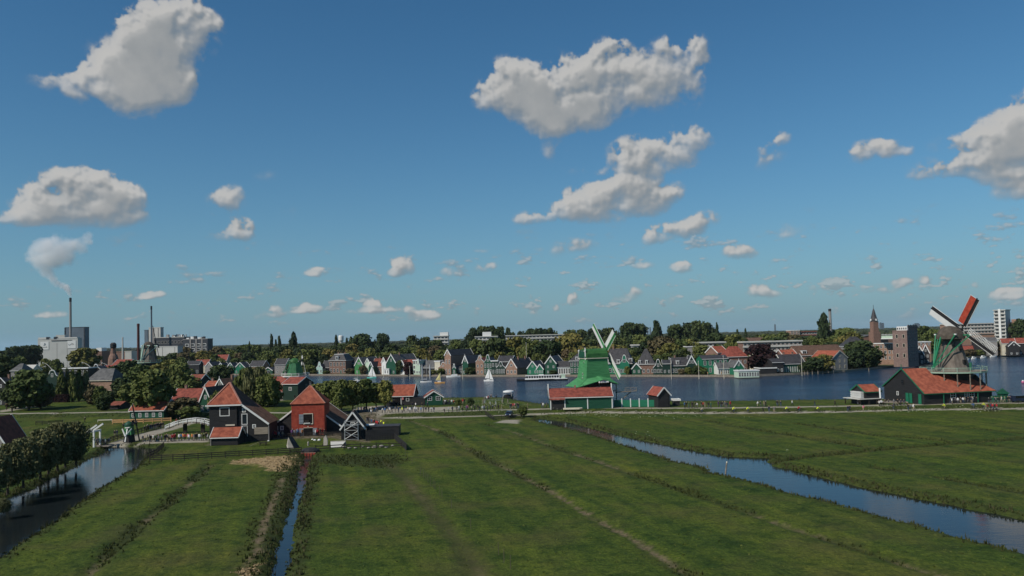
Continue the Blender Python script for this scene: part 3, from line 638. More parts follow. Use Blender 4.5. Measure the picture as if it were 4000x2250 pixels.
def tile_poly(mb, poly, u, pitch=.26, amp=.05):
    """a roof face laid with columns of pantiles: poly convex, u along the eave"""
    q = [Vector(p) for p in poly]; u = Vector(u).normalized(); n = (q[1]-q[0]).cross(q[2]-q[0]).normalized()
    if n.z < 0 or (abs(n.z) < 1e-4 and n.y > 0): n = -n
    v = n.cross(u).normalized(); o = q[0]; P2 = [((p-o).dot(u), (p-o).dot(v)) for p in q]
    lo = min(p[0] for p in P2); hi = max(p[0] for p in P2); N = max(2, int((hi-lo)/pitch)); vs = []; fs = []
    def span(t):
        r = []
        for i in range(len(P2)):
            a, b = P2[i], P2[(i+1) % len(P2)]
            if (a[0]-t)*(b[0]-t) <= 0 and abs(a[0]-b[0]) > 1e-9: r.append(a[1]+(b[1]-a[1])*(t-a[0])/(b[0]-a[0]))
        return (min(r), max(r)) if r else (0, 0)
    prev = None
    for i in range(N*3+1):
        t = lo+(hi-lo)*min(max(i/(N*3), 1e-5), 1-1e-5); s = span(t); k = (0, 1.0, .55)[i % 3]*amp
        a = o+u*t+v*s[0]+n*k; b = o+u*t+v*s[1]+n*k; vs += [a, b]
        if i: fs.append((2*i-2, 2*i, 2*i+1, 2*i-1))
    mb.add(vs, fs); return mb
def roof_slab(mb, quad, t=.12, tiles=None, u=None):
    mb.slab(quad, t)
    if tiles:
        q = [Vector(v) for v in quad]; n = (q[1]-q[0]).cross(q[2]-q[0]).normalized()
        if n.z < 0: n = -n
        tile_poly(mb, [v+n*(t+.01) for v in q], u, tiles)
LM = []     # landmarks for labels: (px, phrase, kind)
def width_between(p0, p1, pyb, Y, th):
    a = AT(p0, pyb, Y); d = ray(p1, pyb); k = d.x/d.y; c, s = math.cos(th), math.sin(th)
    return a, (k*a.y-a.x)/(c-k*s)
def curve_gable(w, He, Hr, neck=.34):
    """half outline of a bell gable"""
    o = [(0, 0), (w, 0)]; R_ = [(w, He), (w*.97, He+(Hr-He)*.12), (w*.86, He+(Hr-He)*.22), (w*(.5+neck*.62), He+(Hr-He)*.45), (w*(.5+neck*.5), He+(Hr-He)*.72), (w*(.5+neck*.34), He+(Hr-He)*.93), (w*.5, Hr)]
    L_ = [(w-x, z) for x, z in reversed(R_[:-1])]
    return o+R_+L_
def trim_line(mb, pts, y0, y1, t):
    for (a, b) in zip(pts[:-1], pts[1:]):
        a = Vector((a[0], (y0+y1)/2, a[1])); b = Vector((b[0], (y0+y1)/2, b[1])); mb.bar(a, b, abs(y1-y0), t, up=(0,-1,0) if abs((b-a).x) < 1e-3 else (0,0,1))
def house(nm, label, short, p0, p1, pyb, pe, pr, kind='gable', wall=None, roof=None, trim=None, Y=None, gz=.3, th=0.0, D=9.0, win=(2, 1), wsz=(.95, 1.5), attic=1, chim=0, over=.35, group=None, cat='house', hipr=.35, tiles=None, doorx=None, dmat=None, w0=.9, sidewin=0, fin=False, cornice=True, awin=None, split=None, barge=True, sep=True):
    wall = wall or m_green; roof = roof or m_slate; trim = trim or m_white; th = R(th)
    if Y is None: Y = G(p0, pyb, gz).y
    A, w = width_between(p0, p1, pyb, Y, th); A.z = gz; pm = (p0+p1)/2; Ym = Y+math.sin(th)*w/2
    He = AT(pm, pe, Ym).z-gz
    Hr = AT(pm, pr, Ym+(0 if kind in ('gable', 'bell', 'flat') else D*.5*math.cos(th))).z-gz
    Hr = max(Hr, He+.05)
    r = thing(nm, label, cat, A, th, group)
    if short: LM.append((pm, short, 'house', A.y))
    W_ = MB(); Rf = MB(); Tr = MB(); BBs = [MB(), MB()]; bw = .34 if A.y < 350 else .5
    if kind == 'gable':
        W_.prism([(0,0),(w,0),(w,He),(w/2,Hr-.02),(0,He)], 0, D)
        sl = math.hypot(w/2, Hr-He); ex = over*(w/2)/sl; ez = over*(Hr-He)/sl
        for sx in (0, 1):
            x0 = -ex if sx == 0 else w+ex; q = [(x0,-over*.6,He-ez),(w/2,-over*.6,Hr),(w/2,D+over*.6,Hr),(x0,D+over*.6,He-ez)]
            roof_slab(Rf, q, .14, tiles, (0,1,0))
            if barge:
                for kk, yb in enumerate((-over*.6-.05, D+over*.6+.05)): BBs[kk].bar((x0-(0.02 if sx == 0 else -.02), yb, He-ez+.02), (w/2, yb, Hr+.08), .08, bw, up=(0,0,1))
        if fin: BBs[0].bar((w/2,-over*.6-.05,Hr+.05),(w/2,-over*.6-.05,Hr+1.0),.14)
    elif kind == 'bell':
        pl = curve_gable(w, He, Hr); W_.prism(pl, 0, .35); hh = He+(Hr-He)*.62
        W_.prism([(.1,0),(w-.1,0),(w-.1,He-.3),(w/2,hh),(.1,He-.3)], .35, D)
        for sx in (0, 1):
            x0 = -.1 if sx == 0 else w+.1; roof_slab(Rf, [(x0,.36,He-.45),(w/2,.36,hh+.05),(w/2,D+.2,hh+.05),(x0,D+.2,He-.45)], .14)
        trim_line(Tr, pl[2:], -.06, .40, .22); Tr.box(w/2-.5,-.07,Hr-.15,w/2+.5,.42,Hr+.18)
    elif kind == 'eave':
        W_.prism([(0,0),(D,0),(D,He),(D/2,Hr-.02),(0,He)], 0, w, 'x')
        sl = math.hypot(D/2, Hr-He); ey = over*(D/2)/sl; ez = over*(Hr-He)/sl
        for sy in (0, 1):
            y0 = -ey if sy == 0 else D+ey; roof_slab(Rf, [(-.25,y0,He-ez),(w+.25,y0,He-ez),(w+.25,D/2,Hr),(-.25,D/2,Hr)], .14, tiles, (1,0,0))
            if barge:
                for kk, xb in enumerate((-.3, w+.3)): BBs[kk].bar((xb, y0, He-ez+.03), (xb, D/2, Hr+.1), .09, bw)
        Tr.box(-.25,-ey-.14,He-ez-.12,w+.25,-ey,He-ez+.08)
    elif kind in ('hip', 'mansard'):
        W_.box(0,0,0,w,D,He); o = over
        if kind == 'hip':
            rx = w*(1-hipr)/2; ry = min(D/2, rx) if hipr > 0 else D/2
            rx0, rx1 = (rx, w-rx); yb = D/2
            B = [(-o,-o,He),(w+o,-o,He),(w+o,D+o,He),(-o,D+o,He)]; Tp = [(rx0,yb,Hr),(rx1,yb,Hr)]
            Rf.add(B+Tp, [(0,1,5,4),(1,2,5),(2,3,4,5),(3,0,4),(3,2,1,0)])
        else:
            i = min(w, D)*.22; B = [(-o,-o,He),(w+o,-o,He),(w+o,D+o,He),(-o,D+o,He)]; Tp = [(i,i,Hr),(w-i,i,Hr),(w-i,D-i,Hr),(i,D-i,Hr)]
            Rf.add(B+Tp, [(0,1,5,4),(1,2,6,5),(2,3,7,6),(3,0,4,7),(4,5,6,7),(3,2,1,0)])
            Tr.box(i-.1,i-.1,Hr,w-i+.1,D-i+.1,Hr+.25)
        Tr.box(-o-.1,-o-.12,He-.22,w+o+.1,-o,He+.02); Tr.box(-o-.1,-o,He-.22,-o,D+o,He+.02); Tr.box(w+o,-o,He-.22,w+o+.1,D+o,He+.02)
    elif kind == 'flat':
        W_.box(0,0,0,w,D,He); Rf.box(-.05,-.05,He,w+.05,D+.05,He+.12)
        if cornice: Tr.box(-.25,-.25,He-.35,w+.25,-.01,He+.2); Tr.box(-.25,-.01,He-.35,-.01,D,He+.2); Tr.box(w+.01,-.01,He-.35,w+.25,D,He+.2)
    W_.build('wall', wall, r); Rf.build('roof', roof, r)
    if Tr.v: Tr.build({'bell':'gable_coping','eave':'gutter'}.get(kind, 'cornice'), trim, r)
    for b_ in BBs:
        if b_.v: b_.build('bargeboard', trim, r)
    nx, nz = win; ww, wh = wsz
    if nx:
        fl = (He-w0+.4)/nz if nz else 1
        for j in range(nz):
            for i in range(nx):
                x = w*(i+.5)/nx
                if doorx is not None and j == 0 and i == doorx: door(r, x, 0, .05, 1.0, 2.15, dmat or m_green, trim); continue
                z = w0+j*fl
                if z+wh > He+.2: wh2 = max(.6, He+.1-z)
                else: wh2 = wh
                window(r, x, 0, z, min(ww, w/nx*.8), wh2, 2, 2, trim)
    if attic and kind in ('gable', 'bell') and Hr-He > 1.6:
        aw, ah = awin or (min(.9, w*.2), min(1.3, (Hr-He)*.32))
        for i in range(attic): window(r, w/2+(i-(attic-1)/2)*(aw+.35), 0, He+(Hr-He)*.16, aw, ah, 2, 2, trim)
    if sidewin and kind == 'gable':
        for i in range(sidewin): window(r, w, D*(i+.5)/sidewin, w0, .95, min(1.4, He-w0-.2), 2, 2, trim, rz=math.pi/2)
    for i in range(chim):
        cx = w*(.3+.4*i) if kind in ('eave', 'hip', 'mansard', 'flat') else w/2+.5; cy = D*.5 if kind in ('eave', 'hip', 'mansard', 'flat') else D*(.35+.4*i)
        c = MB(); c.box(cx-.38,cy-.38,Hr-1.2,cx+.38,cy+.38,Hr+1.1); c.box(cx-.46,cy-.46,Hr+1.1,cx+.46,cy+.46,Hr+1.25); c.build('chimney', m_brown, r)
    return r, w, He, Hr
def dormer(r, x, y, z, w=1.5, h=1.5, d=1.6, m=None, roofm=None):
    b = MB(); b.box(x-w/2,y,z,x+w/2,y+d,z+h); o = b.build('dormer', m or m_white, r)
    c = MB(); c.box(x-w/2-.15,y-.15,z+h,x+w/2+.15,y+d,z+h+.15); c.build('dormer_roof', roofm or m_white, o)
    window(o, x, y, z+.2, w*.8, h-.35, 2, 1, m_white)
# ---------------------------------------------------------------- trees
def leaf_mat(name, c1, c2, hr=.22):
    return mat(name, c1, .75, .3, 1.3, col2=c2, hue_rand=hr, spec=.2, detail=5)
LEAF = dict(
 dark=leaf_mat('dark_foliage', (.030,.050,.016), (.066,.092,.028)),
 mid=leaf_mat('green_foliage', (.060,.086,.020), (.125,.152,.040)),
 lite=leaf_mat('spring_foliage', (.092,.110,.024), (.175,.185,.050)),
 gold=leaf_mat('yellow_green_foliage', (.115,.108,.024), (.21,.185,.050)),
 brn=leaf_mat('brownish_foliage', (.080,.066,.032), (.155,.125,.060)),
 plum=leaf_mat('copper_foliage', (.020,.009,.011), (.045,.020,.020), .1),
 grey=leaf_mat('willow_foliage', (.095,.100,.036), (.185,.185,.080)),
 blue=leaf_mat('deep_green_foliage', (.022,.042,.017), (.048,.072,.026)))
BARK = mat('bark', (.055,.045,.035), .9, .3, 3.0)
def crown_mesh(name, seed, shape='round', nc=34, nl=55, ls=.075, core=.74):
    r = np.random.default_rng(seed); mb = MB(); cs = []
    for i in range(nc):
        t = (i+.5)/nc; z = t; a = i*2.39996+r.uniform(-.4, .4)
        if shape in ('round', 'fine'): prof = math.sqrt(max(0, 1-((z-.48)/.54)**2))
        elif shape == 'oval': prof = math.sqrt(max(0, 1-((z-.42)/.60)**2))*.95
        elif shape == 'tall': prof = (min(1, z/.18)**.6)*(1-max(0, z-.3)/.78)**.75
        elif shape == 'cone': prof = min(1, z/.10)*(1.02-z)**.8
        elif shape == 'willow': prof = (min(1, z/.05)**.3)*math.sqrt(max(0, 1-((z-.40)/.64)**2))
        elif shape == 'flat': prof = math.sqrt(max(0, 1-((z-.55)/.47)**2))
        rad = .5*prof*(r.uniform(.55, 1.0) if i % 3 else r.uniform(.1, .5)); cs.append((rad*math.cos(a), rad*math.sin(a), .05+z*.92, r.uniform(.11, .2)*(.6+.5*prof)))
    # inner mass so that no sky shows straight through everywhere
    for (x, y, z, s) in cs[::2]: mb.ball((x*core, y*core, z), s*(.85 if shape != 'fine' else .55), 6, 4, sz=1.1)
    c = np.array([q[:3] for q in cs]); s = np.array([q[3] for q in cs])
    n = nc*nl; ci = np.repeat(np.arange(nc), nl); d = r.normal(size=(n, 3)); d /= np.linalg.norm(d, axis=1)[:, None]
    p = c[ci]+d*s[ci][:, None]*r.uniform(.55, 1.18, n)[:, None]; p[:, 2] = np.clip(p[:, 2], .0, 1.02)
    nrm = d+r.normal(size=(n, 3))*.7+np.array([0, 0, .35]); nrm /= np.linalg.norm(nrm, axis=1)[:, None]
    a = np.cross(nrm, r.normal(size=(n, 3))); a /= np.linalg.norm(a, axis=1)[:, None]; b = np.cross(nrm, a)
    sz = ls*r.uniform(.5, 1.25, n)[:, None]; el = 1.0
    if shape == 'willow': a = np.tile([0, 0, 1.0], (n, 1))+r.normal(size=(n, 3))*.22; b = np.cross(a, r.normal(size=(n, 3))); b /= np.linalg.norm(b, axis=1)[:, None]; el = 2.2
    q = np.stack([p-a*sz*el-b*sz*.3, p+b*sz*.75, p+a*sz*el, p-b*sz*.75+a*sz*.2], 1).reshape(-1, 3)
    mb.add([tuple(v) for v in q], [(4*i, 4*i+1, 4*i+2, 4*i+3) for i in range(n)])
    return mb
CROWN = {}
def crown(shape, var):
    k = (shape, var)
    if k not in CROWN:
        CROWN[k] = crown_mesh('crown', 100+var*7+len(shape)*31, shape, *({'tall': (40, 46, .085), 'cone': (44, 46, .09), 'willow': (60, 80, .05), 'fine': (70, 95, .034)}.get(shape, (40, 66, .066)))).mesh('crown', LEAF['mid'])
    return CROWN[k]
def trunk_mesh(var):
    k = ('trunk', var)
    if k not in CROWN:
        r = random.Random(var); m = MB(); m.tube((0,0,0),(.02,.01,.5),.055,.038,7,False); m.tube((.02,.01,.5),(0,0,1),.038,.015,6,False)
        for i in range(5):
            a = i*1.3+r.random(); z = .38+.1*i; m.tube((.015,.01,z),(.33*math.cos(a),.33*math.sin(a),z+.28),.022,.008,5,False)
        CROWN[k] = m.mesh('trunk', BARK)
    return CROWN[k]
NTREE = [0]
def tree(px, ytop, wpx, Y, shape='round', leaf='mid', label=None, gz=.3, z0=.22, name='tree', desc=None, group=None, var=None, x=None, height=None, width=None, deep=None):
    NTREE[0] += 1; i = NTREE[0]; var = (i*7) % 5 if var is None else var
    if x is None: g = AT(px, ytop, Y); x = g.x; top = g.z
    else: top = gz+height
    H_ = max(2.0, top-gz); Wd = width or wpx*math.hypot(x, Y)/FPX*math.cos(math.atan2(abs(x), Y))
    t = thing(name, label or 'tree', 'tree', (x, Y, gz), (i*1.7) % 6.28, group)
    put('trunk', trunk_mesh(var), t, scale=(H_*.5, H_*.5, H_*.72))
    c = put('crown', crown(shape, var), t, loc=(0, 0, H_*z0*.85), scale=(Wd*1.08, (deep or Wd)*1.08, H_*(1-z0*.85)))
    c.material_slots[0].link = 'OBJECT'; c.material_slots[0].material = LEAF[leaf]
    if desc: pend(t, desc, px if px is not None else PX((x, Y, top))[0])
    return t
def near_lm(px, kinds=('house',), Ymin=None):
    c = [l for l in LM if l[2] in kinds and (Ymin is None or l[3] < Ymin)]
    return min(c, key=lambda l: abs(l[0]-px))[1] if c else 'the river'
# ---------------------------------------------------------------- houses along the far bank
FB = 'houses along the far river bank'
T = -31
def FH(*a, **k):
    k.setdefault('th', T); k.setdefault('group', FB)
    if a[0] != 'houseboat':
        yb = k['Y']
        for p in (a[3], a[4]):
            q = AT(p, 1450, yb); yb = max(yb, float(np.interp(q.x, bank[:, 0], bank[:, 1]))+2.0+(a[4]-a[3])*.06*(p == a[3]))
        k['Y'] = yb
    return house(*a, **k)
H1 = FH('riverside_house', 'low dark house with three white windows near the factories', 'the low dark house', 730, 778, 1453, 1424, 1410, 'eave', m_dark, m_slate, Y=565, th=0, win=(3,1), wsz=(1.6,2.2), D=8)
FH('riverside_house', 'grey gabled house with a white veranda among dark roofs', 'the grey veranda house', 802, 830, 1452, 1431, 1414, 'gable', m_greyw, m_slate, Y=560, th=-12, D=13, win=(2,1))
FH('riverside_house', 'narrow green gabled house with white edges behind a bushy tree', 'the half-hidden green house', 847, 877, 1456, 1438, 1418, 'gable', m_green2, m_slate, Y=560, th=-10, D=8)
FH('riverside_house', 'green gabled house, left one of the twin pair', 'the twin green gables', 886, 914, 1457, 1436, 1417, 'gable', m_green2, m_slate, Y=556, th=-10, D=8, win=(2,1))
FH('riverside_house', 'green gabled house, right one of the twin pair', 'the twin green gables', 917, 959, 1458, 1437, 1416, 'gable', m_green2, m_slate, Y=552, th=-10, D=9, win=(3,1))
FH('riverside_house', 'dark roofed brick house with two white bay windows', 'the dark roofed brick house', 976, 1026, 1456, 1430, 1409, 'eave', m_brick, m_slate, Y=545, th=-14, D=9, win=(3,1), wsz=(1.4,1.8))
FH('riverside_cottage', 'small green cottage with a low white-edged gable', 'the low green cottage', 1031, 1064, 1462, 1447, 1435, 'gable', m_green, m_slate, Y=532, th=-12, D=10, win=(1,1), wsz=(3,1.6), attic=0)
FH('riverside_house', 'grey slate roofed house with a white gable outline behind a drawbridge', 'the grey slate house', 1073, 1116, 1462, 1424, 1401, 'eave', m_greyw, m_slate, Y=540, th=-10, D=10, win=(2,2))
FH('riverside_house', 'tiny pale teal house with a white bell gable', 'the pale teal bell gable', 1236, 1260, 1467, 1438, 1414, 'bell', m_teal, m_slate, Y=530, th=-14, D=8, win=(2,1), wsz=(1.0,2.0))
FH('riverside_house', 'low dark house between the teal gable and the brick villa', 'the low dark house by the villa', 1260, 1287, 1466, 1435, 1409, 'eave', m_dark, m_slate, Y=534, th=-10, D=9, win=(2,1))
r_, w_, e_, t_ = FH('villa', 'brown brick villa with two rows of tall white windows', 'the brown brick villa', 1287, 1351, 1463, 1408, 1384, 'mansard', m_brown, m_slate, Y=528, th=-12, D=14, win=(5,2), wsz=(1.3,2.6), doorx=3, chim=2, over=.4)
dormer(r_, w_*.48, -.2, e_+.3, 1.8, 2.4, 2.5)
FH('riverside_shed', 'dark gabled roof behind the brick villa', 'the roof beside the villa', 1351, 1388, 1462, 1420, 1396, 'eave', m_dark, m_slate, Y=536, th=-12, D=11, win=(0,0))
FH('riverside_house', 'bright leaf-green gable house with two square attic windows', 'the leaf-green gable house', 1386, 1420, 1461, 1428, 1396, 'gable', m_green3, m_grey, Y=492, D=16, win=(2,1), attic=2, fin=True)
FH('riverside_house', 'pale green gable house peeping between two roofs', 'the pale green gable', 1427, 1446, 1458, 1418, 1400, 'gable', m_pale, m_slate, Y=500, D=12, win=(1,1))
FH('riverside_house', 'long brown house with a red tiled roof behind the white sails', 'the long red roofed house', 1452, 1513, 1460, 1431, 1401, 'eave', m_brown, m_redbr, Y=490, th=-16, D=11, win=(3,1), chim=1)
FH('riverside_house', 'narrow green gable house right behind the white sails', 'the narrow green gable', 1440, 1458, 1463, 1432, 1413, 'gable', m_green, m_slate, Y=478, D=10, win=(1,1))
FH('riverside_house', 'white narrow gable poking out of red roofs', 'the white narrow gable', 1491, 1508, 1458, 1416, 1396, 'gable', m_white, m_redbr, Y=496, D=8, win=(0,0))
FH('riverside_house', 'tall green gable house with one arched attic window', 'the tall green gable house', 1511, 1547, 1461, 1417, 1385, 'gable', m_green, m_grey, Y=468, D=22, win=(2,1), fin=True, awin=(.9,1.7), chim=1)
FH('riverside_shed', 'white boathouse porch at the water edge', 'the white boathouse porch', 1500, 1520, 1464, 1441, 1436, 'flat', m_white, m_white, Y=462, D=4, win=(2,1), wsz=(1,2))
FH('riverside_house', 'white gabled cottage with a red roof and a wine-red hedge', 'the white cottage with red roof', 1561, 1580, 1464, 1424, 1407, 'gable', m_white, m_red, Y=452, D=9, win=(1,1))
FH('riverside_house', 'red roofed house above a wine-red hedge', 'the house above the wine-red hedge', 1576, 1615, 1462, 1426, 1405, 'eave', m_dark, m_red, Y=456, th=-14, D=9, win=(2,1))
FH('riverside_house', 'white and green house with three tiers of glazed windows', 'the glazed white and green house', 1614, 1643, 1462, 1407, 1402, 'flat', m_pale, m_slate, Y=448, D=9, win=(3,3), wsz=(1.3,1.9), th=-20)
FH('riverside_house', 'ornate pale green bell gable beside the glazed house', 'the ornate pale green gable', 1625, 1642, 1463, 1430, 1403, 'bell', m_pale, m_slate, Y=444, D=6, win=(2,1), th=-20)
FH('riverside_house', 'broad low house under a long grey roof', 'the long grey roof', 1643, 1712, 1460, 1436, 1408, 'eave', m_dark, m_grey, Y=440, th=-24, D=11, win=(3,1))
FH('riverside_house', 'white boxy house with flat roof between two gables', 'the white boxy house', 1698, 1719, 1430, 1411, 1395, 'flat', m_cream, m_white, Y=462, D=6, win=(2,1), wsz=(.8,1.0), gz=2)
r_, w_, e_, t_ = FH('riverside_house', 'tall tan brick house with stepped white gable and long slate roof', 'the tall tan brick gable', 1738, 1762, 1460, 1388, 1366, 'gable', m_brick, m_slate, Y=446, D=24, win=(2,2), wsz=(.9,2.6), fin=True)
FH('riverside_house', 'house with a white curved arch gable', 'the white arched gable', 1712, 1752, 1461, 1436, 1415, 'bell', m_brick, m_slate, Y=426, D=10, win=(3,1), th=-22)
FH('riverside_house', 'narrow dark green bell gable with a white door', 'the narrow dark green bell gable', 1767, 1781, 1460, 1440, 1422, 'bell', m_green, m_slate, Y=420, D=8, win=(1,1), wsz=(1.0,2.0), th=-22)
FH('riverside_shed', 'long dark riverside shed with glazed doors', 'the dark riverside shed', 1752, 1806, 1460, 1441, 1432, 'eave', m_bgreen, m_slate, Y=424, D=7, win=(5,1), wsz=(1.2,2.0), th=-18)
FH('riverside_house', 'slim green gable with a tall pointed window and grey roof', 'the slim green gable', 1807, 1829, 1457, 1418, 1389, 'gable', m_green, m_grey, Y=430, D=16, win=(2,1), awin=(.8,2.2), fin=True)
FH('riverside_house', 'tan brick house with a rounded gable under a red roof', 'the tan rounded gable', 1859, 1890, 1460, 1413, 1390, 'bell', m_brick, m_red, Y=420, D=10, win=(2,2), wsz=(1.1,1.5), th=-18)
FH('riverside_house', 'dark green neck gable house with three tall white windows', 'the dark green neck gable', 1891, 1922, 1460, 1417, 1386, 'bell', m_green, m_slate, Y=414, D=11, win=(3,2), wsz=(.9,2.4), th=-16)
FH('riverside_house', 'dark house with a white cornice and white shop front', 'the white shop front', 1921, 1946, 1463, 1409, 1400, 'flat', m_bgreen, m_slate, Y=412, D=9, win=(2,2), wsz=(1.0,2.0), th=-16)
FH('riverside_house', 'black-green bell gable with an oval window and white pilasters', 'the black-green bell gable', 1939, 1974, 1465, 1437, 1413, 'bell', m_bgreen, m_slate, Y=404, D=10, win=(4,1), wsz=(.8,2.4), th=-16)
FH('riverside_house', 'wide black roof with white edges behind the bell gables', 'the wide black roof', 1944, 1998, 1440, 1412, 1390, 'eave', m_dark, m_slate, Y=424, th=-18, D=10, win=(0,0), gz=.3)
r_, w_, e_, t_ = FH('riverside_house', 'brick and green gable house with thick white edges and bay window', 'the brick and green gable', 1977, 2020, 1466, 1437, 1402, 'gable', m_brick, m_slate, Y=401, D=20, win=(3,1), wsz=(1.3,1.7), chim=2, awin=(1.5,1.3))
FH('riverside_house', 'small green gable house with a veranda roof by the tour boat bow', 'the green house with veranda roof', 2060, 2102, 1463, 1439, 1411, 'gable', m_green2, m_slate, Y=402, D=14, win=(2,1), th=-20)
FH('riverside_house', 'low green gable with three white lancet windows', 'the green gable with lancets', 2096, 2123, 1464, 1442, 1423, 'gable', m_green2, m_slate, Y=396, D=12, win=(3,1), wsz=(.7,1.6), attic=0, th=-20)
FH('riverside_house', 'dark green gable with a round white window behind the tour boat', 'the gable with round window', 2130, 2174, 1464, 1420, 1391, 'gable', m_green, m_slate, Y=398, D=17, win=(2,2), wsz=(.9,1.3), fin=True, th=-18)
FH('conservatory', 'long white conservatory with tall panes under a dark roof', 'the white conservatory', 2173, 2247, 1464, 1433, 1411, 'eave', m_white, m_slate, Y=392, th=-16, D=8, win=(8,1), wsz=(1.25,2.9), w0=.4)
r_, w_, e_, t_ = FH('villa', 'square green villa with a pointed slate roof and tall windows', 'the square green villa', 2228, 2279, 1466, 1409, 1380, 'hip', m_green, m_slate, Y=390, th=-16, D=9, hipr=0.05, win=(4,2), wsz=(1.1,2.6), over=.5)
dormer(r_, w_*.52, .2, e_+.3, 1.4, 1.7, 2)
r_, w_, e_, t_ = FH('villa', 'broad green villa with white dormers right of the green mill', 'the broad green villa', 2362, 2468, 1460, 1420, 1361, 'hip', m_green2, m_slate, Y=396, th=-14, D=13, hipr=.62, win=(7,1), wsz=(1.4,2.2), doorx=4, chim=1, over=.5)
dormer(r_, w_*.2, -.3, e_+.2, 1.8, 2.2, 3); dormer(r_, w_*.52, -.3, e_+.2, 1.6, 1.8, 3); dormer(r_, w_*.96, 1.0, e_+.6, 1.8, 2.0, 3)
FH('gabled_house', 'tall green bell gable in front of the broad green villa', 'the tall green bell gable', 2421, 2459, 1459, 1421, 1387, 'bell', m_green2, m_slate, Y=388, th=-14, D=5, win=(3,1), wsz=(1.2,2.0), awin=(1.6,1.6))
FH('riverside_house', 'small green gable house tucked below the brown house', 'the tucked green gable', 2469, 2505, 1461, 1440, 1419, 'gable', m_green, m_slate, Y=384, th=-12, D=9, win=(2,1), attic=0)
r_, w_, e_, t_ = FH('riverside_house', 'brown house with a steep black hipped roof and white dormers', 'the steep black hipped roof', 2490, 2558, 1463, 1422, 1362, 'hip', m_brown, m_slate, Y=392, th=-12, D=11, hipr=.12, win=(4,1), wsz=(1.2,1.8), over=.4)
dormer(r_, w_*.15, -.25, e_-.3, 1.3, 2.2, 2.2); dormer(r_, w_*.55, -.25, e_-.3, 1.3, 2.2, 2.2)
FH('riverside_house', 'black-green bell gable with thick white outline and white awning', 'the bell gable with awning', 2552, 2592, 1464, 1438, 1404, 'bell', m_bgreen, m_slate, Y=382, th=-8, D=11, win=(3,1), wsz=(1.3,1.9), awin=(1.0,1.7))
FH('riverside_house', 'dark low house beside the tall white flagpole', 'the dark house by the flagpole', 2590, 2622, 1462, 1420, 1406, 'eave', m_bgreen, m_slate, Y=388, th=-8, D=8, win=(2,1))
r_, w_, e_, t_ = FH('riverside_house', 'black-green long house with slate roof and pale glazed doors', 'the long black-green house', 2621, 2688, 1462, 1427, 1396, 'eave', m_bgreen, m_slate, Y=384, th=-6, D=10, win=(5,1), wsz=(1.3,2.0), chim=1)
dormer(r_, w_*.42, .6, e_+.4, 1.6, 1.9, 2)
FH('riverside_house', 'black-green gable with two white windows and leafy garden', 'the gable with leafy garden', 2684, 2722, 1461, 1425, 1390, 'gable', m_bgreen, m_slate, Y=378, th=-6, D=13, win=(2,1), attic=2, fin=True, awin=(1.2,1.5))
FH('riverside_house', 'vivid green two-storey house with arched doorways', 'the vivid green house', 2745, 2846, 1460, 1401, 1387, 'eave', m_green2, m_slate, Y=384, th=4, D=10, win=(5,2), wsz=(1.3,2.3), barge=False)
r_, w_, e_, t_ = FH('riverside_house', 'brown brick house with red roof and half-round gable', 'the brown house with red roof', 2846, 2920, 1425, 1393, 1352, 'hip', m_brown, m_red, Y=402, th=8, D=11, hipr=.45, win=(4,2), wsz=(1.2,1.7), gz=.3)
FH('cafe', 'green gabled cafe with a grey roof and white edged front', 'the green gabled cafe', 2868, 2906, 1461, 1434, 1408, 'gable', m_green2, m_grey, Y=374, th=6, D=10, win=(2,1), wsz=(1.2,1.8), awin=(.8,2.0), fin=True)
FH('veranda', 'glazed white veranda left of the green cafe', 'the glazed veranda', 2806, 2868, 1460, 1438, 1416, 'eave', m_white, m_grey, Y=378, th=4, D=8, win=(7,1), wsz=(1.1,2.1), w0=.3)
FH('houseboat', 'flat white and green glazed houseboat moored at the cafe', 'the glazed houseboat', 2885, 2966, 1469, 1447, 1446, 'flat', m_pale, m_white, Y=370, gz=-.2, th=4, D=6, win=(8,1), wsz=(1.5,1.9), cat='houseboat', w0=.6)
FH('restaurant', 'low restaurant with white lettering board on its dark terrace', 'the waterside restaurant', 2972, 3034, 1462, 1437, 1430, 'flat', m_dark, m_slate, Y=377, th=5, D=8, win=(0,0))
FH('riverside_house', 'long black low building with a white gutter above the quay', 'the long black building', 3018, 3062, 1456, 1415, 1400, 'eave', m_dark, m_slate, Y=388, th=6, D=9, win=(3,1), barge=False)
FH('riverside_house', 'black and green building with striped white terrace posts', 'the terrace building', 3058, 3146, 1459, 1420, 1384, 'eave', m_green, m_slate, Y=381, th=6, D=12, win=(10,1), wsz=(.5,2.6), w0=.4, chim=2)
r_, w_, e_, t_ = FH('warehouse', 'wide warehouse under a big brown roof with a white dormer', 'the brown roofed warehouse', 3118, 3300, 1400, 1386, 1348, 'eave', m_brick, m_brntile, Y=420, gz=.3, th=4, D=16, win=(0,0), barge=False)
dormer(r_, w_*.16, 1.2, e_+.6, 2.6, 1.8, 3.5)
r_, w_, e_, t_ = FH('grey_house', 'grey three-storey gable house with an orange roof', 'the grey house with orange roof', 3253, 3312, 1449, 1398, 1370, 'gable', m_greyw, m_orange, Y=388, th=26, D=14, win=(3,2), wsz=(1.1,1.8), attic=2, trim=m_cream)
FH('small_house', 'white gable cottage with orange roof behind the copper beech', 'the white cottage by the beech', 2990, 3012, 1420, 1378, 1359, 'gable', m_cream, m_orange, Y=410, th=30, D=11, win=(0,0))
FH('small_house', 'low orange roof in front of the balcony flats', 'the low orange roof', 3058, 3112, 1420, 1383, 1366, 'eave', m_brown, m_orange, Y=412, D=9, win=(0,0), th=4)
FH('small_house', 'orange gable roof beside the curved modern roof', 'the orange gable roof', 2805, 2845, 1420, 1377, 1352, 'eave', m_brown, m_orange, Y=440, D=10, win=(0,0), th=28)
mb = MB()
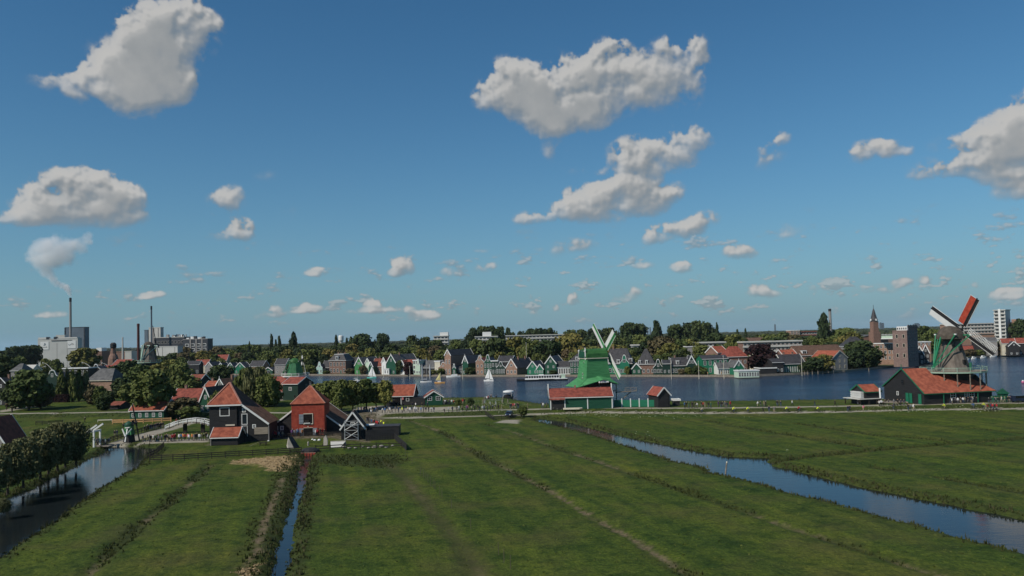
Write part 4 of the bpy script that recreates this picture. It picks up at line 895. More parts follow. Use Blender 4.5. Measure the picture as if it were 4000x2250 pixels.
for i in range(2, len(bank)-2):
    a, b = bank[i], bank[i+1]; mb.bar((a[0], a[1]-.12, .0), (b[0], b[1]-.12, .0), .25, 1.1)
mb.build('quay_edge', m_wood, kind='structure')
# ---------------------------------------------------------------- buildings further back
FR = 'town buildings beyond the far bank'
def BK(*a, **k):
    k.setdefault('group', FR); k.setdefault('cat', 'building'); return house(*a, **k)
def strip_flats(nm, label, p0, p1, py0, py1, Y, wall, band, floors, bays, D=12, gz=.3, th=0, short=None):
    """a long block with bands of windows and balcony slabs"""
    th = R(th); A, w = width_between(p0, p1, py1, Y, th); A.z = gz; H_ = AT((p0+p1)/2, py0, Y).z-gz
    r = thing(nm, label, 'building', A, th, FR); b = MB(); b.box(0,0,0,w,D,H_); b.build('wall', wall, r)
    b = MB(); b.box(-.6,-.8,H_,w+.6,D+.4,H_+.8); b.build('roof', band, r)
    zb = max(0, H_-3.2*floors); fh = (H_-zb)/floors
    for j in range(floors):
        s = MB(); s.box(-.3,-.7,zb+j*fh-.1,w+.3,-.02,zb+j*fh+.85 if j else zb+.2); s.build('balcony', band, r)
        for i in range(bays): window(r, w*(i+.5)/bays, 0, zb+j*fh+.9, w/bays*.82, fh-1.2, 3, 1, m_white, fw=.2)
    if short: LM.append(((p0+p1)/2, short, 'far', Y))
    return r, w, H_
strip_flats('gallery_flats', 'long low flats with white roof edge and balconies behind the copper beech', 2905, 3134, 1336, 1400, 520, m_brown, m_conc, 3, 14, short='the long balcony flats')
strip_flats('gallery_flats', 'long white-edged flats behind the vivid green house', 2640, 2835, 1341, 1400, 545, m_brick, m_conc, 3, 12, short='the white-edged flats')
strip_flats('gallery_flats', 'pale flat-roofed block behind the broad green villa', 2476, 2548, 1350, 1400, 540, m_conc, m_conc, 2, 5)
r_, w_, h_ = strip_flats('white_block', 'pale grey block rising from the trees left of the tall brick house', 1696, 1752, 1314, 1400, 760, m_conc, m_conc, 6, 4, short='the pale block in the trees')
b = MB(); b.box(w_*.42,2,h_+.8,w_*1.0,10,h_+4); b.build('roof_house', m_white, r_)
r_, w_, h_ = strip_flats('white_hall', 'low white hall with a box on its roof above the trees', 1858, 1945, 1316, 1400, 780, m_conc, m_conc, 2, 6)
b = MB(); b.box(w_*.33,2,h_+.8,w_*.72,10,h_+5); b.build('roof_house', m_white, r_)
strip_flats('overpass_hall', 'long thin grey building line across the treetops', 1978, 2215, 1310, 1400, 800, m_greyw, m_conc, 2, 16)
BK('modern_hall', 'modern building with a curved grey roof edge above riverside roofs', 'the curved roof hall', 2685, 2830, 1420, 1352, 1347, 'flat', m_greyw, m_grey, Y=490, D=14, win=(8,1), wsz=(1.4,1.6), w0=9)
BK('brick_block', 'windowless red-brown brick block above the balcony flats', 'the brick block', 2929, 2996, 1400, 1319, 1318, 'flat', m_brown, m_brown, Y=640, D=12, win=(0,0), cornice=False)
strip_flats('apartment_block', 'red roofed apartment block with white oriel windows beside the poplar', 3097, 3196, 1297, 1400, 760, m_dark, m_redbr, 3, 9, short='the red roofed apartments')
BK('apartment_block', 'cream end tower of the red roofed apartments', 'the cream end tower', 3092, 3128, 1400, 1290, 1289, 'flat', m_brick, m_cream, Y=758, D=12, win=(3,4), wsz=(2.2,1.4), w0=14)
BK('town_house', 'grey house with a broad hipped slate roof among trees', 'the hipped slate house', 3318, 3398, 1447, 1352, 1314, 'hip', m_greyw, m_slate, Y=470, D=14, hipr=.3, win=(3,1), w0=8)
BK('brick_apartments', 'tan brick apartments with a white roof loggia left of the brick tower', 'the tan brick apartments', 3405, 3502, 1440, 1341, 1340, 'flat', m_brick, m_conc, Y=455, D=8, th=-26, win=(6,3), wsz=(1.2,1.9), w0=3)
BK('roof_loggia', 'white glazed roof box on the tan brick apartments', None, 3444, 3493, 1341, 1322, 1321, 'flat', m_pale, m_white, Y=447, gz=17.0, D=5, th=-26, win=(4,1), wsz=(1.4,1.8), w0=.4)
# brick tower at the water
A, w = width_between(3492, 3549, 1440, 425, R(-50)); gz = .3
r = thing('brick_tower', 'tall mauve brick tower block with a white box on its roof', 'building', (A.x, 425, gz), R(-50), FR); hT = AT(3520, 1294, 425).z-gz
b = MB(); b.box(0,0,0,w,13,hT); b.build('wall', m_tower, r); b = MB(); b.box(-.1,-.1,hT,w+.1,13.1,hT+.5); b.build('parapet', m_tower, r)
b = MB(); b.box(w*.25,1,hT+.5,w*.98,8,hT+2.6); o = b.build('roof_house', m_white, r)
for i in range(5): window(o, w*(.33+.14*i), 1, hT+.8, .8, 1.3, 1, 1, m_white)
b = MB(); b.box(w*.98,2,hT+.5,w,13,hT+3.2); b.box(w*.70,6,hT+.5,w*.98,13,hT+3.2); b.build('lift_shaft', m_brown, r)
for z in (7.4, 15.2, 22.2):
    for x in (.30, .76): window(r, w*x, 0, hT*z/27.5, 1.2, 2.0, 1, 1, m_cream)
for z in range(6):
    for y in range(4): window(r, w, 2+3*y, 3+3.6*z, 1.0, 1.7, 1, 1, m_dark, rz=math.pi/2)
LM.append((3535, 'the brick tower', 'house', 425))
BK('town_house', 'dark gabled house with white edges right of the brick tower', 'the dark gables by the tower', 3578, 3612, 1447, 1383, 1352, 'gable', m_dark, m_slate, Y=440, D=10, th=-24, win=(2,2))
BK('town_house', 'dark gabled house with a scrap of red roof behind the thatched mill', 'the red scrap roof', 3604, 3634, 1445, 1378, 1346, 'gable', m_dark, m_red, Y=446, D=10, th=-24, win=(2,2))
BK('town_house', 'flat white-edged brick house between tower and thatched mill', None, 3580, 3640, 1440, 1335, 1334, 'flat', m_brick, m_white, Y=470, D=10, win=(4,2), w0=10)
for i, (p0, p1, yb, ye, yr, kd, wl, rf, lab, sh) in enumerate([
  (3752, 3810, 1388, 1370, 1348, 'eave', m_dark, m_slate, 'dark barn roof just right of the thatched mill', 'the dark barn roof'),
  (3756, 3808, 1392, 1368, 1351, 'eave', m_red, m_red, 'low red boathouse under a white gutter', 'the low red boathouse'),
  (3806, 3860, 1352, 1336, 1319, 'eave', m_dark, m_slate, 'dark roof with a white end on the green slope', 'the dark roof on the slope'),
  (3846, 3900, 1380, 1366, 1344, 'eave', m_dark, m_slate, 'broad black roof above the moored white boats', 'the black roof above the boats'),
  (3856, 3896, 1346, 1332, 1318, 'eave', m_greyw, m_grey, 'grey roofed house on the green slope', 'the grey slope house'),
  (3914, 3968, 1352, 1340, 1322, 'eave', m_cream, m_red, 'red roofed house with white gable ends', 'the red roofed house'),
  (3972, 4030, 1352, 1340, 1320, 'eave', m_dark, m_red, 'red roofed house at the far right of the shore', 'the red house at the edge'),
  (3940, 3984, 1374, 1352, 1334, 'gable', m_dark, m_slate, 'dark gable house near the pale mooring post', 'the dark gable house')]):
    BK('shore_house', lab, sh, p0, p1, yb, ye, yr, kd, wl, rf, Y=560-i*4, D=9, th=-20, win=(2,1), wsz=(1.1,1.2), cat='house', group='houses on the right shore')
r_, w_, h_ = strip_flats('high_rise', 'white high-rise with two columns of dark windows', 3886, 3930, 1213, 1300, 700, m_conc, m_conc, 8, 2, D=14, th=-48, short='the white high-rise')
b = MB(); b.box(w_*.42,-1.2,0,w_*.62,-.02,h_+1.4); b.build('stair_tower', m_white, r_); LM.append((3915, 'the white high-rise', 'house', 700))
strip_flats('office_block', 'long low office building with white bands left of the high-rise', 3700, 3886, 1266, 1306, 740, m_brick, m_conc, 3, 14)
BK('tan_block', 'windowless tan block right of the high-rise', 'the tan block', 3953, 3985, 1300, 1247, 1246, 'flat', m_brick, m_conc, Y=700, D=8, th=-40, win=(0,0), cornice=False)
strip_flats('office_block', 'low white-banded office wing between high-rise and tan block', 3944, 3956, 1262, 1300, 735, m_brick, m_conc, 3, 2)
# church
Yc = 760; A = AT(3416, 1300, Yc); gz = .3
r = thing('church', 'church with a slender dark spire and grey roof', 'church', (A.x, Yc, gz), R(10), FR)
zt = AT(3413, 1244, Yc).z-gz; za = AT(3410, 1203, Yc).z-gz; zb = AT(3416, 1296, Yc).z-gz
b = MB(); b.box(-3.8,-3.8,0,3.8,3.8,zb); b.box(-2.8,-2.8,zb,2.8,2.8,zt-3); b.build('tower', m_brown, r)
b = MB(); b.lathe([(3.3,zt-3),(3.6,zt-1),(2.9,zt),(1.9,zt+(za-zt)*.4),(1.0,zt+(za-zt)*.75),(.12,za)], 8, ph=math.pi/8); s = b.build('spire', m_slate, r); b = MB(); b.bar((0,0,za-1),(0,0,za+3),.25); b.build('spire_cross', m_dark, s)
b = MB()
for a in range(4):
    c, sn = math.cos(a*math.pi/2), math.sin(a*math.pi/2); b.tube((3.0*c,3.0*sn,zt-1.4),(3.6*c,3.6*sn,zt-1.4),1.1,1.1,10)
b.build('clock', m_white, r)
b = MB(); b.prism([(-38,0),(40,0),(40,zb*.45),(1,zb*.82),(-38,zb*.45)], 5, 40); b.build('nave', m_brown, r)
b = MB(); b.slab([(-39,4.5,zb*.44),(1,4.5,zb*.83),(1,40.5,zb*.83),(-39,40.5,zb*.44)], .3); b.slab([(41,4.5,zb*.44),(1,4.5,zb*.83),(1,40.5,zb*.83),(41,40.5,zb*.44)], .3); b.build('roof', m_grey, r)
def chimney_stack(nm, label, px, py0, py1, Y, wpx, m, top=None, gz=.3, taper=.8, parts=None):
    A = AT(px, py0, Y); s = Y/FPX; r0 = wpx*s/2; hh = A.z-gz
    t = thing(nm, label, 'chimney', (A.x, Y, gz)); b = MB(); b.lathe([(r0/taper, 0), (r0, hh*.94)], 14); b.build('shaft', m, t)
    b = MB(); b.lathe([(r0*1.0, hh*.94), (r0*1.12, hh*.95), (r0*1.12, hh*.995), (r0*.8, hh)], 14); b.build('cap', top or m, t); return t, hh, r0
chimney_stack('factory_chimney', 'tall grey-brown chimney with a dark cap beside the pointed poplar', 3241, 1206, 1315, 700, 10, m_greyw, m_dark)
# water tower far away
A = AT(1332, 1311, 1500); t = thing('water_tower', 'white drum-topped water tower above the wood', 'water tower', (A.x, 1500, .3)); hh = A.z
b = MB(); b.lathe([(3.5,0),(3.2,hh*.62)], 14); b.build('shaft', m_conc, t); b = MB(); b.lathe([(3.3,hh*.62),(5,hh*.72),(5,hh*.95),(4,hh)], 16); b.build('tank', m_white, t)
# distant skyline blocks
for px, py, w_, Y, lab in ((3441,1262,7,3600,'distant tower flat right of the church spire, first of the pair'),(3450,1264,7,3600,'distant tower flat right of the church spire, second of the pair'),(3585,1265,18,3800,'distant dark tower flats behind the brick tower'),(3028,1268,5,5200,'distant slim mast tower on the horizon'),(2530,1282,5,4200,'distant twin stack on the horizon, first'),(2540,1280,5,4200,'distant twin stack on the horizon, second')):
    A = AT(px, py, Y); ww = w_*Y/FPX; t = thing('distant_tower', lab, 'tower', (A.x, Y, 0)); b = MB(); b.box(-ww/2,0,0,ww/2,ww,A.z); b.build('wall', m_steel, t); b = MB(); b.box(-ww*.3,ww*.1,A.z,ww*.3,ww*.8,A.z+3); b.build('roof_house', m_dsteel, t)
print('far bank', time.time()-T0)
# ---------------------------------------------------------------- windmills
HEAD = R(70)
def sail_set(par, hub, Rr, alpha, m_stock, m_board, m_cloth, wid=1.9, bare=(), tilt=R(10), red=None, board=.62, head=HEAD, bars=None, inner=.17):
    """two stocks and four sails round a hub, facing the heading; everything in the mill's own frame"""
    n = Vector((math.sin(head)*math.cos(tilt), math.cos(head)*math.cos(tilt), math.sin(tilt)))
    e1 = Vector((math.cos(head), -math.sin(head), 0)); e2 = e1.cross(n); e2 = -e2 if e2.z < 0 else e2
    hub = Vector(hub); b = MB(); b.tube(hub-n*2.6, hub+n*.5, .32, .28, 10); b.build('windshaft', m_stock, par)
    for k in range(2):
        th = alpha+k*math.pi/2; d = -math.sin(th)*e1+math.cos(th)*e2; o = hub+n*(.18-.3*k)
        b = MB(); b.bar(o-d*Rr, o+d*Rr, .30, .26, up=n); b.build('stock', m_stock, par)
    for k in range(4):
        th = alpha+k*math.pi/2; d = -math.sin(th)*e1+math.cos(th)*e2; s = -math.cos(th)*e1-math.sin(th)*e2; o = hub+n*(.18-.3*(k % 2))
        f = MB(); r0, r1 = Rr*inner, Rr*.985; nb = int((r1-r0)/.42)
        for i in range(nb+1):
            r = r0+(r1-r0)*i/nb; tw = .12*(1-i/nb); a = o+d*r; f.bar(a, a+s*wid*.995+n*tw, .05 if k not in bare else .13, .06, up=n)
        for q in (.36, .68, 1.0): f.bar(o+d*r0+s*wid*q, o+d*r1+s*wid*q, .06, .06, up=n)
        sl = f.build('sail', bars or m_white, par)
        bt = .055 if k not in bare else .12
        c = MB(); q0 = r0+.15; rd = red is not None and k == red
        if k not in bare: c.slab([o+d*q0+s*.1-n*.05, o+d*(r1-.1)+s*.1-n*.05, o+d*(r1-.1)+s*wid*.93-n*.05, o+d*q0+s*wid*.93-n*.03], .02); c.v and c.build('sail_cloth', m_redsail if rd else m_cloth, sl)
        g = MB(); g.slab([o+d*(r0*.9)-s*.14, o+d*r1-s*.14, o+d*r1-s*(.14+board), o+d*(r0*.9)-s*(.14+board)], .04); g.build('wind_board', m_board[k] if isinstance(m_board, (list, tuple)) else m_board, sl)
        if board > .5:
            g = MB(); g.bar(o+d*r0-s*(.16+board), o+d*r1-s*(.16+board), .10, .10, up=n); g.build('sail_edge', m_white, sl)
def cap_mesh(L0, L1, wd, h, head, z0, m, par, rnd=1.0, name='cap', nseg=9):
    """boat shaped cap along the heading"""
    ax = Vector((math.sin(head), math.cos(head), 0)); sd = Vector((math.cos(head), -math.sin(head), 0)); b = MB(); vs = []; K = 11
    for i in range(nseg+1):
        t = i/nseg; x = -L0+(L0+L1)*t; q = 2*t-1; p = max(.12, (1-abs(q)**2.6))**.5; hh = h*(.62+.38*(1-(q+.1)**2)); ww = wd*p
        for j in range(K):
            a = math.pi*j/(K-1); cx = math.cos(a); sz = math.sin(a); vs.append(ax*x+sd*(ww*cx*(1 if rnd else 1))+Vector((0,0,z0+hh*(sz**.8)*(.35+.65*p))))
    fs = [(i*K+j, i*K+j+1, (i+1)*K+j+1, (i+1)*K+j) for i in range(nseg) for j in range(K-1)]
    fs += [tuple(range(K)), tuple(nseg*K+j for j in range(K-1, -1, -1))]+[(i*K, (i+1)*K, (i+1)*K+K-1, i*K+K-1) for i in range(nseg)]
    b.add(vs, fs); return b.build(name, m, par)
def octa(mb, prof, c=(0,0,0)): return mb.lathe(prof, 8, c, ph=math.pi/8)
def tail(par, z_cap, z_deck, r_deck, head, m, lo=5.0, sh=2.9, th=.2, back=3.4):
    n = Vector((math.sin(head), math.cos(head), 0)); e = Vector((math.cos(head), -math.sin(head), 0)); ft = -n*r_deck+Vector((0,0,z_deck+1.0))
    b = MB(); b.bar(-n*back+Vector((0,0,z_cap+1.6)), ft, th*1.5, th*1.5); b.build('tail_pole', m, par)
    for off, z, half in ((n*1.0, z_cap+.75, lo), (-n*2.3, z_cap+1.0, sh)):
        b = MB(); b.bar(off-e*half+Vector((0,0,z)), off+e*half+Vector((0,0,z)), th*1.3); o = b.build('cross_beam', m, par)
        for sg in (-1, 1):
            b = MB(); b.bar(off+e*half*sg+Vector((0,0,z)), ft, th, th); b.build('brace', m, par)
            b = MB(); b.bar(off+e*(half-.2)*sg+Vector((0,0,z)), off+e*(half+.35)*sg+Vector((0,0,z)), th*1.5); b.build('beam_end', m_white, o)
    b = MB(); b.tube(ft-e*.5, ft+e*.5, .28, .28, 10)
    for i in range(8):
        a = i*math.pi/4; q = n*math.cos(a)+Vector((0,0,1))*math.sin(a); b.bar(ft, ft+q*1.3, .09)
    b.build('winch', m, par)
def deck(par, r, z, m_floor, m_rail, nseg=16, posts=None, rail=1.0):
    b = MB(); b.lathe([(r*.45, z-.12), (r, z-.12), (r, z), (r*.45, z)], nseg); b.build('deck', m_floor, par)
    for i in range(nseg):
        a0, a1 = 2*math.pi*i/nseg, 2*math.pi*(i+1)/nseg; p = Vector((r*math.cos(a0), r*math.sin(a0), z)); q = Vector((r*math.cos(a1), r*math.sin(a1), z)); b = MB()
        b.bar(p+Vector((0,0,rail)), q+Vector((0,0,rail)), .12); b.bar(p+Vector((0,0,rail*.5)), q+Vector((0,0,rail*.5)), .07); b.bar(p+Vector((0,0,-.3)), q+Vector((0,0,-.3)), .12, .34); b.bar(p-Vector((0,0,.3)), p+Vector((0,0,rail+.1)), .12)
        b.build('railing', m_rail, par)
# --- the thatched mill on the right, on its tarred barn
TH = R(11.6); B0 = Vector((109.5, 209.6, .95))
m_railgreen = mat('pale_green_rail', (.30,.42,.33), .6, .1, 1.0)
m_beam = mat('mill_green_beam', (.022,.20,.095), .5, .12, 1.0)
m_gtrim = mat('green_trim', (.018,.13,.07), .5, .12, 1.0)
KB = thing('mill_barn', 'long black barn with orange tiled roof and green edges under the thatched mill', 'barn', B0, TH)
b = MB(); b.prism([(0,0),(15.8,0),(15.8,4.1),(7.9,9.1),(0,3.2)], .15, 7.6, 'x'); b.prism([(0,0),(15.8,0),(15.8,4.0),(10.1,7.2),(5.5,7.2),(0,3.2)], 7.6, 21.5, 'x'); b.build('wall', m_black, KB)
b = MB(); roof_slab(b, [(-.1,-.5,2.85),(7.7,-.5,2.85),(7.7,7.9,9.2),(-.1,7.9,9.2)], .14, .3, (1,0,0)); roof_slab(b, [(7.7,-.5,2.85),(22.4,-.5,2.85),(17.4,5.5,7.25),(7.7,5.5,7.25)], .14, .3, (1,0,0)); b.build('roof', m_orange, KB)
b = MB(); b.slab([(-.1,16.3,3.9),(7.7,16.3,3.9),(7.7,7.9,9.22),(-.1,7.9,9.22)], .14); b.slab([(7.7,16.3,3.9),(22.4,16.3,3.9),(17.4,10.1,7.25),(7.7,10.1,7.25)], .14); b.slab([(7.7,5.5,7.26),(17.4,5.5,7.26),(17.4,10.1,7.26),(7.7,10.1,7.26)], .1); b.slab([(22.4,-.5,2.85),(22.4,16.3,3.9),(17.4,10.1,7.24),(17.4,5.5,7.24)], .14); b.prism([(5.5,7.2),(10.1,7.2),(7.9,9.1)], 7.6, 7.68, 'x'); b.build('rear_roof', m_orange, KB)
b = MB(); b.bar((-.16,-.5,2.95), (-.16,7.9,9.4), .1, .32); b.bar((-.16,16.3,4.0), (-.16,7.9,9.4), .1, .32); b.bar((-.16,7.9,9.2), (-.16,7.9,10.6), .14); b.build('bargeboard', m_gtrim, KB)
b = MB(); b.box(-.1,-.62,2.72,22.5,-.5,2.92); b.build('gutter', m_gtrim, KB)
window(KB, 0, 7.9, 5.2, 1.1, 1.2, 2, 2, m_dark, rz=-math.pi/2)
for y, w_ in ((4.8, .9), (1.3, 1.0)): door(KB, 0, y, .1, w_, 2.6, m_green2, m_gtrim, rz=-math.pi/2)
door(KB, 0, 6.2, .1, 1.0, 2.6, m_green2, m_gtrim, rz=-math.pi/2); window(KB, 0, 10.0, 1.9, .9, 1.1, 2, 2, m_white, rz=-math.pi/2)
for x in (9.2, 15.0): window(KB, x, 0, 1.5, 1.7, 1.3, 2, 2, m_white)
window(KB, 13.3, 0, 1.7, 1.0, 1.2, 2, 2, m_white); door(KB, 12, 0, .05, 1.3, 2.2, m_dark, m_gtrim)
for x in (5.9, 16.6):
    b = MB(); b.bar((x,-.45,0),(x,-.45,2.75),.2); b.build('post', m_gtrim, KB)
LM.append((3640, 'the black mill barn', 'house', 210))
cx, cy = 16.4, 7.9
KM = thing('thatched_windmill', 'thatched windmill with green tail beams and one red sail', 'windmill', B0+Vector((math.cos(TH)*cx-math.sin(TH)*cy, math.sin(TH)*cx+math.cos(TH)*cy, 0)), 0)
zd = 8.35
b = MB(); octa(b, [(5.3,2.0),(4.9,zd)]); b.build('base', m_black, KM)
b = MB(); octa(b, [(4.75,zd),(4.15,zd+1.5),(3.55,zd+3.4),(2.95,zd+5.6),(2.4,zd+7.6),(2.1,zd+8.8)]); b.build('body', m_thatch, KM)
b = MB(); octa(b, [(2.5,zd+8.5),(2.6,zd+8.9),(2.2,zd+9.3)]); b.build('curb', m_dark, KM)
cap_mesh(4.1, 3.4, 3.3, 3.7, HEAD, zd+8.9, m_thatchdk, KM)
deck(KM, 8.4, zd, m_wood, m_railgreen, 16)
for i in range(16):
    a = 2*math.pi*i/16; p = Vector((8.1*math.cos(a), 8.1*math.sin(a), 0)); lx = p.x*math.cos(-TH)-p.y*math.sin(-TH)+cx; ly = p.x*math.sin(-TH)+p.y*math.cos(-TH)+cy
    zr = max(0, min(2.95+(ly+.5)*.755, 7.2)) if -.5 < ly < 16 and lx < 22 else 0.1
    b = MB(); b.bar((p.x,p.y,zr-.1),(p.x,p.y,zd-.1),.2); b.build('deck_post', m_wood, KM)
n_ = Vector((math.sin(HEAD), math.cos(HEAD), 0))
sail_set(KM, n_*3.9+Vector((0,0,19.6)), 11.2, R(52.5), m_dark, m_dark, m_sail, wid=2.1, red=3, board=.75, bare=(1, 2))
tail(KM, zd+9.2, zd, 7.3, HEAD, m_beam, 5.2, 3.2, .24)
b = MB(); e_ = Vector((math.cos(HEAD), -math.sin(HEAD), 0)); c_ = n_*3.2+Vector((0,0,zd+10.2)); b.bar(c_-e_*1.2, c_+e_*1.2, .9, 1.6); b.build('breast_board', m_cream, KM)
for ang, zz, rr in ((R(-72), zd+1.9, 3.95), (R(-72), zd+5.7, 2.87), (R(-110), zd+6.9, 2.55), (R(-40), zd+.2, 4.45)):
    b = MB(); b.box(-.45,-.25,0,.45,.3,1.2 if zz > zd+1 else 2.0); w = b.build('window', m_gtrim if zz < zd+1 else m_dark, KM); w.location = (rr*math.cos(ang), rr*math.sin(ang), zz); w.rotation_euler = (0,0,ang+math.pi/2)
    b = MB(); b.add([(-.35,-.27,.12),(.35,-.27,.12),(.35,-.27,1.05),(-.35,-.27,1.05)], [(0,1,2,3)]); b.build('pane', m_glass, w)
LM.append((3720, 'the thatched windmill', 'house', 218))
# small orange roofed shed with timber racks left of the barn
r, w, He, Hr = house('rack_shed', 'small orange roofed shed with stacked white planks left of the mill barn', 'the plank shed', 3381, 3441, 1580, 1529, 1502, 'eave', m_black, m_orange, m_gtrim, Y=214, gz=1.0, th=12, D=6.0, win=(0,0), tiles=.3, cat='shed')
r.location.z = 1.0
for k in range(6):
    b = MB(); b.box(-1.0-.1*(k % 2),.3,1.75+k*.3,-.2,4.9,1.93+k*.3); b.build('plank', m_white, r)
b = MB(); b.box(-2.4,-.9,1.45,w+.2,6.4,1.62); b.build('platform', m_conc, r)
for x in (-2.1, .6, 3.0):
    for y in (-.7, 5.8):
        b = MB(); b.bar((x,y,-.9),(x,y,1.5),.22); b.build('platform_post', m_dwood, r)
b = MB(); b.box(-.06,-.06,-.2,w+.06,6.06,1.44); b.build('dark_base', MATS['dark_boards'], r)
b = MB(); b.bar((w-.8,-.9,1.6),(w-.6,-.5,4.4),.34); b.build('leaning_board', m_white, r)
# --- the green saw mill in the middle
YP = 236.0; A = AT(2321, 1500, YP); PM = thing('green_sawmill', 'bright green sawmill windmill with white and green sails above a red shed', 'windmill', (A.x, YP, 1.0), 0)
rot = R(20); ca, sa = math.cos(rot), math.sin(rot)
def tp(x, y, z): return (x*ca-y*sa, x*sa+y*ca, z)
def tapered(mb, x0, x1, y0, y1, z0, X0, X1, Y0, Y1, z1):
    mb.add([tp(x0,y0,z0),tp(x1,y0,z0),tp(x1,y1,z0),tp(x0,y1,z0),tp(X0,Y0,z1),tp(X1,Y0,z1),tp(X1,Y1,z1),tp(X0,Y1,z1)], [(3,2,1,0),(4,5,6,7),(0,1,5,4),(1,2,6,5),(2,3,7,6),(3,0,4,7)])
b = MB(); N = 24
for i in range(N):   # courses of shingles, each a little proud of the one above
    t0, t1 = i/N, (i+1)/N; z0, z1 = 7.0+6.9*t0, 7.0+6.9*t1; k0, k1 = t0**.85, t1**.85
    f0 = (-4.2+.85*k0, 4.1-.9*k0, -3.3+.6*k0, 3.3-.6*k0); f1 = (-4.2+.85*k1, 4.1-.9*k1, -3.3+.6*k1, 3.3-.6*k1); e = .05
    tapered(b, f0[0]-e, f0[1]+e, f0[2]-e, f0[3]+e, z0, *f1, z1)
b.build('body', m_mill, PM)
for x, z in ((-4.12, 7.6), (-4.0, 8.9), (-3.45, 12.2)):
    b = MB(); b.box(-.3,-.06,0,.3,.06,.8); o = b.build('window', m_pale, PM); o.location = tp(x, -.6, z); o.rotation_euler = (0, 0, rot-math.pi/2)
    b = MB(); b.add([(-.2,-.08,.1),(.2,-.08,.1),(.2,-.08,.7),(-.2,-.08,.7)], [(0,1,2,3)]); b.build('pane', m_glass, o)
b = MB(); secs = []
for k in range(9):
    a = math.pi*k/8; secs.append((2.95*math.cos(a)*(1 if k else 1), 2.75*math.sin(a)**.75))
vs = []
for x in (-3.5, 3.5):
    for (y, z) in secs: vs.append(tp(x, y, 14.05+z))
b.add(vs, [tuple(range(9)), tuple(range(17, 8, -1))]+[(i, i+9, i+10, i+1) for i in range(8)]+[(0, 8, 17, 9)]); b.build('cap', m_milldk, PM)
b = MB(); tapered(b, -3.7, 3.6, -3.05, 3.05, 13.86, -3.7, 3.6, -3.05, 3.05, 14.12); b.build('cap_trim', m_cream, PM)
b = MB(); b.bar(tp(-3.75,-2.2,13.6), tp(-3.75,-2.2,17.2), .3); b.bar(tp(-3.75,2.2,13.6), tp(-3.75,2.2,16.6), .3); b.bar(tp(-3.8,-2.6,16.2), tp(-3.8,2.6,16.2), .2); b.build('cap_post', m_white, PM)
b = MB(); tapered(b, -3.9, -3.55, -2.5, 2.5, 14.2, -3.9, -3.55, -1.5, 1.5, 16.4); b.build('cap_end', m_green, PM)
# flared skirt roof over the saw floor
b = MB()
b.slab([tp(-7.6,-4.2,5.6), tp(-4.2,-4.6,6.4), tp(-4.0,-3.0,8.0), tp(-4.2,3.0,8.0), tp(-7.6,4.2,5.6)], .16)
b.slab([tp(-7.4,-4.3,5.55), tp(-.2,-6.6,7.6), tp(-.2,-3.0,8.6), tp(-4.1,-3.2,7.9)], .16)
b.slab([tp(5.6,-5.0,6.0), tp(-.2,-6.6,7.6), tp(-.2,-3.0,8.6), tp(4.0,-3.2,7.6)], .16)
b.slab([tp(5.6,-5.0,6.0), tp(6.0,4.4,6.0), tp(4.0,3.2,7.6), tp(4.0,-3.2,7.6)], .16)
b.slab([tp(-7.6,4.2,5.6), tp(6.0,4.6,6.0), tp(4.0,3.2,7.6), tp(-4.1,3.2,7.6)], .16)
b.build('skirt_roof', m_mill, PM)
b = MB(); b.add([tp(-1.6,-6.35,7.05), tp(1.8,-6.2,7.05), tp(-.2,-6.5,7.6)], [(0,1,2)])
for k in range(6): b.ball(tp(-1.3+.55*k,-6.3,7.0), .3, 8, 4, sy=.3)
b.build('scalloped_board', m_white, PM)
b = MB(); tapered(b, -3.6, 4.2, -3.2, 3.2, 0, -3.6, 4.2, -3.2, 3.2, 6.3); b.build('saw_floor', m_dark, PM)
for x in (-5.8, -3.6, -.6, 2.4, 5.0):
    b = MB(); b.bar(tp(x,-4.6,0), tp(x,-4.6,6.4), .24); b.build('post', m_green, PM)
b = MB(); tapered(b, -6.8, 5.4, -4.8, -3.4, 4.0, -6.8, 5.4, -4.8, -3.4, 4.2); b.build('saw_platform', m_wood, PM)
b = MB(); b.box(-.9,-.06,0,.9,.06,1.2); o = b.build('window', m_white, PM); o.location = tp(-.2, -3.25, 4.3); o.rotation_euler = (0,0,rot)
n_ = Vector((math.sin(HEAD), math.cos(HEAD), 0))
sail_set(PM, n_*4.15+Vector((0,0,15.9)), 10.0, R(33), m_mill, m_mill, m_sail, wid=1.55, board=.7, bare=(1,))
b = MB(); q = n_*3.6+Vector((0,0,15.3)); b.bar(q-Vector((0,0,1.0)), q+Vector((0,0,1.6)), 1.6, 1.0); b.build('breast_board', m_mill, PM)
b = MB(); b.bar((6.2,-1.5,3.6),(12.5,-1.2,3.9),1.6,.18); b.bar((6.4,-1.5,.2),(10.8,-1.3,3.6),.26); b.bar((9.0,-2.0,4.9),(12.4,-1.9,4.9),.1); b.bar((9.0,-2.0,4.4),(12.4,-1.9,4.4),.08)
for x in (9.0, 10.7, 12.4): b.bar((x,-2.0,3.7),(x,-2.0,5.0),.1)
b.build('hoist_platform', m_wood, PM)
LM.append((2310, 'the green sawmill', 'house', 230))
r, w, He, Hr = house('saw_shed', 'long red roofed green shed with white posts below the green sawmill', 'the long green shed', 2150, 2393, 1590, 1550, 1516, 'eave', m_green, m_red, m_white, Y=223, gz=.95, th=0, D=9, win=(0,0), tiles=.3, cat='shed')
for x in (0.1, w*.235, w*.60, w-.1):
    b = MB(); b.box(x-.14,-.12,0,x+.14,-.02,He); b.build('post', m_white, r)
b = MB(); b.box(.2,-.06,0,w*.22,-.02,He-.35); b.build('opening', m_dark, r); b = MB(); b.box(.0,-.75,He-.75,w*.235,-.05,He-.55); b.build('canopy_edge', m_white, r)
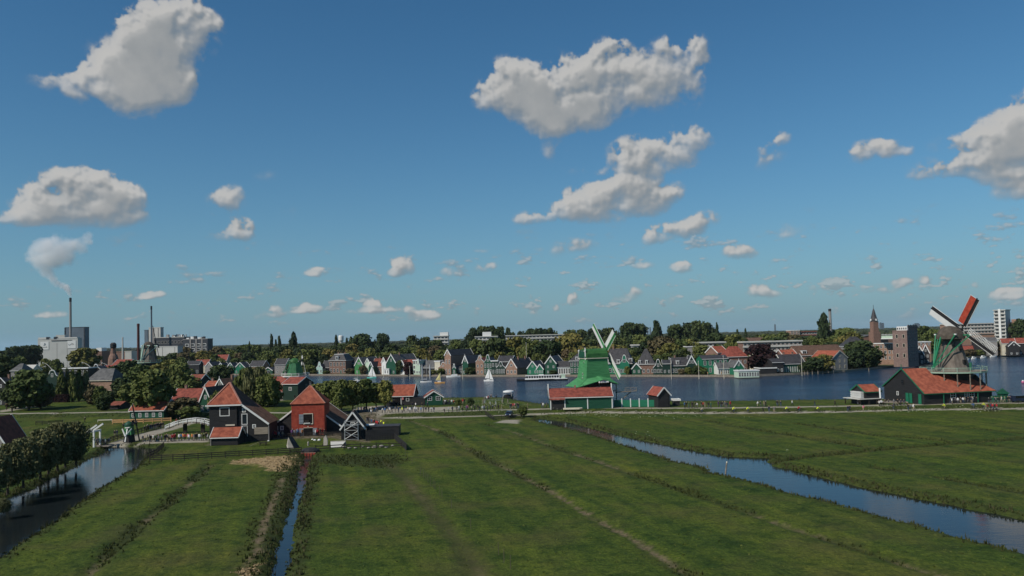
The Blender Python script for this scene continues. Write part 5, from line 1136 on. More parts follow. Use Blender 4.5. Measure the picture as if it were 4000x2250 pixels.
b = MB(); b.slab([(-.25,-.8,He-.7),(w*.235,-.8,He-.7),(w*.235,.1,He+.3),(-.25,.1,He+.3)], .12); b.build('canopy', m_red, r)
b = MB(); b.bar((-.35,3.6,Hr-.3),(-.35,3.9,Hr+1.5),.26); b.build('finial', m_white, r); b = MB(); b.bar((w+.35,4.2,Hr-.3),(w+.35,4.6,Hr+1.2),.26); b.build('finial', m_white, r)
b = MB(); b.box(w*.41,4,Hr-.4,w*.41+.5,4.5,Hr+.9); b.build('chimney', m_brown, r)
t = thing('log_stack', 'white birch logs stacked along the foot of the green shed', 'logs', tuple(AT(2255, 1589, 221.6)[:2])+(.97,))
for i in range(7):
    b = MB(); b.tube((-4,-.3+.26*(i % 4)+.13*(i//4),.16+.23*(i//4)),(.6+.4*(i % 3),-.3+.26*(i % 4)+.13*(i//4),.16+.23*(i//4)),.13,.13,8); b.build('log', m_cream, t)
r, w, He, Hr = house('gable_shed', 'black gable shed with white edges and red roof at the end of the green fence', 'the black gable shed', 2571, 2618, 1590, 1542, 1514, 'gable', m_black, m_red, m_white, Y=221, gz=.95, th=14, D=6.5, win=(0,0), attic=0, tiles=.3, cat='shed', over=.5)
b = MB(); b.box(w*.15,-.05,0,w*.85,-.01,He-.2); b.build('door', m_dark, r)
r, w, He, Hr = house('lean_shed', 'tiny dark lean-to with a white slanting roof edge by the water', 'the tiny lean-to', 2634, 2656, 1580, 1561, 1541, 'flat', m_dark, m_white, m_white, Y=226, gz=.8, D=3, win=(0,0), cat='shed')
# green board fence with white posts
def fence(nm, label, pts, post_gap, rails, hgt, m_post, m_rail, board=None, pw=.12, rw=.12, rt=.04, cat='fence', gz=None, post_h=None, zs=None):
    """pts: world points; every post and every rail of a bay is a part"""
    P0 = Vector(pts[0]); t = thing(nm, label, cat, P0); pts = [Vector(p)-P0 for p in pts]
    pm = None; k = 0
    for a, b in zip(pts[:-1], pts[1:]):
        L_ = (b-a).length; n = max(1, round(L_/post_gap))
        for i in range(n+1):
            if i == 0 and k: continue
            p = a+(b-a)*i/n; q = MB(); q.box(-pw/2,-pw/2,-.25,pw/2,pw/2,(post_h or hgt+.1))
            if pm is None: pm = q.mesh('post', m_post)
            o = put('post', pm, t, loc=p); k += 1
        for i in range(n):
            p, q = a+(b-a)*i/n, a+(b-a)*(i+1)/n
            for rz_ in rails:
                m = MB(); m.bar(p+Vector((0,0,rz_)), q+Vector((0,0,rz_)), rt, rw); m.build('rail', m_rail, t)
            if board is not None:
                m = MB(); m.bar(p+Vector((0,0,hgt*.5)), q+Vector((0,0,hgt*.5)), .05, hgt*.92); m.build('panel', board, t)
    return t
def gp(px, py, z=0.0): return G(px, py, z)
fence('board_fence', 'green board fence with white posts between the green shed and the black gable shed', [G(2396, 1590, .95), G(2566, 1589.5, .95)], 2.7, [], 2.1, m_white, m_green, board=m_green2, pw=.28, post_h=2.45)
# --- the small green mill further left and its barns
m_smill = mat('weathered_mill_green', (.028,.135,.058), .65, .2, 1.0, col2=(.045,.18,.075)); YS = 300; A = AT(1154, 1500, YS); SM = thing('small_green_windmill', 'small green windmill behind the red tiled barn', 'windmill', (A.x, YS, .9), 0)
zd = 8.6
b = MB(); octa(b, [(3.8,0),(3.4,zd)]); b.build('base', m_black, SM)
b = MB(); octa(b, [(3.3,zd),(2.7,zd+2.4),(2.1,zd+4.6)]); b.build('body', m_smill, SM)
cap_mesh(2.2, 2.1, 1.8, 2.1, HEAD, zd+4.5, m_milldk, SM); deck(SM, 5.3, zd, m_wood, m_white, 12, rail=.8)
n_ = Vector((math.sin(HEAD), math.cos(HEAD), 0)); sail_set(SM, n_*2.7+Vector((0,0,zd+5.6)), 6.6, R(8), m_dark, m_green, m_sail, wid=1.3, board=.35)
tail(SM, zd+4.6, zd, 4.4, HEAD, m_smill, 2.6, 1.6, .14, 2.2)
LM.append((1160, 'the small green windmill', 'house', 300))
r, w, He, Hr = house('mill_shed', 'tall green front shed with a black gable under the small green windmill', 'the tall green shed', 1105, 1164, 1553, 1499, 1474, 'eave', m_bgreen, m_red, m_white, Y=288, gz=.9, th=-22, D=9.5, win=(0,0), cat='shed')
r['label'] = 'tall green front shed with a black gable under the small green windmill'
window(r, w*.5, 0, 3.6, 1.3, 1.2, 2, 2, m_white); window(r, w*.8, 0, 1.0, .7, .9, 1, 2, m_dark); window(r, w, 5, 4.3, .9, 1.3, 1, 2, m_greyw, rz=math.pi/2)
b = MB(); b.prism([(.02,0),(9.5,0),(9.5,He),(4.75,Hr-.1),(.02,He)], w+.01, w+.05, 'x'); b.build('gable_wall', m_black, r)
r, w, He, Hr = house('long_shed', 'long red roofed shed with a white front left of the small windmill', 'the long red roofed shed', 1034, 1112, 1556, 1529, 1472, 'eave', m_dark, m_red, m_white, Y=292, gz=.9, th=-8, D=11, win=(4,1), wsz=(.9,1.2), cat='shed')
# --- tiny mill on the pond dam
g = G(505, 1722, .25); TM = thing('tiny_green_windmill', 'tiny green windmill with white tail beams at the pond end', 'windmill', g, 0)
b = MB(); octa(b, [(1.3,-.2),(1.05,1.5)]); b.build('base', m_black, TM)
b = MB(); tapered_ = [(-.85,-.85,1.4),(.85,-.85,1.4),(.85,.85,1.4),(-.85,.85,1.4),(-.7,-.7,3.5),(.7,-.7,3.5),(.7,.7,3.5),(-.7,.7,3.5)]; b.add(tapered_, [(3,2,1,0),(4,5,6,7),(0,1,5,4),(1,2,6,5),(2,3,7,6),(3,0,4,7)]); b.build('body', m_mill, TM)
cap_mesh(1.0, 1.0, .95, 1.1, HEAD, 3.45, m_green, TM); sail_set(TM, n_*1.25+Vector((0,0,4.1)), 4.3, R(3), m_dark, m_dark, m_dark, wid=.7, board=.15, bars=m_dark)
for a, c in (((-1.1,-1.0,2.9),(0,-1.9,1.3)), ((1.1,-1.0,2.9),(0,-1.9,1.3)), ((0,-.8,3.0),(0,-2.0,0)), ((-.5,-.9,3.1),(.6,-1.0,3.2))):
    b = MB(); b.bar(a, c, .2); b.build('tail_beam', m_white, TM)
LM.append((505, 'the tiny windmill', 'house', 177))
# --- the thatched mill in the trees far left
YT = 430; A = AT(583, 1420, YT); FM = thing('far_thatched_windmill', 'thatched windmill with pale green beams among trees by the brick chimney', 'windmill', (A.x, YT, .5), 0)
zd = 13.0
b = MB(); octa(b, [(5.5,0),(5.0,zd)]); b.build('base', m_black, FM)
b = MB(); octa(b, [(4.6,zd),(3.4,zd+4.5),(2.5,zd+8)]); b.build('body', m_thatch, FM); cap_mesh(3.4, 3.2, 2.8, 3.4, HEAD, zd+7.8, m_thatchdk, FM); deck(FM, 6.4, zd, m_wood, m_railgreen, 12)
sail_set(FM, n_*3.8+Vector((0,0,zd+9.6)), 10.5, R(92), m_dark, m_dark, m_dark, wid=1.9, board=.4, bars=m_dark)
tail(FM, zd+8, zd, 5.4, R(25), mat('pale_green_beam', (.34,.48,.40), .6, .1, 1.0), 5.0, 3.0, .3)
LM.append((583, 'the far thatched mill', 'far', 430))
print('mills', time.time()-T0)
# ---------------------------------------------------------------- the near farm
m_planks = mat('pale_planks', (.30,.255,.20), .85, .2, 1.5, stretch=(.4,.4,4))
m_ridge = mat('salmon_ridge_tiles', (.42,.20,.15), .75, .12, 1.5)
g = G(819, 1731, 0); YB = g.y; BB = thing('black_barn', 'tall black barn with a pyramid tile roof and white edged lean-to', 'barn', (g.x, g.y, 0), R(4))
b = MB(); D = 9.0
b.prism([(0,0),(6.0,0),(6.0,8.55),(3.4,12.9),(0,8.55)], .3, D, 'y'); b.v = []; b.f = []; b.m = []
b.box(0,0,0,6.0,D,8.55); b.prism([(6.0,0),(12.9,0),(12.9,4.05),(6.95,8.5),(6.0,8.5)], .28, D, 'y'); b.build('wall', m_black, BB)
# horizontal weatherboards, proud of the wall
b = MB()
for i in range(33):
    z = .15+i*.255; b.box(0,-.035,z,5.98,0,z+.225)
    xr = 12.9 if z < 3.9 else 12.9-(z+.25-4.05)*1.337
    if xr > 6.2: b.box(6.02,.245,z,xr-.05,.28,z+.225)
b.build('weatherboards', m_black, BB, kind='stuff')
A1, A2 = (3.4,4.0,13.0), (3.4,5.0,13.0)
b = MB(); tile_poly(b.slab([(-.3,-.35,8.45),(7.1,-.35,8.45),A1], .1), [(-.3,-.36,8.58),(7.1,-.36,8.58),(3.4,4.0,13.12)], (1,0,0), .3); b.build('front_roof', m_orange, BB)
b = MB(); b.slab([(-.3,-.35,8.45),A1,A2,(-.3,9.35,8.45)], .1); b.slab([(-.3,9.35,8.45),A2,(7.1,9.35,8.45)], .1)
q = [(7.1,-.35,8.45),A1,A2,(7.1,9.35,8.45)]; tile_poly(b.slab(q, .1), [Vector(v)+Vector((.1,0,.1)) for v in q], (0,1,0), .3)
q = [(7.1,-.35,8.45),(13.15,-.35,3.85),(13.15,9.35,3.85),(7.1,9.35,8.45)]; tile_poly(b.slab(q, .1), [Vector(v)+Vector((.08,0,.1)) for v in q], (0,1,0), .3); b.build('shade_toned_side_roof', m_brntile, BB)  # side slopes browner than the front: their shade is put into the tile colour
b = MB(); b.bar((7.1,-.35,8.6),(3.4,4.0,13.25),.34,.18); b.bar((-.3,-.35,8.6),(3.4,4.0,13.25),.30,.16); b.bar(A1, A2, .4,.5); b.build('ridge_tiles', m_ridge, BB)
b = MB(); b.box(-.75,-.55,8.2,7.15,-.36,8.48); b.build('gutter', m_white, BB); b = MB(); b.bar((7.05,-.42,8.45),(13.15,-.42,3.85),.08,.42); b.build('bargeboard', m_white, BB)
b = MB(); b.bar((13.0,.1,0),(13.0,.1,3.9),.2); b.build('corner_post', m_greyw, BB); b = MB(); b.box(5.85,-.12,0,6.03,-.04,8.4); b.build('recess_shadow_strip', m_dark, BB)  # the thin dark strip stands for the shadow in the wall's recess
window(BB, 3.35, 0, 5.9, 2.2, 1.95, 1, 1, m_white, fw=.16)
for x, z, w_, h_ in ((7.55, 6.6, .8, .95), (9.75, 2.95, .8, .9)): window(BB, x, .24, z, w_, h_, 2, 2, m_white, fw=.16)
window(BB, 7.65, .24, 3.85, 1.3, 2.45, 1, 1, m_white, fw=.14); door(BB, 7.6, .24, 1.2, 1.2, 2.3, m_black, m_white)
b = MB()
for i in range(7): b.box(9.8,.1,1.6+i*.22,12.8,.22,1.8+i*.22)
b.build('boarded_panel', m_planks, BB)
LM.append((930, 'the tall black barn', 'near', YB))
r, w, He, Hr = house('front_shed', 'low black shed with a red tiled roof in front of the tall black barn', 'the low black shed', 826, 929, 1741, 1706, 1671, 'eave', m_black, m_orange, m_white, gz=0, th=3, D=5.0, win=(0,0), tiles=.3, cat='shed')
b = MB()
for i in range(int(He/.25)): b.box(0,-.035,.08+i*.25,w,0,.29+i*.25)
b.build('weatherboards', m_black, r, kind='stuff'); b = MB(); b.bar((-.1,-.1,0),(-.1,-.1,He),.16); b.build('corner_post', m_greyw, r)
b = MB(); b.box(w*.30,.6+3.8,Hr+.2,w*.66,.6+4.0,Hr+.5); b.build('lintel', m_cream, r)
r, w, He, Hr = house('black_wing', 'black gabled wing with broad white edges between the barns', 'the black wing', 1050, 1338, 1697, 1672, 1566, 'gable', m_black, m_brntile, m_white, Y=186.5, gz=.1, th=2, D=15, win=(0,0), attic=0, tiles=.32, cat='barn', over=.3)
for x in (.105, .18): window(r, w*x, 0, 1.15, .85, 1.0, 2, 2, m_white, fw=.18)
b = MB()
for i in range(28):
    z = .1+i*.25; x1 = w/2*(z-He)/(Hr-He) if z > He else 0; b.box(x1+.1,-.035,z,w-x1-.1,0,z+.22)
b.build('weatherboards', m_black, r, kind='stuff')
# red tiled barn
YR = 184.0; A, w = width_between(1140, 1269, 1690, YR, R(5)); gz = .1; RB = thing('red_barn', 'square barn clad in red tiles with grey shutters and a pointed roof', 'barn', (A.x, YR, gz), R(5))
He = AT(1205, 1578, YR).z-gz; Hp = He+4.1; D = 7.6
b = MB(); b.box(0,0,0,w,D,He); b.build('wall', m_redwall, RB)
b = MB(); tile_poly(b, [(0,-.01,.3),(w,-.01,.3),(w,-.01,He),(0,-.01,He)], (1,0,0), .27, .06); b.build('wall_tiles', m_redwall, RB, kind='stuff')
b = MB(); tile_poly(b, [(w+.01,0,.3),(w+.01,D,.3),(w+.01,D,He),(w+.01,0,He)], (0,1,0), .27, .05); b.build('wall_tiles', m_redwall, RB, kind='stuff')
b = MB()
for i in range(int(He/.42)): b.box(-.02,-.055,.3+i*.42,w+.02,-.01,.34+i*.42)
b.build('tile_courses', m_redsail, RB, kind='stuff')
ap = (w/2, D/2, Hp); o = .22; cs = [(-o,-o,He-.05),(w+o,-o,He-.05),(w+o,D+o,He-.05),(-o,D+o,He-.05)]
b = MB()
for i in range(4):
    q = [cs[i], cs[(i+1) % 4], ap]; b.slab(q, .08)
    n = (Vector(q[1])-Vector(q[0])).cross(Vector(q[2])-Vector(q[0])).normalized(); n = n if n.z > 0 else -n
    if i in (0, 1): tile_poly(b, [Vector(v)+n*.1 for v in q], Vector(q[1])-Vector(q[0]), .3)
b.build('roof', m_orange, RB)
b = MB()
for c in cs[:2]: b.bar(Vector(c)+Vector((0,0,.14)), Vector(ap)+Vector((0,0,.14)), .24, .14)
b.build('ridge_tiles', m_ridge, RB); b = MB(); b.bar((w/2,D/2,Hp-.1),(w/2,D/2,Hp+.9),.42); b.box(w/2-.3,D/2-.3,Hp+.9,w/2+.3,D/2+.3,Hp+1.0); b.build('finial', m_grey, RB)
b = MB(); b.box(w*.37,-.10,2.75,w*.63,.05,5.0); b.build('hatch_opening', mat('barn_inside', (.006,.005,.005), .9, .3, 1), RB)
b = MB(); b.box(w*.355,-.17,2.6,w*.65,-.05,2.8); b.box(w*.355,-.17,5.0,w*.65,-.05,5.16); b.box(w*.63,-.16,2.8,w*.65,-.05,5.0); b.build('hatch_frame', m_cream, RB)
m_shut = mat('grey_blue_shutters', (.22,.25,.28), .6, .1, 1.5, stretch=(4,4,.4))
b = MB(); b.box(w*.225,-.16,2.75,w*.36,-.08,5.0)
for z in (3.1, 3.85, 4.6): b.box(w*.23,-.2,z,w*.355,-.16,z+.12)
b.build('shutter', m_shut, RB)
b = MB(); b.box(w*.375,-.35,2.8,w*.56,-.06,2.98); b.build('sack', m_white, RB); b = MB(); b.box(w*.40,-.2,2.98,w*.53,.0,3.6); b.build('crate', m_dwood, RB)
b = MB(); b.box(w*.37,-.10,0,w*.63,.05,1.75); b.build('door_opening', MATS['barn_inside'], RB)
for x0, x1 in ((w*.235, w*.36), (w*.64, w*.765)):
    b = MB(); b.box(x0,-.17,.05,x1,-.09,1.7); b.build('door_leaf', m_shut, RB)
b = MB(); b.box(w*.36,-.13,1.75,w*.64,-.05,1.86); b.build('door_lintel', m_cream, RB); b = MB(); b.box(w*.47,-.1,2.05,w*.52,-.06,2.2); b.build('number_plate', m_cream, RB)
LM.append((1205, 'the red tiled barn', 'near', YR))
# gable shed with scaffolding
r, w, He, Hr = house('gable_barn', 'black gable shed with white edges behind a scaffold tower', 'the scaffolded shed', 1333, 1424, 1718, 1672, 1611, 'gable', m_black, m_brntile, m_white, gz=0, th=8, D=6.5, win=(0,0), attic=0, tiles=.3, cat='shed', over=.45)
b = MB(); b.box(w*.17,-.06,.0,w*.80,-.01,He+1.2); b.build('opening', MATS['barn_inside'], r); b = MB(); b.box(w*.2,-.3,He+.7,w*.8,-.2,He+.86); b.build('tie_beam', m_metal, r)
window(r, w*.5, -.12, He+.45, .9, .9, 2, 2, m_white, fw=.14)
t = thing('scaffold_tower', 'grey scaffold tower with white diagonal braces before the gable shed', 'scaffold', G(1346, 1722, 0), R(6)); sw, sh, sd_ = 2.95, 4.3, 1.1
for x in (0, sw):
    for y in (0, sd_):
        b = MB(); b.tube((x,y,-.05),(x,y,sh),.05,.05,6); b.build('upright', m_metal, t)
for i in range(9):
    z = .25+i*.5
    for x in (0, sw): b = MB(); b.tube((x,0,z),(x,sd_,z),.035,.035,5); b.build('rung', m_metal, t)
    if i % 2 == 0: b = MB(); b.tube((0,0,z),(sw,0,z),.045,.045,5); b.build('ledger', m_metal, t)
for z0, z1, mm in ((.3, 2.1, m_white), (2.3, 4.0, m_white), (2.1, .5, m_metal), (4.0, 2.5, m_metal)): b = MB(); b.tube((0,-.06,z0),(sw,-.06,z1),.06,.06,5); b.build('brace', mm, t)
for z in (2.15, 4.15): b = MB(); b.box(.05,.05,z,sw-.05,sd_-.05,z+.06); b.build('scaffold_board', m_planks, t)
# tarred board fence: every board a part
def board_fence(nm, label, p, q, hgt, m, bw=.55):
    P0 = Vector(p); t = thing(nm, label, 'fence', P0); v = Vector(q)-P0; n = int(v.length/bw); u = v.normalized()
    for i in range(n):
        a = u*(i*v.length/n); c = u*((i+1)*v.length/n-.03); k = (i*37 % 5)*.015; b = MB(); b.bar(a+Vector((0,0,hgt/2+k)), c+Vector((0,0,hgt/2+k)), .05+.02*(i % 2), hgt+2*k); b.build('board', m, t)
    for z in (.4, hgt-.3): b = MB(); b.bar(Vector((0,.07,z)), v+Vector((0,.07,z)), .06, .12); b.build('rail', m, t)
    return t
board_fence('board_fence', 'black board fence right of the scaffolded shed', G(1428, 1722, 0), G(1541, 1716, 0), 2.25, m_black)
board_fence('board_fence', 'black board fence running forward into the meadow', G(1541, 1716, 0), G(1588, 1760, 0), 1.3, m_dark)
t = thing('flat_roof_shed', 'low flat black roof behind the board fence', 'shed', G(1432, 1706, 0), R(3)); b = MB(); b.box(0,0,0,7.4,4.5,2.15); b.build('wall', m_black, t); b = MB(); b.box(-.1,-.1,2.15,7.5,4.6,2.3); b.build('roof', m_slate, t); b = MB(); b.slab([(-.2,.5,2.5),(1.7,.5,2.55),(1.7,2.0,2.7),(-.2,2.0,2.65)], .05); b.build('skylight', m_white, t)
# rail fences
def rails(label, pts, gap=2.4, z=(.35, .75, 1.1), m=None, m2=None, nm='rail_fence', rw=.17, h=1.15): return fence(nm, label, pts, gap, z, h, m or m_dwood, m2 or m or m_dwood, pw=.12, rw=rw, rt=.05)
rails('three-rail dark fence between the barnyard lawn and the cut reed', [G(585, 1803, 0), G(720, 1798, 0), G(880, 1788, 0), G(1040, 1779, 0), G(1178, 1770, 0)])
rails('two-rail dark fence right of the narrow ditch', [G(1232, 1762, 0), G(1345, 1755, 0), G(1470, 1752, 0), G(1570, 1750, 0)], 3.0, (.45, .95))
rails('dark yard fence below the red tiled barn', [G(1052, 1712, 0), G(1140, 1709, 0), G(1235, 1705, 0), G(1330, 1703, 0)], 2.0, (.3, .6, .9), h=.95)
rails('dark yard fence beside the steps of the black barn', [G(938, 1722, 0), G(1045, 1715, 0)], 2.0, (.4, .8))
rails('brown rail fence along the path left of the tiny green windmill', [G(430, 1728, 0), G(500, 1706, 0), G(565, 1686, 0), G(640, 1668, 0)], 2.0, (.45, .85, 1.15))
rails('dark rail fence on the pond corner', [G(575, 1790, 0), G(610, 1775, 0), G(640, 1748, 0)], 1.6, (.4, .9))
rails('dark gate fence in the meadow left of the drawbridge', [G(140, 1662, 0), G(190, 1660, 0), G(245, 1656, 0)], 1.6, (.4, .8, 1.1))
rails('brown cattle fence round the gravel by the parked blue car', [G(1895, 1622, .25), G(1928, 1642, 0), G(1990, 1640, 0), G(2035, 1636, 0), G(2040, 1622, 0)], 2.0, (.4, .8, 1.1))
fence('timber_barrier', 'orange timber barrier along the works by the arched bridge', [G(440, 1655, .1), G(560, 1652, .1), G(668, 1647, .1)], 2.6, (.45, 1.0), 1.15, m_orangew, m_orangew, pw=.2, rw=.34, rt=.1)
fence('white_beam_fence', 'low white beam left of the orange barrier', [G(382, 1648, .1), G(438, 1646, .1)], 4, (.5,), .5, m_cream, m_cream, rw=.3)
fence('white_beam_fence', 'low white beam at the meadow edge above the pollard willows', [G(-60, 1651, .1), G(52, 1651, .1)], 4, (.3,), .4, m_cream, m_cream, rw=.3)
# stones and benches in the yard
t = thing('wedge_shelter', 'pale wooden wedge-shaped shelter standing on the barn lawn', 'shelter', G(1124, 1755, 0), R(15)); b = MB()
b.add([(0,0,0),(1.3,-.15,0),(.15,.2,2.45),(1.0,1.6,0),(-.25,.5,.7)], [(0,1,2),(0,2,4),(4,2,3),(0,4,3),(3,1,0)]); b.build('pale_face', m_stone, t); b = MB(); b.add([(1.32,-.15,0),(2.4,1.3,0),(.95,1.7,2.3),(.17,.2,2.47)], [(0,1,2,3)]); b.slab([(1.32,-.15,0),(2.4,1.3,0),(.95,1.7,2.3),(.17,.2,2.47)], .06); b.build('dark_face', m_dark, t)
t = thing('picnic_table', 'dark picnic table on the lawn before the black barn', 'table', G(1028, 1741, 0), R(8)); b = MB(); b.box(-.9,-.4,.7,.9,.4,.76); b.build('tabletop', m_dwood, t)
for y in (-.75, .75): b = MB(); b.box(-.9,y-.14,.42,.9,y+.14,.47); b.build('bench', m_dwood, t)
for x in (-.6, .6):
    for s in (-1, 1): b = MB(); b.bar((x,s*.75,0),(x,s*.15,.7),.09); b.build('leg', m_dwood, t)
b = MB(); b.bar((-2.6,-.9,.1),(-.9,-.2,.75),.06); t2 = b.build('leaning_pole', m_planks); t2.location = G(1028, 1741, 0); t2['label'] = 'pale pole leaning on the dark picnic table'; t2['category'] = 'pole'
t = thing('culvert', 'dark stone culvert with brick face at the head of the narrow ditch', 'culvert', G(1212, 1765, 0), R(4)); b = MB(); b.lathe([(2.0,-1.0),(1.9,.35),(1.2,.75),(.3,.85)], 12, sy=.8); b.build('mound', m_dark, t); b = MB(); b.box(-1.5,-1.9,-1.1,1.4,-1.5,.1); b.build('brick_face', m_brown, t)
for i in range(5): b = MB(); b.box(-1.4+.58*i,-2.0,-1.0,-1.0+.58*i,-1.9,.02); b.build('plank', m_redwall, t)
t = thing('bollard', 'small pale round-topped post beside the ditch culvert', 'post', G(1204, 1742, 0)); b = MB(); b.lathe([(.16,0),(.2,.5),(.18,.8),(.05,.95)], 10); b.build('shaft', m_stone, t); b = MB(); b.lathe([(.19,.42),(.21,.5)], 10); b.build('band', m_grey, t)
t = thing('stone_slab', 'tilted pale gravestone-like slab beside the wooden hoist', 'slab', G(1272, 1742, 0), R(-12)); b = MB(); b.prism([(-.45,0),(.45,0),(.5,1.3),(.1,2.3),(-.4,1.7)], -.12, .12); b.build('slab', m_stone, t); b = MB(); b.bar((-.9,.4,0),(-.2,.2,1.6),.12); b.build('prop', m_dwood, t)
t = thing('boat_ramp', 'pale concrete ramp before the scaffolded shed', 'ramp', G(1293, 1748, 0), R(4)); b = MB(); b.slab([(0,0,-.1),(2.0,0,-.1),(2.6,2.6,.75),(-.5,2.6,.75)], .12); b.build('ramp', m_conc, t); b = MB(); b.box(-.5,2.5,.0,2.7,2.8,1.0); b.build('ramp_wall', m_stone, t)
for k in range(9):
    px, py = 1345+k*24+random.uniform(-5, 5), 1752+random.uniform(-3, 3)-k*.7; s = random.uniform(.35, .6); o = MB().ball((0,0,s*.3), s, 7, 4, sz=.55).build('boulder', m_stone); o.location = G(px, py, 0); o['category'] = 'stone'; o['group'] = 'pale stones along the ramp fence'; pend(o, 'pale stone in the row below the scaffolded shed', px)
for k, (px, py, s) in enumerate(((1221,1719,.3),(1230,1722,.35),(1247,1722,.4),(1049,1724,.25))): o = MB().ball((0,0,s*.4), s, 7, 4, sz=.7).build('sack', m_white); o.location = G(px, py, 0); o['category'] = 'sack'; pend(o, 'white sack lying in the barnyard', px)
# ---------------------------------------------------------------- left: bridge, village
def arch_bridge():
    t = thing('arched_footbridge', 'white railed arched footbridge left of the black barn', 'bridge', (0, 0, 0)); Yb = 196.0; px = [(645,1679),(680,1664),(715,1656),(750,1652),(785,1655),(812,1662),(826,1668)]; pts = [AT(x, y, Yb) for x, y in px]
    P0 = pts[0].copy(); t.location = P0; pts = [p-P0 for p in pts]
    for i in range(len(pts)-1):
        a, c = pts[i], pts[i+1]; b = MB(); b.slab([a, c, c+Vector((0,2.4,0)), a+Vector((0,2.4,0))], .16); b.build('deck_plank', m_wood, t)
        for y in (0, 2.4):
            for z, wd_ in ((1.05, .16), (.55, .30)): b = MB(); b.bar(a+Vector((0,y,z)), c+Vector((0,y,z)), .08, wd_); b.build('rail', m_white, t)
            for f in (0, .5): p = a+(c-a)*f+Vector((0,y,0)); b = MB(); b.bar(p-Vector((0,0,.1)), p+Vector((0,0,1.1)), .12); b.build('post', m_white if f == 0 else m_dwood, t)
        if i in (2, 4): b = MB(); b.bar(a+Vector((0,1.2,-3.4)), a+Vector((0,1.2,.1)), .5, .9); b.build('pier', m_dwood, t)
    return t
arch_bridge(); LM.append((740, 'the arched footbridge', 'near', 196))
g = G(367, 1747, 0); t = thing('drawbridge', 'white drawbridge portal with a balance frame at the pond', 'bridge', g, 0)
for y in (0, 2.6): b = MB(); b.bar((0,y,-.3),(0,y,3.6),.32); b.build('portal_post', m_white, t)
b = MB(); b.bar((0,-.2,3.5),(0,2.8,3.5),.34); b.build('lintel', m_white, t)
for y in (0, 2.6): b = MB(); b.bar((-1.8,y,3.25),(.7,y,4.9),.22,.34); b.build('balance_beam', m_white, t)
b = MB(); b.bar((-1.8,-.2,3.25),(-1.8,2.8,3.25),.5,.4); b.build('counterweight', m_white, t); b = MB(); b.box(-.4,.1,.0,3.2,2.5,.14); b.build('deck', m_wood, t)
for y in (.1, 2.5): b = MB(); b.bar((-.2,y,1.0),(3.2,y,1.0),.09); b.build('railing', m_dwood, t)
LM.append((367, 'the white drawbridge', 'near', 170))
house('pond_house', 'white walled house with a russet roof half outside the frame by the willows', 'the white pond house', -120, 27, 1792, 1746, 1636, 'gable', m_greyw, m_redbr, m_white, gz=0, th=4, D=8, win=(3,1), attic=0, cat='house', tiles=.35)
VG = 'houses of the old village'
def VH(*a, **k): k.setdefault('group', VG); k.setdefault('gz', .5); return house(*a, **k)
VH('village_house', 'green house under a long red tiled roof left of the black barn', 'the long red roofed green house', 668, 776, 1612, 1567, 1519, 'eave', m_green, m_red, m_white, th=-8, D=8.5, win=(5,1), wsz=(.9,1.3), chim=1, tiles=.3)
VH('village_house', 'dark green gable house with white edges right of the long red roof', 'the dark green gable house', 780, 826, 1615, 1568, 1513, 'gable', m_green, m_slate, m_white, Y=247, th=-10, D=14, win=(2,1), attic=1, fin=True)
VH('village_house', 'low green house with a red roof behind the tiny windmill blade', 'the low green house', 507, 640, 1642, 1602, 1563, 'eave', m_green, m_orange, m_white, gz=.2, th=-5, D=8, win=(5,1), wsz=(.9,1.2), tiles=.3)
VH('garden_shed', 'small black shed with a rusty roof on the meadow edge', 'the rusty roofed shed', 428, 470, 1604, 1583, 1569, 'eave', m_black, m_redbr, m_dark, th=-12, D=5, win=(1,1), wsz=(.4,.4), cat='shed', barge=False)
VH('village_house', 'black gable house with an ornate white edge and cross window', 'the ornate black gable', 840, 880, 1560, 1513, 1480, 'gable', m_bgreen, m_brntile, m_white, Y=278, th=-26, D=15, win=(0,0), attic=1, fin=True, awin=(1.2,1.5), chim=1)
VH('village_house', 'house with a bright orange roof behind the ornate black gable', 'the bright orange roof', 797, 842, 1560, 1512, 1489, 'eave', m_dark, m_orange, m_white, Y=296, th=-8, D=8, win=(0,0), chim=1)
VH('village_house', 'house with a red roof and white edge beyond the spring willow', 'the white-edged red roof', 722, 772, 1555, 1497, 1464, 'eave', m_dark, m_redbr, m_white, Y=320, th=-18, D=9, win=(2,1))
VH('village_house', 'house with a red roof slope right of the ornate black gable', 'the red slope', 905, 935, 1545, 1512, 1487, 'eave', m_dark, m_red, m_white, Y=310, th=-20, D=8, win=(1,1))
VH('village_house', 'black house with a steep roof and white edge at the left edge', 'the steep black house', -40, 46, 1545, 1522, 1476, 'gable', m_black, m_slate, m_white, Y=300, th=-10, D=10, win=(1,1), chim=1)
VH('manor', 'stately tan fronted house with a broad grey roof and pale statues', 'the tan manor house', 340, 436, 1532, 1486, 1440, 'hip', m_brick, m_grey, m_cream, Y=345, th=-6, D=12, hipr=.6, win=(6,1), wsz=(1.1,1.8), attic=0)
VH('village_house', 'tall dark house with a white outlined bell gable among poplars', 'the dark bell gable', 172, 236, 1528, 1478, 1446, 'bell', m_bgreen, m_slate, m_white, Y=350, th=-4, D=10, win=(3,1), wsz=(1.2,2.2), awin=(1.0,1.6))
VH('village_house', 'low house with white framed gallery windows below the silo block', 'the white gallery house', 243, 344, 1500, 1438, 1434, 'flat', m_dark, m_white, m_white, Y=400, D=9, win=(5,2), wsz=(2.0,3.0), w0=2.5)
VH('village_house', 'white framed black bell gable below the yellow-green tree', 'the small black bell gable', 355, 394, 1490, 1444, 1423, 'bell', m_black, m_slate, m_white, Y=410, D=9, win=(4,2), wsz=(1.1,1.6), awin=(.8,.8))
VH('village_house', 'red roofed low house right of the bell gable', 'the low red roof', 396, 436, 1480, 1440, 1428, 'eave', m_white, m_red, m_white, Y=425, D=8, win=(2,1), w0=3)
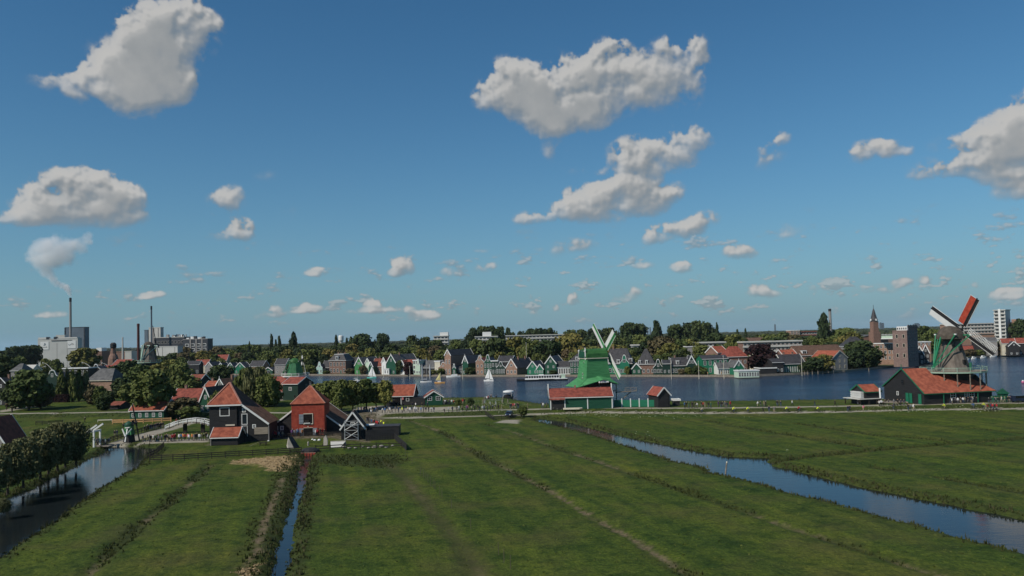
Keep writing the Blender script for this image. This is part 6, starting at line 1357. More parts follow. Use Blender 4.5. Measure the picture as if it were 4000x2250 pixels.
VH('village_house', 'red roofed white house near the thin white chimney', 'the red roofed white house', 440, 500, 1480, 1425, 1405, 'eave', m_cream, m_red, m_white, Y=450, th=-10, D=9, win=(3,1), w0=5)
VH('village_house', 'grey roofed pale house behind the dark hedge tree', 'the grey roofed pale house', 42, 82, 1490, 1448, 1420, 'hip', m_greyw, m_grey, m_white, Y=430, D=11, win=(2,1), w0=4)
VH('village_house', 'pale low house under curved street lamps', 'the pale low house', 84, 124, 1490, 1447, 1426, 'eave', m_cream, m_conc, m_white, Y=440, D=9, win=(2,1), w0=4)
for p0, p1, yb, ye, yr, kd, wl, rf, lab, Y in ((560,640,1470,1440,1418,'eave',m_brick,m_grey,'tan factory hall roof beside the far thatched mill',480),(640,710,1470,1447,1425,'eave',m_brick,m_redbr,'russet roofed brick house below the pale factory box',500),(760,812,1456,1426,1405,'eave',m_cream,m_red,'red roofed pale house below the dark factory',600),(826,886,1450,1408,1386,'eave',m_cream,m_red,'red roofed long house right of the dark factory',640)):
    VH('village_house', lab, None, p0, p1, yb, ye, yr, kd, wl, rf, m_white, Y=Y, D=9, win=(3,1), wsz=(1.2,1.3), group='houses below the factories')
r, w, He, Hr = house('quay_house', 'black waterside house with a red tiled roof and wide door', 'the black quay house', 1508, 1614, 1586, 1546, 1504, 'eave', m_black, m_orange, m_white, gz=.9, th=-3, D=9, win=(0,0), tiles=.3, cat='house')
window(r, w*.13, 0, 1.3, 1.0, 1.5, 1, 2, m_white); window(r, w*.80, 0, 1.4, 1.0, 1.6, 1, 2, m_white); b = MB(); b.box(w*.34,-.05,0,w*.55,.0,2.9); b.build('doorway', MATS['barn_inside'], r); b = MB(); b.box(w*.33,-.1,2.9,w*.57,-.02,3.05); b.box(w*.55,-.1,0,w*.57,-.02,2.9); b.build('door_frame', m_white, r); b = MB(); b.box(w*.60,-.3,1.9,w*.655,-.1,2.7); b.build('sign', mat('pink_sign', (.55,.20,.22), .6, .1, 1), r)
r, w, He, Hr = house('quay_annex', 'low black annex between the quay house and the green cottage', 'the black annex', 1614, 1660, 1585, 1554, 1553, 'flat', m_black, m_dark, m_dark, Y=250, gz=.9, th=-3, D=7, win=(0,0), cat='house', cornice=False)
r, w, He, Hr = house('green_cottage', 'green cottage with two white windows and a white edged low gable', 'the green cottage', 1662, 1729, 1584, 1550, 1529, 'gable', m_green, m_redbr, m_white, Y=249, gz=.9, th=8, D=8, win=(2,1), wsz=(1.5,1.3), attic=0, cat='house', over=.5, w0=1.5)
b = MB(); b.box(0,-.04,He-.05,w,-.01,He+.05); b.build('belt_board', m_bgreen, r)
# ---------------------------------------------------------------- far left: the factories
def box_thing(nm, label, px0, px1, py0, Y, D, m, cat='factory', gz=.4, th=0, group='factory buildings on the far left', roofm=None, roof=True):
    A, w = width_between(px0, px1, 1430, Y, R(th)); A.z = gz; h = AT((px0+px1)/2, py0, Y).z-gz; t = thing(nm, label, cat, A, R(th), group)
    b = MB(); b.box(0,0,0,w,D,h); b.build('wall', m, t)
    if roof: b = MB(); b.box(-.2,-.2,h,w+.2,D+.2,h+.7); b.build('roof_edge', roofm or m, t)
    return t, w, h
S, w, h = box_thing('silo_block', 'huge pale silo block with two white logo boards', 148, 304, 1324, 900, 10, m_silo, th=4)
for x0, x1, z0, z1, mm in ((.0,.22,h+.7,h+2.2,m_silo),(.44,.66,h+.7,h+4.6,m_conc),(.66,.97,h+.7,h+1.8,m_silo)): b = MB(); b.box(w*x0,1,z0,w*x1,9,z1); b.build('roof_house', mm, S)
for x in (.475, .73): b = MB(); b.box(w*x,-.1,0,w*x+.35,-.02,h-4.5); b.build('panel_joint', m_greyw, S)
b = MB(); b.box(w*.34,-.5,h-2.2,w*.86,-.02,h-1.5); b.build('gantry', m_dark, S)
for x in (.21, .40): b = MB(); b.box(w*x,-.2,h-.2,w*x+3.4,1,h+2.6); b.build('vent', m_dsteel, S)
for x0, x1, z1, z0, mk in ((.068,.275,h-3.0,h-12.0,0),(.745,.955,h-2.2,h-11.2,1)):
    b = MB(); b.box(w*x0,-.35,z0,w*x1,-.05,z1); o = b.build('logo_board', m_white, S); cx_, cz_ = w*(x0+x1)/2, (z0+z1)/2; b = MB()
    if mk == 0:
        for a, c in (((-1.2,-.4),(.6,-.2)),((.6,-.2),(1.2,.8)),((1.2,.8),(.2,2.2)),((.2,2.2),(-.4,.6)),((-.4,.6),(.4,.4))): b.bar((cx_+a[0],-.4,cz_+.8+a[1]),(cx_+c[0],-.4,cz_+.8+c[1]),.1,.55)
        b.build('logo_mark', m_steel, o); b = MB()
        for i in range(9): b.box(cx_-3.3+i*.72,-.42,cz_-2.1,cx_-3.3+i*.72+.5,-.36,cz_-1.3+(.5 if i in (0, 7) else 0))
    else:
        for i in range(9):
            a0 = math.pi+i*math.pi/9; a1 = a0+math.pi/9; b.bar((cx_-2.3+1.1*math.cos(a0),-.4,cz_+.3+1.1*math.sin(a0)),(cx_-2.3+1.1*math.cos(a1),-.4,cz_+.3+1.1*math.sin(a1)),.1,.6)
        b.build('logo_mark', m_steel, o); b = MB()
        for j, n_i in ((0, 4), (1, 5)):
            for i in range(n_i): b.box(cx_-.6+i*.72,-.42,cz_+.7-j*1.3,cx_-.6+i*.72+.5,-.36,cz_+1.4-j*1.3)
    b.build('lettering', m_greyw, o)
LM.append((225, 'the pale silo block', 'far', 900))
S2, w, h = box_thing('steel_tower', 'blue-grey factory tower behind the tall smoking chimney', 254, 331, 1280, 935, 9, m_steel, th=-4, roofm=m_dsteel)
b = MB(); b.box(-.3,-.5,0,.8,.0,h); b.box(w-.8,-.5,0,w+.3,0,h); b.build('corner_trim', m_dsteel, S2)
chimney_stack('smoking_chimney', 'tall grey chimney with a white smoke plume above the silo block', 275, 1163, 1310, 915, 8, m_greyw, m_dark)
t, w, h = box_thing('brown_factory', 'brown brick factory with a white box on its roof', 368, 398, 1375, 700, 14, m_brown); b = MB(); b.box(w*.2,1,h+.7,w*.9,10,h+3.8); b.build('roof_house', m_white, t)
for i in range(3):
    for j in range(4): window(t, w*(.2+.3*i), 0, 2+j*3, 1.2, 1.6, 2, 1, m_white)
box_thing('brown_factory', 'long low brown factory hall behind the thin white chimney', 398, 500, 1376, 760, 14, m_brown)
t = thing('old_brick_tower', 'old dark brick tower with a bulbous top', 'tower', AT(443, 1400, 690).xy.to_3d()+Vector((0,0,.4)), 0); hh = AT(443, 1340, 690).z; b = MB(); b.lathe([(5,0),(4.2,hh*.45),(3.4,hh*.55),(2.2,hh*.62),(2.0,hh*.8)], 10); b.build('shaft', m_brown, t); b = MB(); b.lathe([(2.0,hh*.8),(2.6,hh*.84),(2.6,hh*.95),(1.4,hh)], 10); b.build('cap', m_dark, t)
for i, px in enumerate((408, 422, 436)): o = thing('white_tank', 'tank', 'tank', AT(px, 1425, 560).xy.to_3d()+Vector((0,0,.4)), 0, 'white tanks below the brown factory'); b = MB(); b.lathe([(2.2,0),(2.2,4.6),(1.4,5.6)], 12, sx=1.2); b.build('tank_body', m_white, o); b = MB(); b.lathe([(.3,5.5),(.3,6.4)], 8); b.build('vent', m_metal, o); pend(o, 'white domed tank below the brown factory', px)
chimney_stack('thin_chimney', 'thin pale grey chimney left of the brick chimney', 479, 1317, 1400, 640, 5, m_conc, m_conc, taper=.55)
chimney_stack('brick_chimney', 'tall dark red brick chimney beside the far thatched mill', 540, 1264, 1405, 560, 9, mat('dark_red_brick', (.085,.028,.022), .85, .2, 1.0), None, taper=.82)
box_thing('grey_box', 'small pale grey box building left of the brick chimney', 488, 514, 1374, 720, 12, m_conc)
FY = 800
t, w, h = box_thing('factory_tower', 'pale factory tower with vertical dark strips behind the steel chimney', 582, 628, 1281, FY+30, 6, m_conc, th=-6)
for x in (.33, .40, .78): b = MB(); b.box(w*x,-.2,0,w*x+.8,-.02,h-.2); b.build('strip', m_greyw, t)
chimney_stack('steel_chimney', 'slim steel chimney with a dark top beside the pale factory tower', 591, 1195, 1320, FY-12, 6, m_steel, m_dark, taper=.95)
box_thing('dark_slab', 'thin blue-black slab tower left of the steel chimney', 565, 578, 1291, FY+40, 16, m_steel, th=-10)
t, w, h = box_thing('factory_hall', 'long dark factory hall with a white roof edge', 602, 720, 1319, FY, 14, m_dsteel, th=-4, roofm=m_conc)
for j in range(2):
    for i in range(9): window(t, w*(.06+.11*i), 0, h-6-7*j, w*.08, 2.8, 3, 1, m_greyw, fw=.3)
for i in range(12): b = MB(); x = w*random.uniform(.3, 1.0); s = random.uniform(1, 3); b.box(x,4,h+.7,x+s,4+s,h+.7+random.uniform(.8, 3.5)); b.build('roof_plant', random.choice([m_white, m_dsteel, m_metal, m_greyw]), t)
t, w, h = box_thing('grey_store', 'light grey windowless store with a dark side', 611, 694, 1355, FY-40, 9, m_silo, th=-8)
for x in (.28, .86): b = MB(); b.box(w*x,-.15,0,w*x+.4,-.02,h); b.build('panel_joint', m_greyw, t)
box_thing('white_plinth', 'low white loading building below the light grey store', 640, 712, 1402, FY-60, 10, m_conc)
t, w, h = box_thing('works_building', 'dark works building with four columns of white windows', 716, 812, 1326, FY-20, 10, m_dsteel, th=-8, roofm=m_greyw)
for c in range(4):
    for j in range(5): window(t, w*(.16+.235*c), 0, 2.0+j*4.6, w*.15, 2.8, 3, 1, m_white, fw=.35)
for c in (.28, .515, .75): b = MB(); b.box(w*c,-.5,0,w*c+1.4,-.02,h+.4); b.build('pilaster', m_greyw, t)
for i in range(9): b = MB(); x = w*random.uniform(.05, .8); s = random.uniform(1.2, 3.5); b.box(x,2,h+.7,x+s,2+s,h+.7+random.uniform(.8, 3.0)); b.build('roof_plant', random.choice([m_white, m_dsteel, m_metal]), t)
b = MB()
b.tube((w*.12,6,h+.6),(w*.12,6,h+11),.15,.1,6); b.build('mast', m_metal, t)
LM.append((765, 'the dark works building', 'far', 780))
# curved street lamps on the far bridge
for px, pt, bx, by, fl in ((86,1420,117,1449,1),(168,1418,207,1448,1),(246,1417,282,1440,1),(322,1417,366,1448,1),(399,1419,436,1444,1),(97,1438,69,1453,1),(177,1432,148,1442,1)):
    Y = 470; a = AT(bx, by, Y); c = AT(px, pt, Y); o = thing('street_lamp', 'lamp', 'street lamp', (a.x, Y, .5), 0, 'curved white street lamps'); b = MB(); pr = None
    for i in range(7):
        t_ = i/6; q = Vector(((c.x-a.x)*t_, 0, a.z-.5+(c.z-a.z)*math.sin(t_*math.pi/2)))
        if pr is not None: b.tube(pr, q, .30-.03*i, .27-.03*i, 6)
        pr = q
    b.build('curved_arm', m_conc, o); b = MB(); b.tube((0,0,0),(0,0,a.z-.5),.22,.2,6); b.build('pole', m_conc, o); b = MB(); b.ball(pr, .5, 6, 4); b.build('lamp_head', m_conc, o); pend(o, 'white street lamp with a drooping curved arm below the silo block', px)
# smoke
def smoke():
    Y = 915.0; pf = [(275,1156,6,1.3),(272,1146,9,1.2),(267,1134,12,1.1),(258,1122,14,1),(243,1114,16,1),(226,1107,17,.95),(210,1095,20,.9),(196,1080,23,.85),(184,1062,26,.8),(172,1042,32,.75),(160,1020,38,.75),(140,1000,34,.65),(196,1010,50,.8),(230,985,46,.8),(186,962,42,.8),(216,940,28,.75),(270,960,34,.75),(258,1000,40,.6),(300,955,30,.6),(318,970,26,.45),(340,930,24,.55),(345,945,22,.5),(150,975,34,.7),(120,1010,22,.5)]
    P_ = [(AT(x, y, Y), r*Y/FPX, d) for x, y, r, d in pf]
    lo = Vector([min(p[i]-r*1.3 for p, r, d in P_) for i in range(3)]); hi = Vector([max(p[i]+r*1.3 for p, r, d in P_) for i in range(3)])
    lo.z = max(lo.z, P_[0][0].z-.8); b = MB(); b.box(*lo, *hi)
    m = bpy.data.materials.new('chimney_smoke'); m.use_nodes = True; t = m.node_tree; N = t.nodes; L = t.links; N.remove(N['Principled BSDF'])
    pv = N.new('ShaderNodeVolumePrincipled'); pv.inputs['Color'].default_value = (.985,.985,.985,1); pv.inputs['Anisotropy'].default_value = 0
    g_ = N.new('ShaderNodeNewGeometry'); no = N.new('ShaderNodeTexNoise'); no.inputs['Scale'].default_value = .085; no.inputs['Detail'].default_value = 5; no.inputs['Roughness'].default_value = .6; L.new(g_.outputs['Position'], no.inputs['Vector'])
    sb = N.new('ShaderNodeVectorMath'); sb.operation = 'SUBTRACT'; L.new(no.outputs['Color'], sb.inputs[0]); sb.inputs[1].default_value = (.5,.5,.5)
    sc_ = N.new('ShaderNodeVectorMath'); sc_.operation = 'SCALE'; L.new(sb.outputs[0], sc_.inputs[0]); sc_.inputs['Scale'].default_value = 16
    ad = N.new('ShaderNodeVectorMath'); ad.operation = 'ADD'; L.new(sc_.outputs[0], ad.inputs[0]); L.new(g_.outputs['Position'], ad.inputs[1]); acc = None
    for i, (p, r, d) in enumerate(P_):
        ds = N.new('ShaderNodeVectorMath'); ds.operation = 'DISTANCE'; L.new((g_.outputs['Position'] if i < 4 else ad.outputs[0]), ds.inputs[0]); ds.inputs[1].default_value = p
        mr = N.new('ShaderNodeMapRange'); mr.interpolation_type = 'SMOOTHSTEP'; L.new(ds.outputs['Value'], mr.inputs[0]); mr.inputs[1].default_value = r*1.15; mr.inputs[2].default_value = r*.35; mr.inputs[3].default_value = 0; mr.inputs[4].default_value = d*(3.0 if i < 4 else 1.0)
        if acc is None: acc = mr.outputs[0]
        else: a = N.new('ShaderNodeMath'); a.operation = 'ADD' if i < 4 else 'MAXIMUM'; L.new(acc, a.inputs[0]); L.new(mr.outputs[0], a.inputs[1]); acc = a.outputs[0]
    mu = N.new('ShaderNodeMath'); mu.operation = 'MULTIPLY'; L.new(acc, mu.inputs[0]); mu.inputs[1].default_value = .15; L.new(mu.outputs[0], pv.inputs['Density']); L.new(pv.outputs[0], N['Material Output'].inputs['Volume'])
    m.cycles.volume_step_rate = 1.0 if hasattr(m.cycles, 'volume_step_rate') else 1
    o = b.build('chimney_smoke', m, kind='stuff'); o['label'] = 'white smoke plume drifting from the tall grey chimney'
smoke()
print('farm and village', time.time()-T0)
# ---------------------------------------------------------------- trees
ADJ = dict(dark='dark green', mid='mid-green', lite='spring-green', gold='yellow-green', brn='brownish', plum='copper-leaved', grey='grey-green', blue='deep green')
def yh(px): return 1316-.0263*(px-2000)
VT = 'trees of the old village'; BT = 'trees behind the far bank'; ST = 'tall trees on the skyline'
def T_(px, ytop, w, Y, shape, leaf, desc, group=None, **k): return tree(px, ytop, w, Y, shape, leaf, desc=desc, group=group, **k)
for px, yt, w, Y, sh, lf, d in [
 (60,1356,70,800,'round','dark','dark tree beside the silo block on the far left'),(98,1354,60,810,'round','blue','deep green tree beside the silo block on the far left'),(130,1352,55,820,'round','dark','dark tree beside the silo block on the far left'),(20,1372,70,780,'round','dark','dark tree beside the silo block on the far left'),
 (8,1392,95,440,'round','dark','dark green tree behind the steep black house'),(70,1398,70,460,'round','mid','mid-green tree behind the pale low house'),(130,1430,50,450,'round','dark','dark green tree below the curved lamps'),
 (178,1404,42,520,'oval','lite','spring-green tree in front of the silo block'),(222,1406,46,520,'oval','mid','mid-green tree in front of the silo block'),(328,1364,104,600,'round','gold','broad yellow-green tree right of the silo block'),
 (112,1452,135,272,'round','mid','wide bushy tree with a dark underside behind the maroon hedge'),(60,1490,80,280,'round','dark','dark green tree left of the bushy tree at the maroon hedge'),(160,1490,70,278,'round','brn','brownish tree at the end of the maroon hedge'),
 (238,1448,30,310,'tall','mid','slim poplar in the row before the gallery house'),(262,1446,28,312,'tall','grey','slim poplar in the row before the gallery house'),(284,1450,30,308,'tall','mid','slim poplar in the row before the gallery house'),(308,1447,32,310,'tall','mid','slim poplar in the row before the gallery house'),(334,1452,34,312,'tall','grey','slim poplar in the row before the gallery house'),
 (362,1505,50,288,'round','brn','brownish shrub-like tree before the tan manor'),(390,1512,46,282,'round','mid','mid-green small tree before the tan manor'),(405,1545,44,262,'round','dark','dark shrub-like tree left of the rusty roofed shed'),(424,1530,40,270,'round','dark','dark small tree behind the rusty roofed shed'),
 (455,1432,70,400,'round','dark','dark green tree left of the far thatched mill'),(500,1412,90,380,'round','dark','dark green tree by the far thatched mill'),(545,1428,85,350,'round','mid','mid-green tree below the far thatched mill'),(480,1480,80,310,'round','dark','dark green tree behind the rusty roofed shed'),(520,1500,90,290,'round','mid','mid-green tree behind the low green house'),
 (590,1452,130,236,'round','mid','big leafy tree over the low green house'),(632,1500,80,262,'round','dark','dark green tree beside the big leafy tree'),(620,1428,80,370,'round','gold','yellow-green tree right of the far thatched mill'),(665,1410,90,410,'round','lite','spring-green tree below the grey store'),(700,1420,80,400,'round','mid','mid-green tree below the dark works building'),
 (668,1455,115,310,'willow','lite','drooping spring-green willow behind the long red roof'),(730,1470,100,300,'round','mid','mid-green tree behind the long red roof'),(640,1455,70,330,'round','mid','mid-green tree left of the spring-green willow'),
 (715,1556,110,237,'round','brn','brownish spring tree in front of the long red roof'),(740,1590,80,232,'round','mid','low mid-green tree in front of the long red roof'),
 (868,1428,75,420,'round','dark','dark green tree left of the twin green gables'),(835,1448,50,400,'round','dark','dark green tree below the grey veranda house'),(848,1532,52,214,'round','lite','spring-green tree peeping over the tall black barn'),
 (965,1452,90,268,'willow','lite','spring-green willow right of the tall black barn'),(1005,1448,100,262,'willow','grey','grey-green willow right of the tall black barn'),(1042,1468,80,258,'round','mid','mid-green tree right of the tall black barn'),(1070,1490,60,262,'round','lite','spring-green tree at the long red roofed shed'),
 (1248,1502,78,238,'oval','lite','leafy tree in the row right of the red tiled barn'),(1290,1492,76,232,'oval','mid','leafy tree in the row right of the red tiled barn'),(1332,1488,74,228,'oval','mid','leafy tree in the row right of the red tiled barn'),(1376,1490,66,234,'oval','lite','leafy tree in the row right of the red tiled barn'),(1430,1484,80,240,'oval','mid','leafy tree in the row left of the black quay house'),(1468,1500,54,246,'oval','lite','leafy tree in the row left of the black quay house'),(1502,1490,60,240,'oval','lite','leafy tree in the row left of the black quay house'),
 (2042,1588,34,214,'round','mid','small round bush beside the parked blue car'),(1790,1560,24,246,'round','lite','small bush left of the landing stage'),(1838,1556,26,244,'round','dark','small bush beside the landing stage')]:
    T_(px, yt, w, Y, sh, lf, d, VT, gz=.1 if Y < 290 else .5, z0=.14 if sh == 'tall' else .36 if 'in the row' in d else .2)
# pollard willows along the pond
for px, pyb, yt, w in ((304,1818,1652,112),(262,1826,1662,90),(232,1838,1655,125),(165,1868,1682,135),(196,1852,1678,80),(98,1905,1715,140),(38,1932,1738,130),(-25,1965,1760,130),(22,2010,1948,60)):
    g = G(px, pyb, .1); T_(px-8, yt, w*.84, g.y, 'fine', 'grey', 'grey-green pollard willow leaning over the pond', 'pollard willows by the pond', gz=.1, z0=.17+.02*(px % 4), var=px % 5, name='willow_tree')
# hedge of copper beech
a, c = G(148, 1577, .4), G(268, 1577, .4); t = thing('copper_hedge', 'long clipped maroon hedge on the meadow behind the pollard row', 'hedge', a); v = c-a; r_ = np.random.default_rng(5); n = 5200
p = np.column_stack([r_.uniform(0, 1, n), r_.uniform(-.7, .7, n), r_.uniform(0, 3.3, n)]); k = r_.random(n); p[:, 1] = np.where(k < .45, -.75+r_.normal(0, .08, n), p[:, 1]); p[:, 2] = np.where((k > .45) & (k < .85), 3.3+r_.normal(0, .12, n), p[:, 2])
b = MB(); b.bar((0,.1,1.55), v+Vector((0,.1,1.55)), 1.2, 3.0)
for i in range(n):
    q = v*p[i, 0]+Vector((0, p[i, 1], p[i, 2])); e = Vector(r_.normal(0, 1, 3)).normalized()*.22; f_ = e.cross(Vector(r_.normal(0, 1, 3))).normalized()*.16; b.add([q-e, q+f_, q+e, q-f_], [(0,1,2,3)])
b.build('hedge_leaves', LEAF['plum'], t, kind='stuff')
b = MB()
for i in range(14): q = v*(i/13); b.bar(q, q+Vector((0,0,1.5)), .12)
b.build('hedge_stems', BARK, t, kind='stuff')
for px, py in ((26,1606),(58,1600),(84,1596),(112,1591),(128,1589),(148,1586),(165,1583),(47,1618)):
    g = G(px, py, .4); o = thing('pollard_tree', 'pollard', 'tree', g, px, 'small pollarded trees along the lane'); b = MB(); b.tube((0,0,0),(0,0,2.0),.2,.26,7)
    for i in range(7): a_ = i*.9+px; b.tube((0,0,1.9),(.75*math.cos(a_),.75*math.sin(a_),2.45+.1*(i % 3)),.16,.07,5)
    b.build('trunk', BARK, o); b = MB(); b.ball((0,0,2.45), .62, 8, 5, sz=.45); b.build('crown', LEAF['brn'], o); pend(o, 'small knobbly pollarded tree along the lane by the maroon hedge', px)
def bankY(px, Y):
    q = AT(px, 1450, Y); return float(np.interp(q.x, bank[:, 0], bank[:, 1]))
# along the far bank, between and behind the houses
for px, yt, w, Y, sh, lf, d in [
 (2970,1348,112,404,'round','plum','dark copper beech between the brown house and the long flats'),(3216,1388,74,372,'round','gold','yellow-green shrub-like tree before the grey house with orange roof'),(3178,1398,84,376,'round','blue','deep green bush left of the yellow-green shrub'),(3150,1415,50,378,'round','dark','dark green bush at the end of the terrace'),
 (3362,1336,120,432,'round','dark','large dark tree left of the brick tower'),(3338,1365,70,415,'round','blue','deep green tree right of the grey house'),(3392,1358,80,428,'round','dark','dark green tree against the tan apartments'),
 (3217,1229,60,640,'cone','blue','pointed dark poplar beside the grey chimney'),(3296,1286,104,640,'round','mid','broad mid-green tree right of the grey chimney'),(3262,1316,80,580,'round','mid','mid-green tree below the grey chimney'),(3330,1300,60,600,'round','gold','yellow-green tree right of the grey chimney'),
 (3600,1278,70,620,'round','dark','dark green tree between brick tower and thatched mill'),(3640,1290,60,600,'round','mid','mid-green tree behind the thatched mill cap'),(3905,1336,60,545,'round','mid','mid-green bush behind the moored white boats'),(3880,1350,40,540,'round','brn','brownish bush behind the moored white boats'),(3935,1352,60,548,'round','dark','dark green bush on the right shore'),(3985,1250,60,690,'round','dark','dark tree right of the tan block'),(3975,1360,70,545,'round','mid','mid-green bush on the right shore'),(3790,1365,44,540,'round','brn','brownish bush by the low red boathouse'),(3820,1368,40,538,'round','mid','mid-green bush by the low red boathouse'),
 (2582,1318,110,480,'round','brn','large brownish tree behind the steep black hipped roof'),(2620,1345,80,470,'round','gold','yellow-green tree behind the tall flagpole'),(2665,1362,70,470,'round','mid','mid-green tree behind the long black-green house'),(2225,1310,112,520,'round','gold','large yellow-green tree left of the green sawmill'),(2135,1334,100,490,'round','dark','large dark tree left of the green sawmill'),(2060,1330,60,510,'round','mid','mid-green tree behind the wide black roof'),(2012,1322,86,520,'round','gold','yellow-green tree behind the brick and green gable'),(1930,1326,92,510,'round','dark','dark tree behind the dark green neck gable'),(1860,1332,80,520,'round','mid','mid-green tree behind the tan rounded gable'),
 (1597,1416,40,450,'round','plum','wine-red hedge tree below the red roof by the river'),(1565,1408,36,455,'round','dark','dark green bush beside the tall green gable house'),(1420,1428,30,486,'round','brn','brownish bush by the leaf-green gable house'),(1206,1428,50,522,'round','mid','mid-green tree left of the pale teal bell gable'),(1225,1445,24,528,'round','lite','spring-green bush left of the pale teal bell gable'),(1145,1420,50,530,'round','dark','dark green tree by the grey slate house'),(1275,1448,30,524,'round','lite','spring-green bush before the brick villa'),(1370,1440,36,505,'round','brn','brownish bush right of the brick villa'),
 (2690,1436,28,374,'oval','lite','clipped spring-green bush before the long black-green house'),(2662,1442,26,376,'round','brn','brownish bush before the long black-green house'),(2722,1430,40,378,'round','dark','dark bush in the leafy garden'),(2745,1436,36,378,'round','mid','mid-green bush in the leafy garden'),(2450,1432,22,384,'oval','lite','slim green shrub before the tall green bell gable'),(1690,1446,24,432,'round','lite','spring-green bush under the long grey roof'),(1722,1440,30,424,'round','mid','mid-green bush before the white arched gable'),(1838,1436,40,418,'round','dark','dark bush right of the slim green gable'),(2160,1446,30,392,'round','dark','dark bush before the gable with round window')]:
    Y = max(Y, bankY(px, Y)+2.0+w*Y/FPX*.35)
    T_(px, yt, w, Y, sh, lf, d, 'trees between the riverside houses', z0=.06 if sh == 'round' and Y < 560 else .16)
for px, yt, w, Y, sh, lf, d in [
 (1060,1311,20,760,'tall','blue','slim dark poplar on the skyline left of the small windmill'),(1077,1331,14,760,'tall','blue','slim dark poplar on the skyline left of the small windmill'),(1091,1317,18,760,'tall','blue','slim dark poplar on the skyline left of the small windmill'),(974,1338,12,780,'tall','blue','slim dark poplar on the skyline left of the small windmill'),(1145,1303,38,780,'tall','blue','tall broad poplar above the small green windmill'),(1313,1313,20,900,'tall','blue','slim dark poplar beside the water tower'),(1355,1324,16,900,'tall','blue','slim dark poplar beside the water tower'),
 (1410,1310,88,740,'round','dark','large round dark tree on the skyline right of the water tower'),(1492,1308,58,740,'round','blue','round deep green tree on the skyline left of the pale block'),(1612,1314,50,780,'round','dark','round dark tree on the skyline left of the pale block'),(1660,1320,50,790,'round','dark','round dark tree on the skyline left of the pale block'),
 (1848,1286,56,860,'round','blue','deep green tree in the large clump above the low white hall'),(1885,1280,60,870,'round','dark','deep green tree in the large clump above the low white hall'),(1920,1279,60,870,'round','blue','deep green tree in the large clump above the low white hall'),(1950,1281,52,865,'round','dark','deep green tree in the large clump above the low white hall'),(1983,1285,28,860,'oval','blue','upright deep green tree beside the large clump'),(2032,1298,26,900,'round','dark','small round tree on the skyline between two clumps'),(2003,1302,30,900,'round','dark','small round tree on the skyline between two clumps'),
 (2072,1289,58,880,'round','dark','dark tree in the clump left of the green sawmill sails'),(2112,1286,62,880,'round','blue','dark tree in the clump left of the green sawmill sails'),(2146,1286,56,885,'round','dark','dark tree in the clump left of the green sawmill sails'),(2230,1293,60,900,'round','dark','dark tree on the skyline behind the sawmill sails'),(2270,1292,60,900,'round','dark','dark tree on the skyline behind the sawmill sails'),(2320,1288,70,890,'round','blue','dark tree on the skyline behind the sawmill sails'),(2380,1284,70,890,'round','dark','dark tree on the skyline behind the sawmill sails'),
 (2455,1266,80,800,'round','dark','tall round tree on the skyline right of the sawmill sails'),(2495,1270,70,810,'round','blue','tall round tree on the skyline right of the sawmill sails'),(2564,1258,46,760,'tall','blue','broad dark poplar standing alone on the skyline'),(2640,1273,66,740,'round','dark','dark tree in the largest skyline clump right of the lone poplar'),(2685,1266,66,745,'round','blue','dark tree in the largest skyline clump right of the lone poplar'),(2728,1259,70,740,'round','dark','dark tree in the largest skyline clump right of the lone poplar'),(2764,1266,60,745,'round','blue','dark tree in the largest skyline clump right of the lone poplar'),(2800,1267,22,740,'cone','blue','slim poplar at the right end of the largest clump'),(2880,1290,22,900,'cone','blue','slim dark poplar above the curved roof hall'),(2912,1287,20,900,'cone','blue','slim dark poplar above the curved roof hall')]:
    T_(px, yt, w, Y, sh, lf, d, ST, z0=.10)
rt = random.Random(21)
HM = sorted([l for l in LM if l[2] == 'house' and 380 < l[3] < 600], key=lambda l: l[0])
def hm(px): return min(HM, key=lambda l: abs(l[0]-px))[1]
cnt = 0
for row, (step, off, h0, h1, w0_, w1_, words_) in enumerate(((46, 38, 8, 12, 6, 9, 'small'), (36, 95, 12, 16.5, 9, 14, 'middling'), (40, 235, 14, 20, 12, 19, 'tall'))):
    px = 560+row*13
    while px < 3350:
        Y = bankY(px, 480)+off+(rt.uniform(-5, 18) if row == 0 else rt.uniform(-14, 22)*(1+row*.8))
        if px < 1000: Y = max(Y, 585+off*.6)
        hgt = rt.uniform(h0, h1); wd = rt.uniform(w0_, w1_); lf = rt.choices(['dark','mid','lite','gold','brn','blue'], [3.2,4,2,1.4,1.2,1.2] if row < 2 else [4,4,1,.8,.6,2])[0]
        d = ray(px, 1400); x = d.x/d.y*Y
        if not (2760 < px < 3120 and row == 1 and off < 100 and rt.random() < .45):
            tree(px, None, None, Y, rt.choice(['round','round','oval']), lf, x=x, height=hgt, width=wd, desc='%s %s tree behind %s' % (words_, ADJ[lf], hm(px)), group=BT, z0=.12); cnt += 1
        px += step*rt.uniform(.75, 1.3)
print('row trees', cnt, 'trees', NTREE[0])
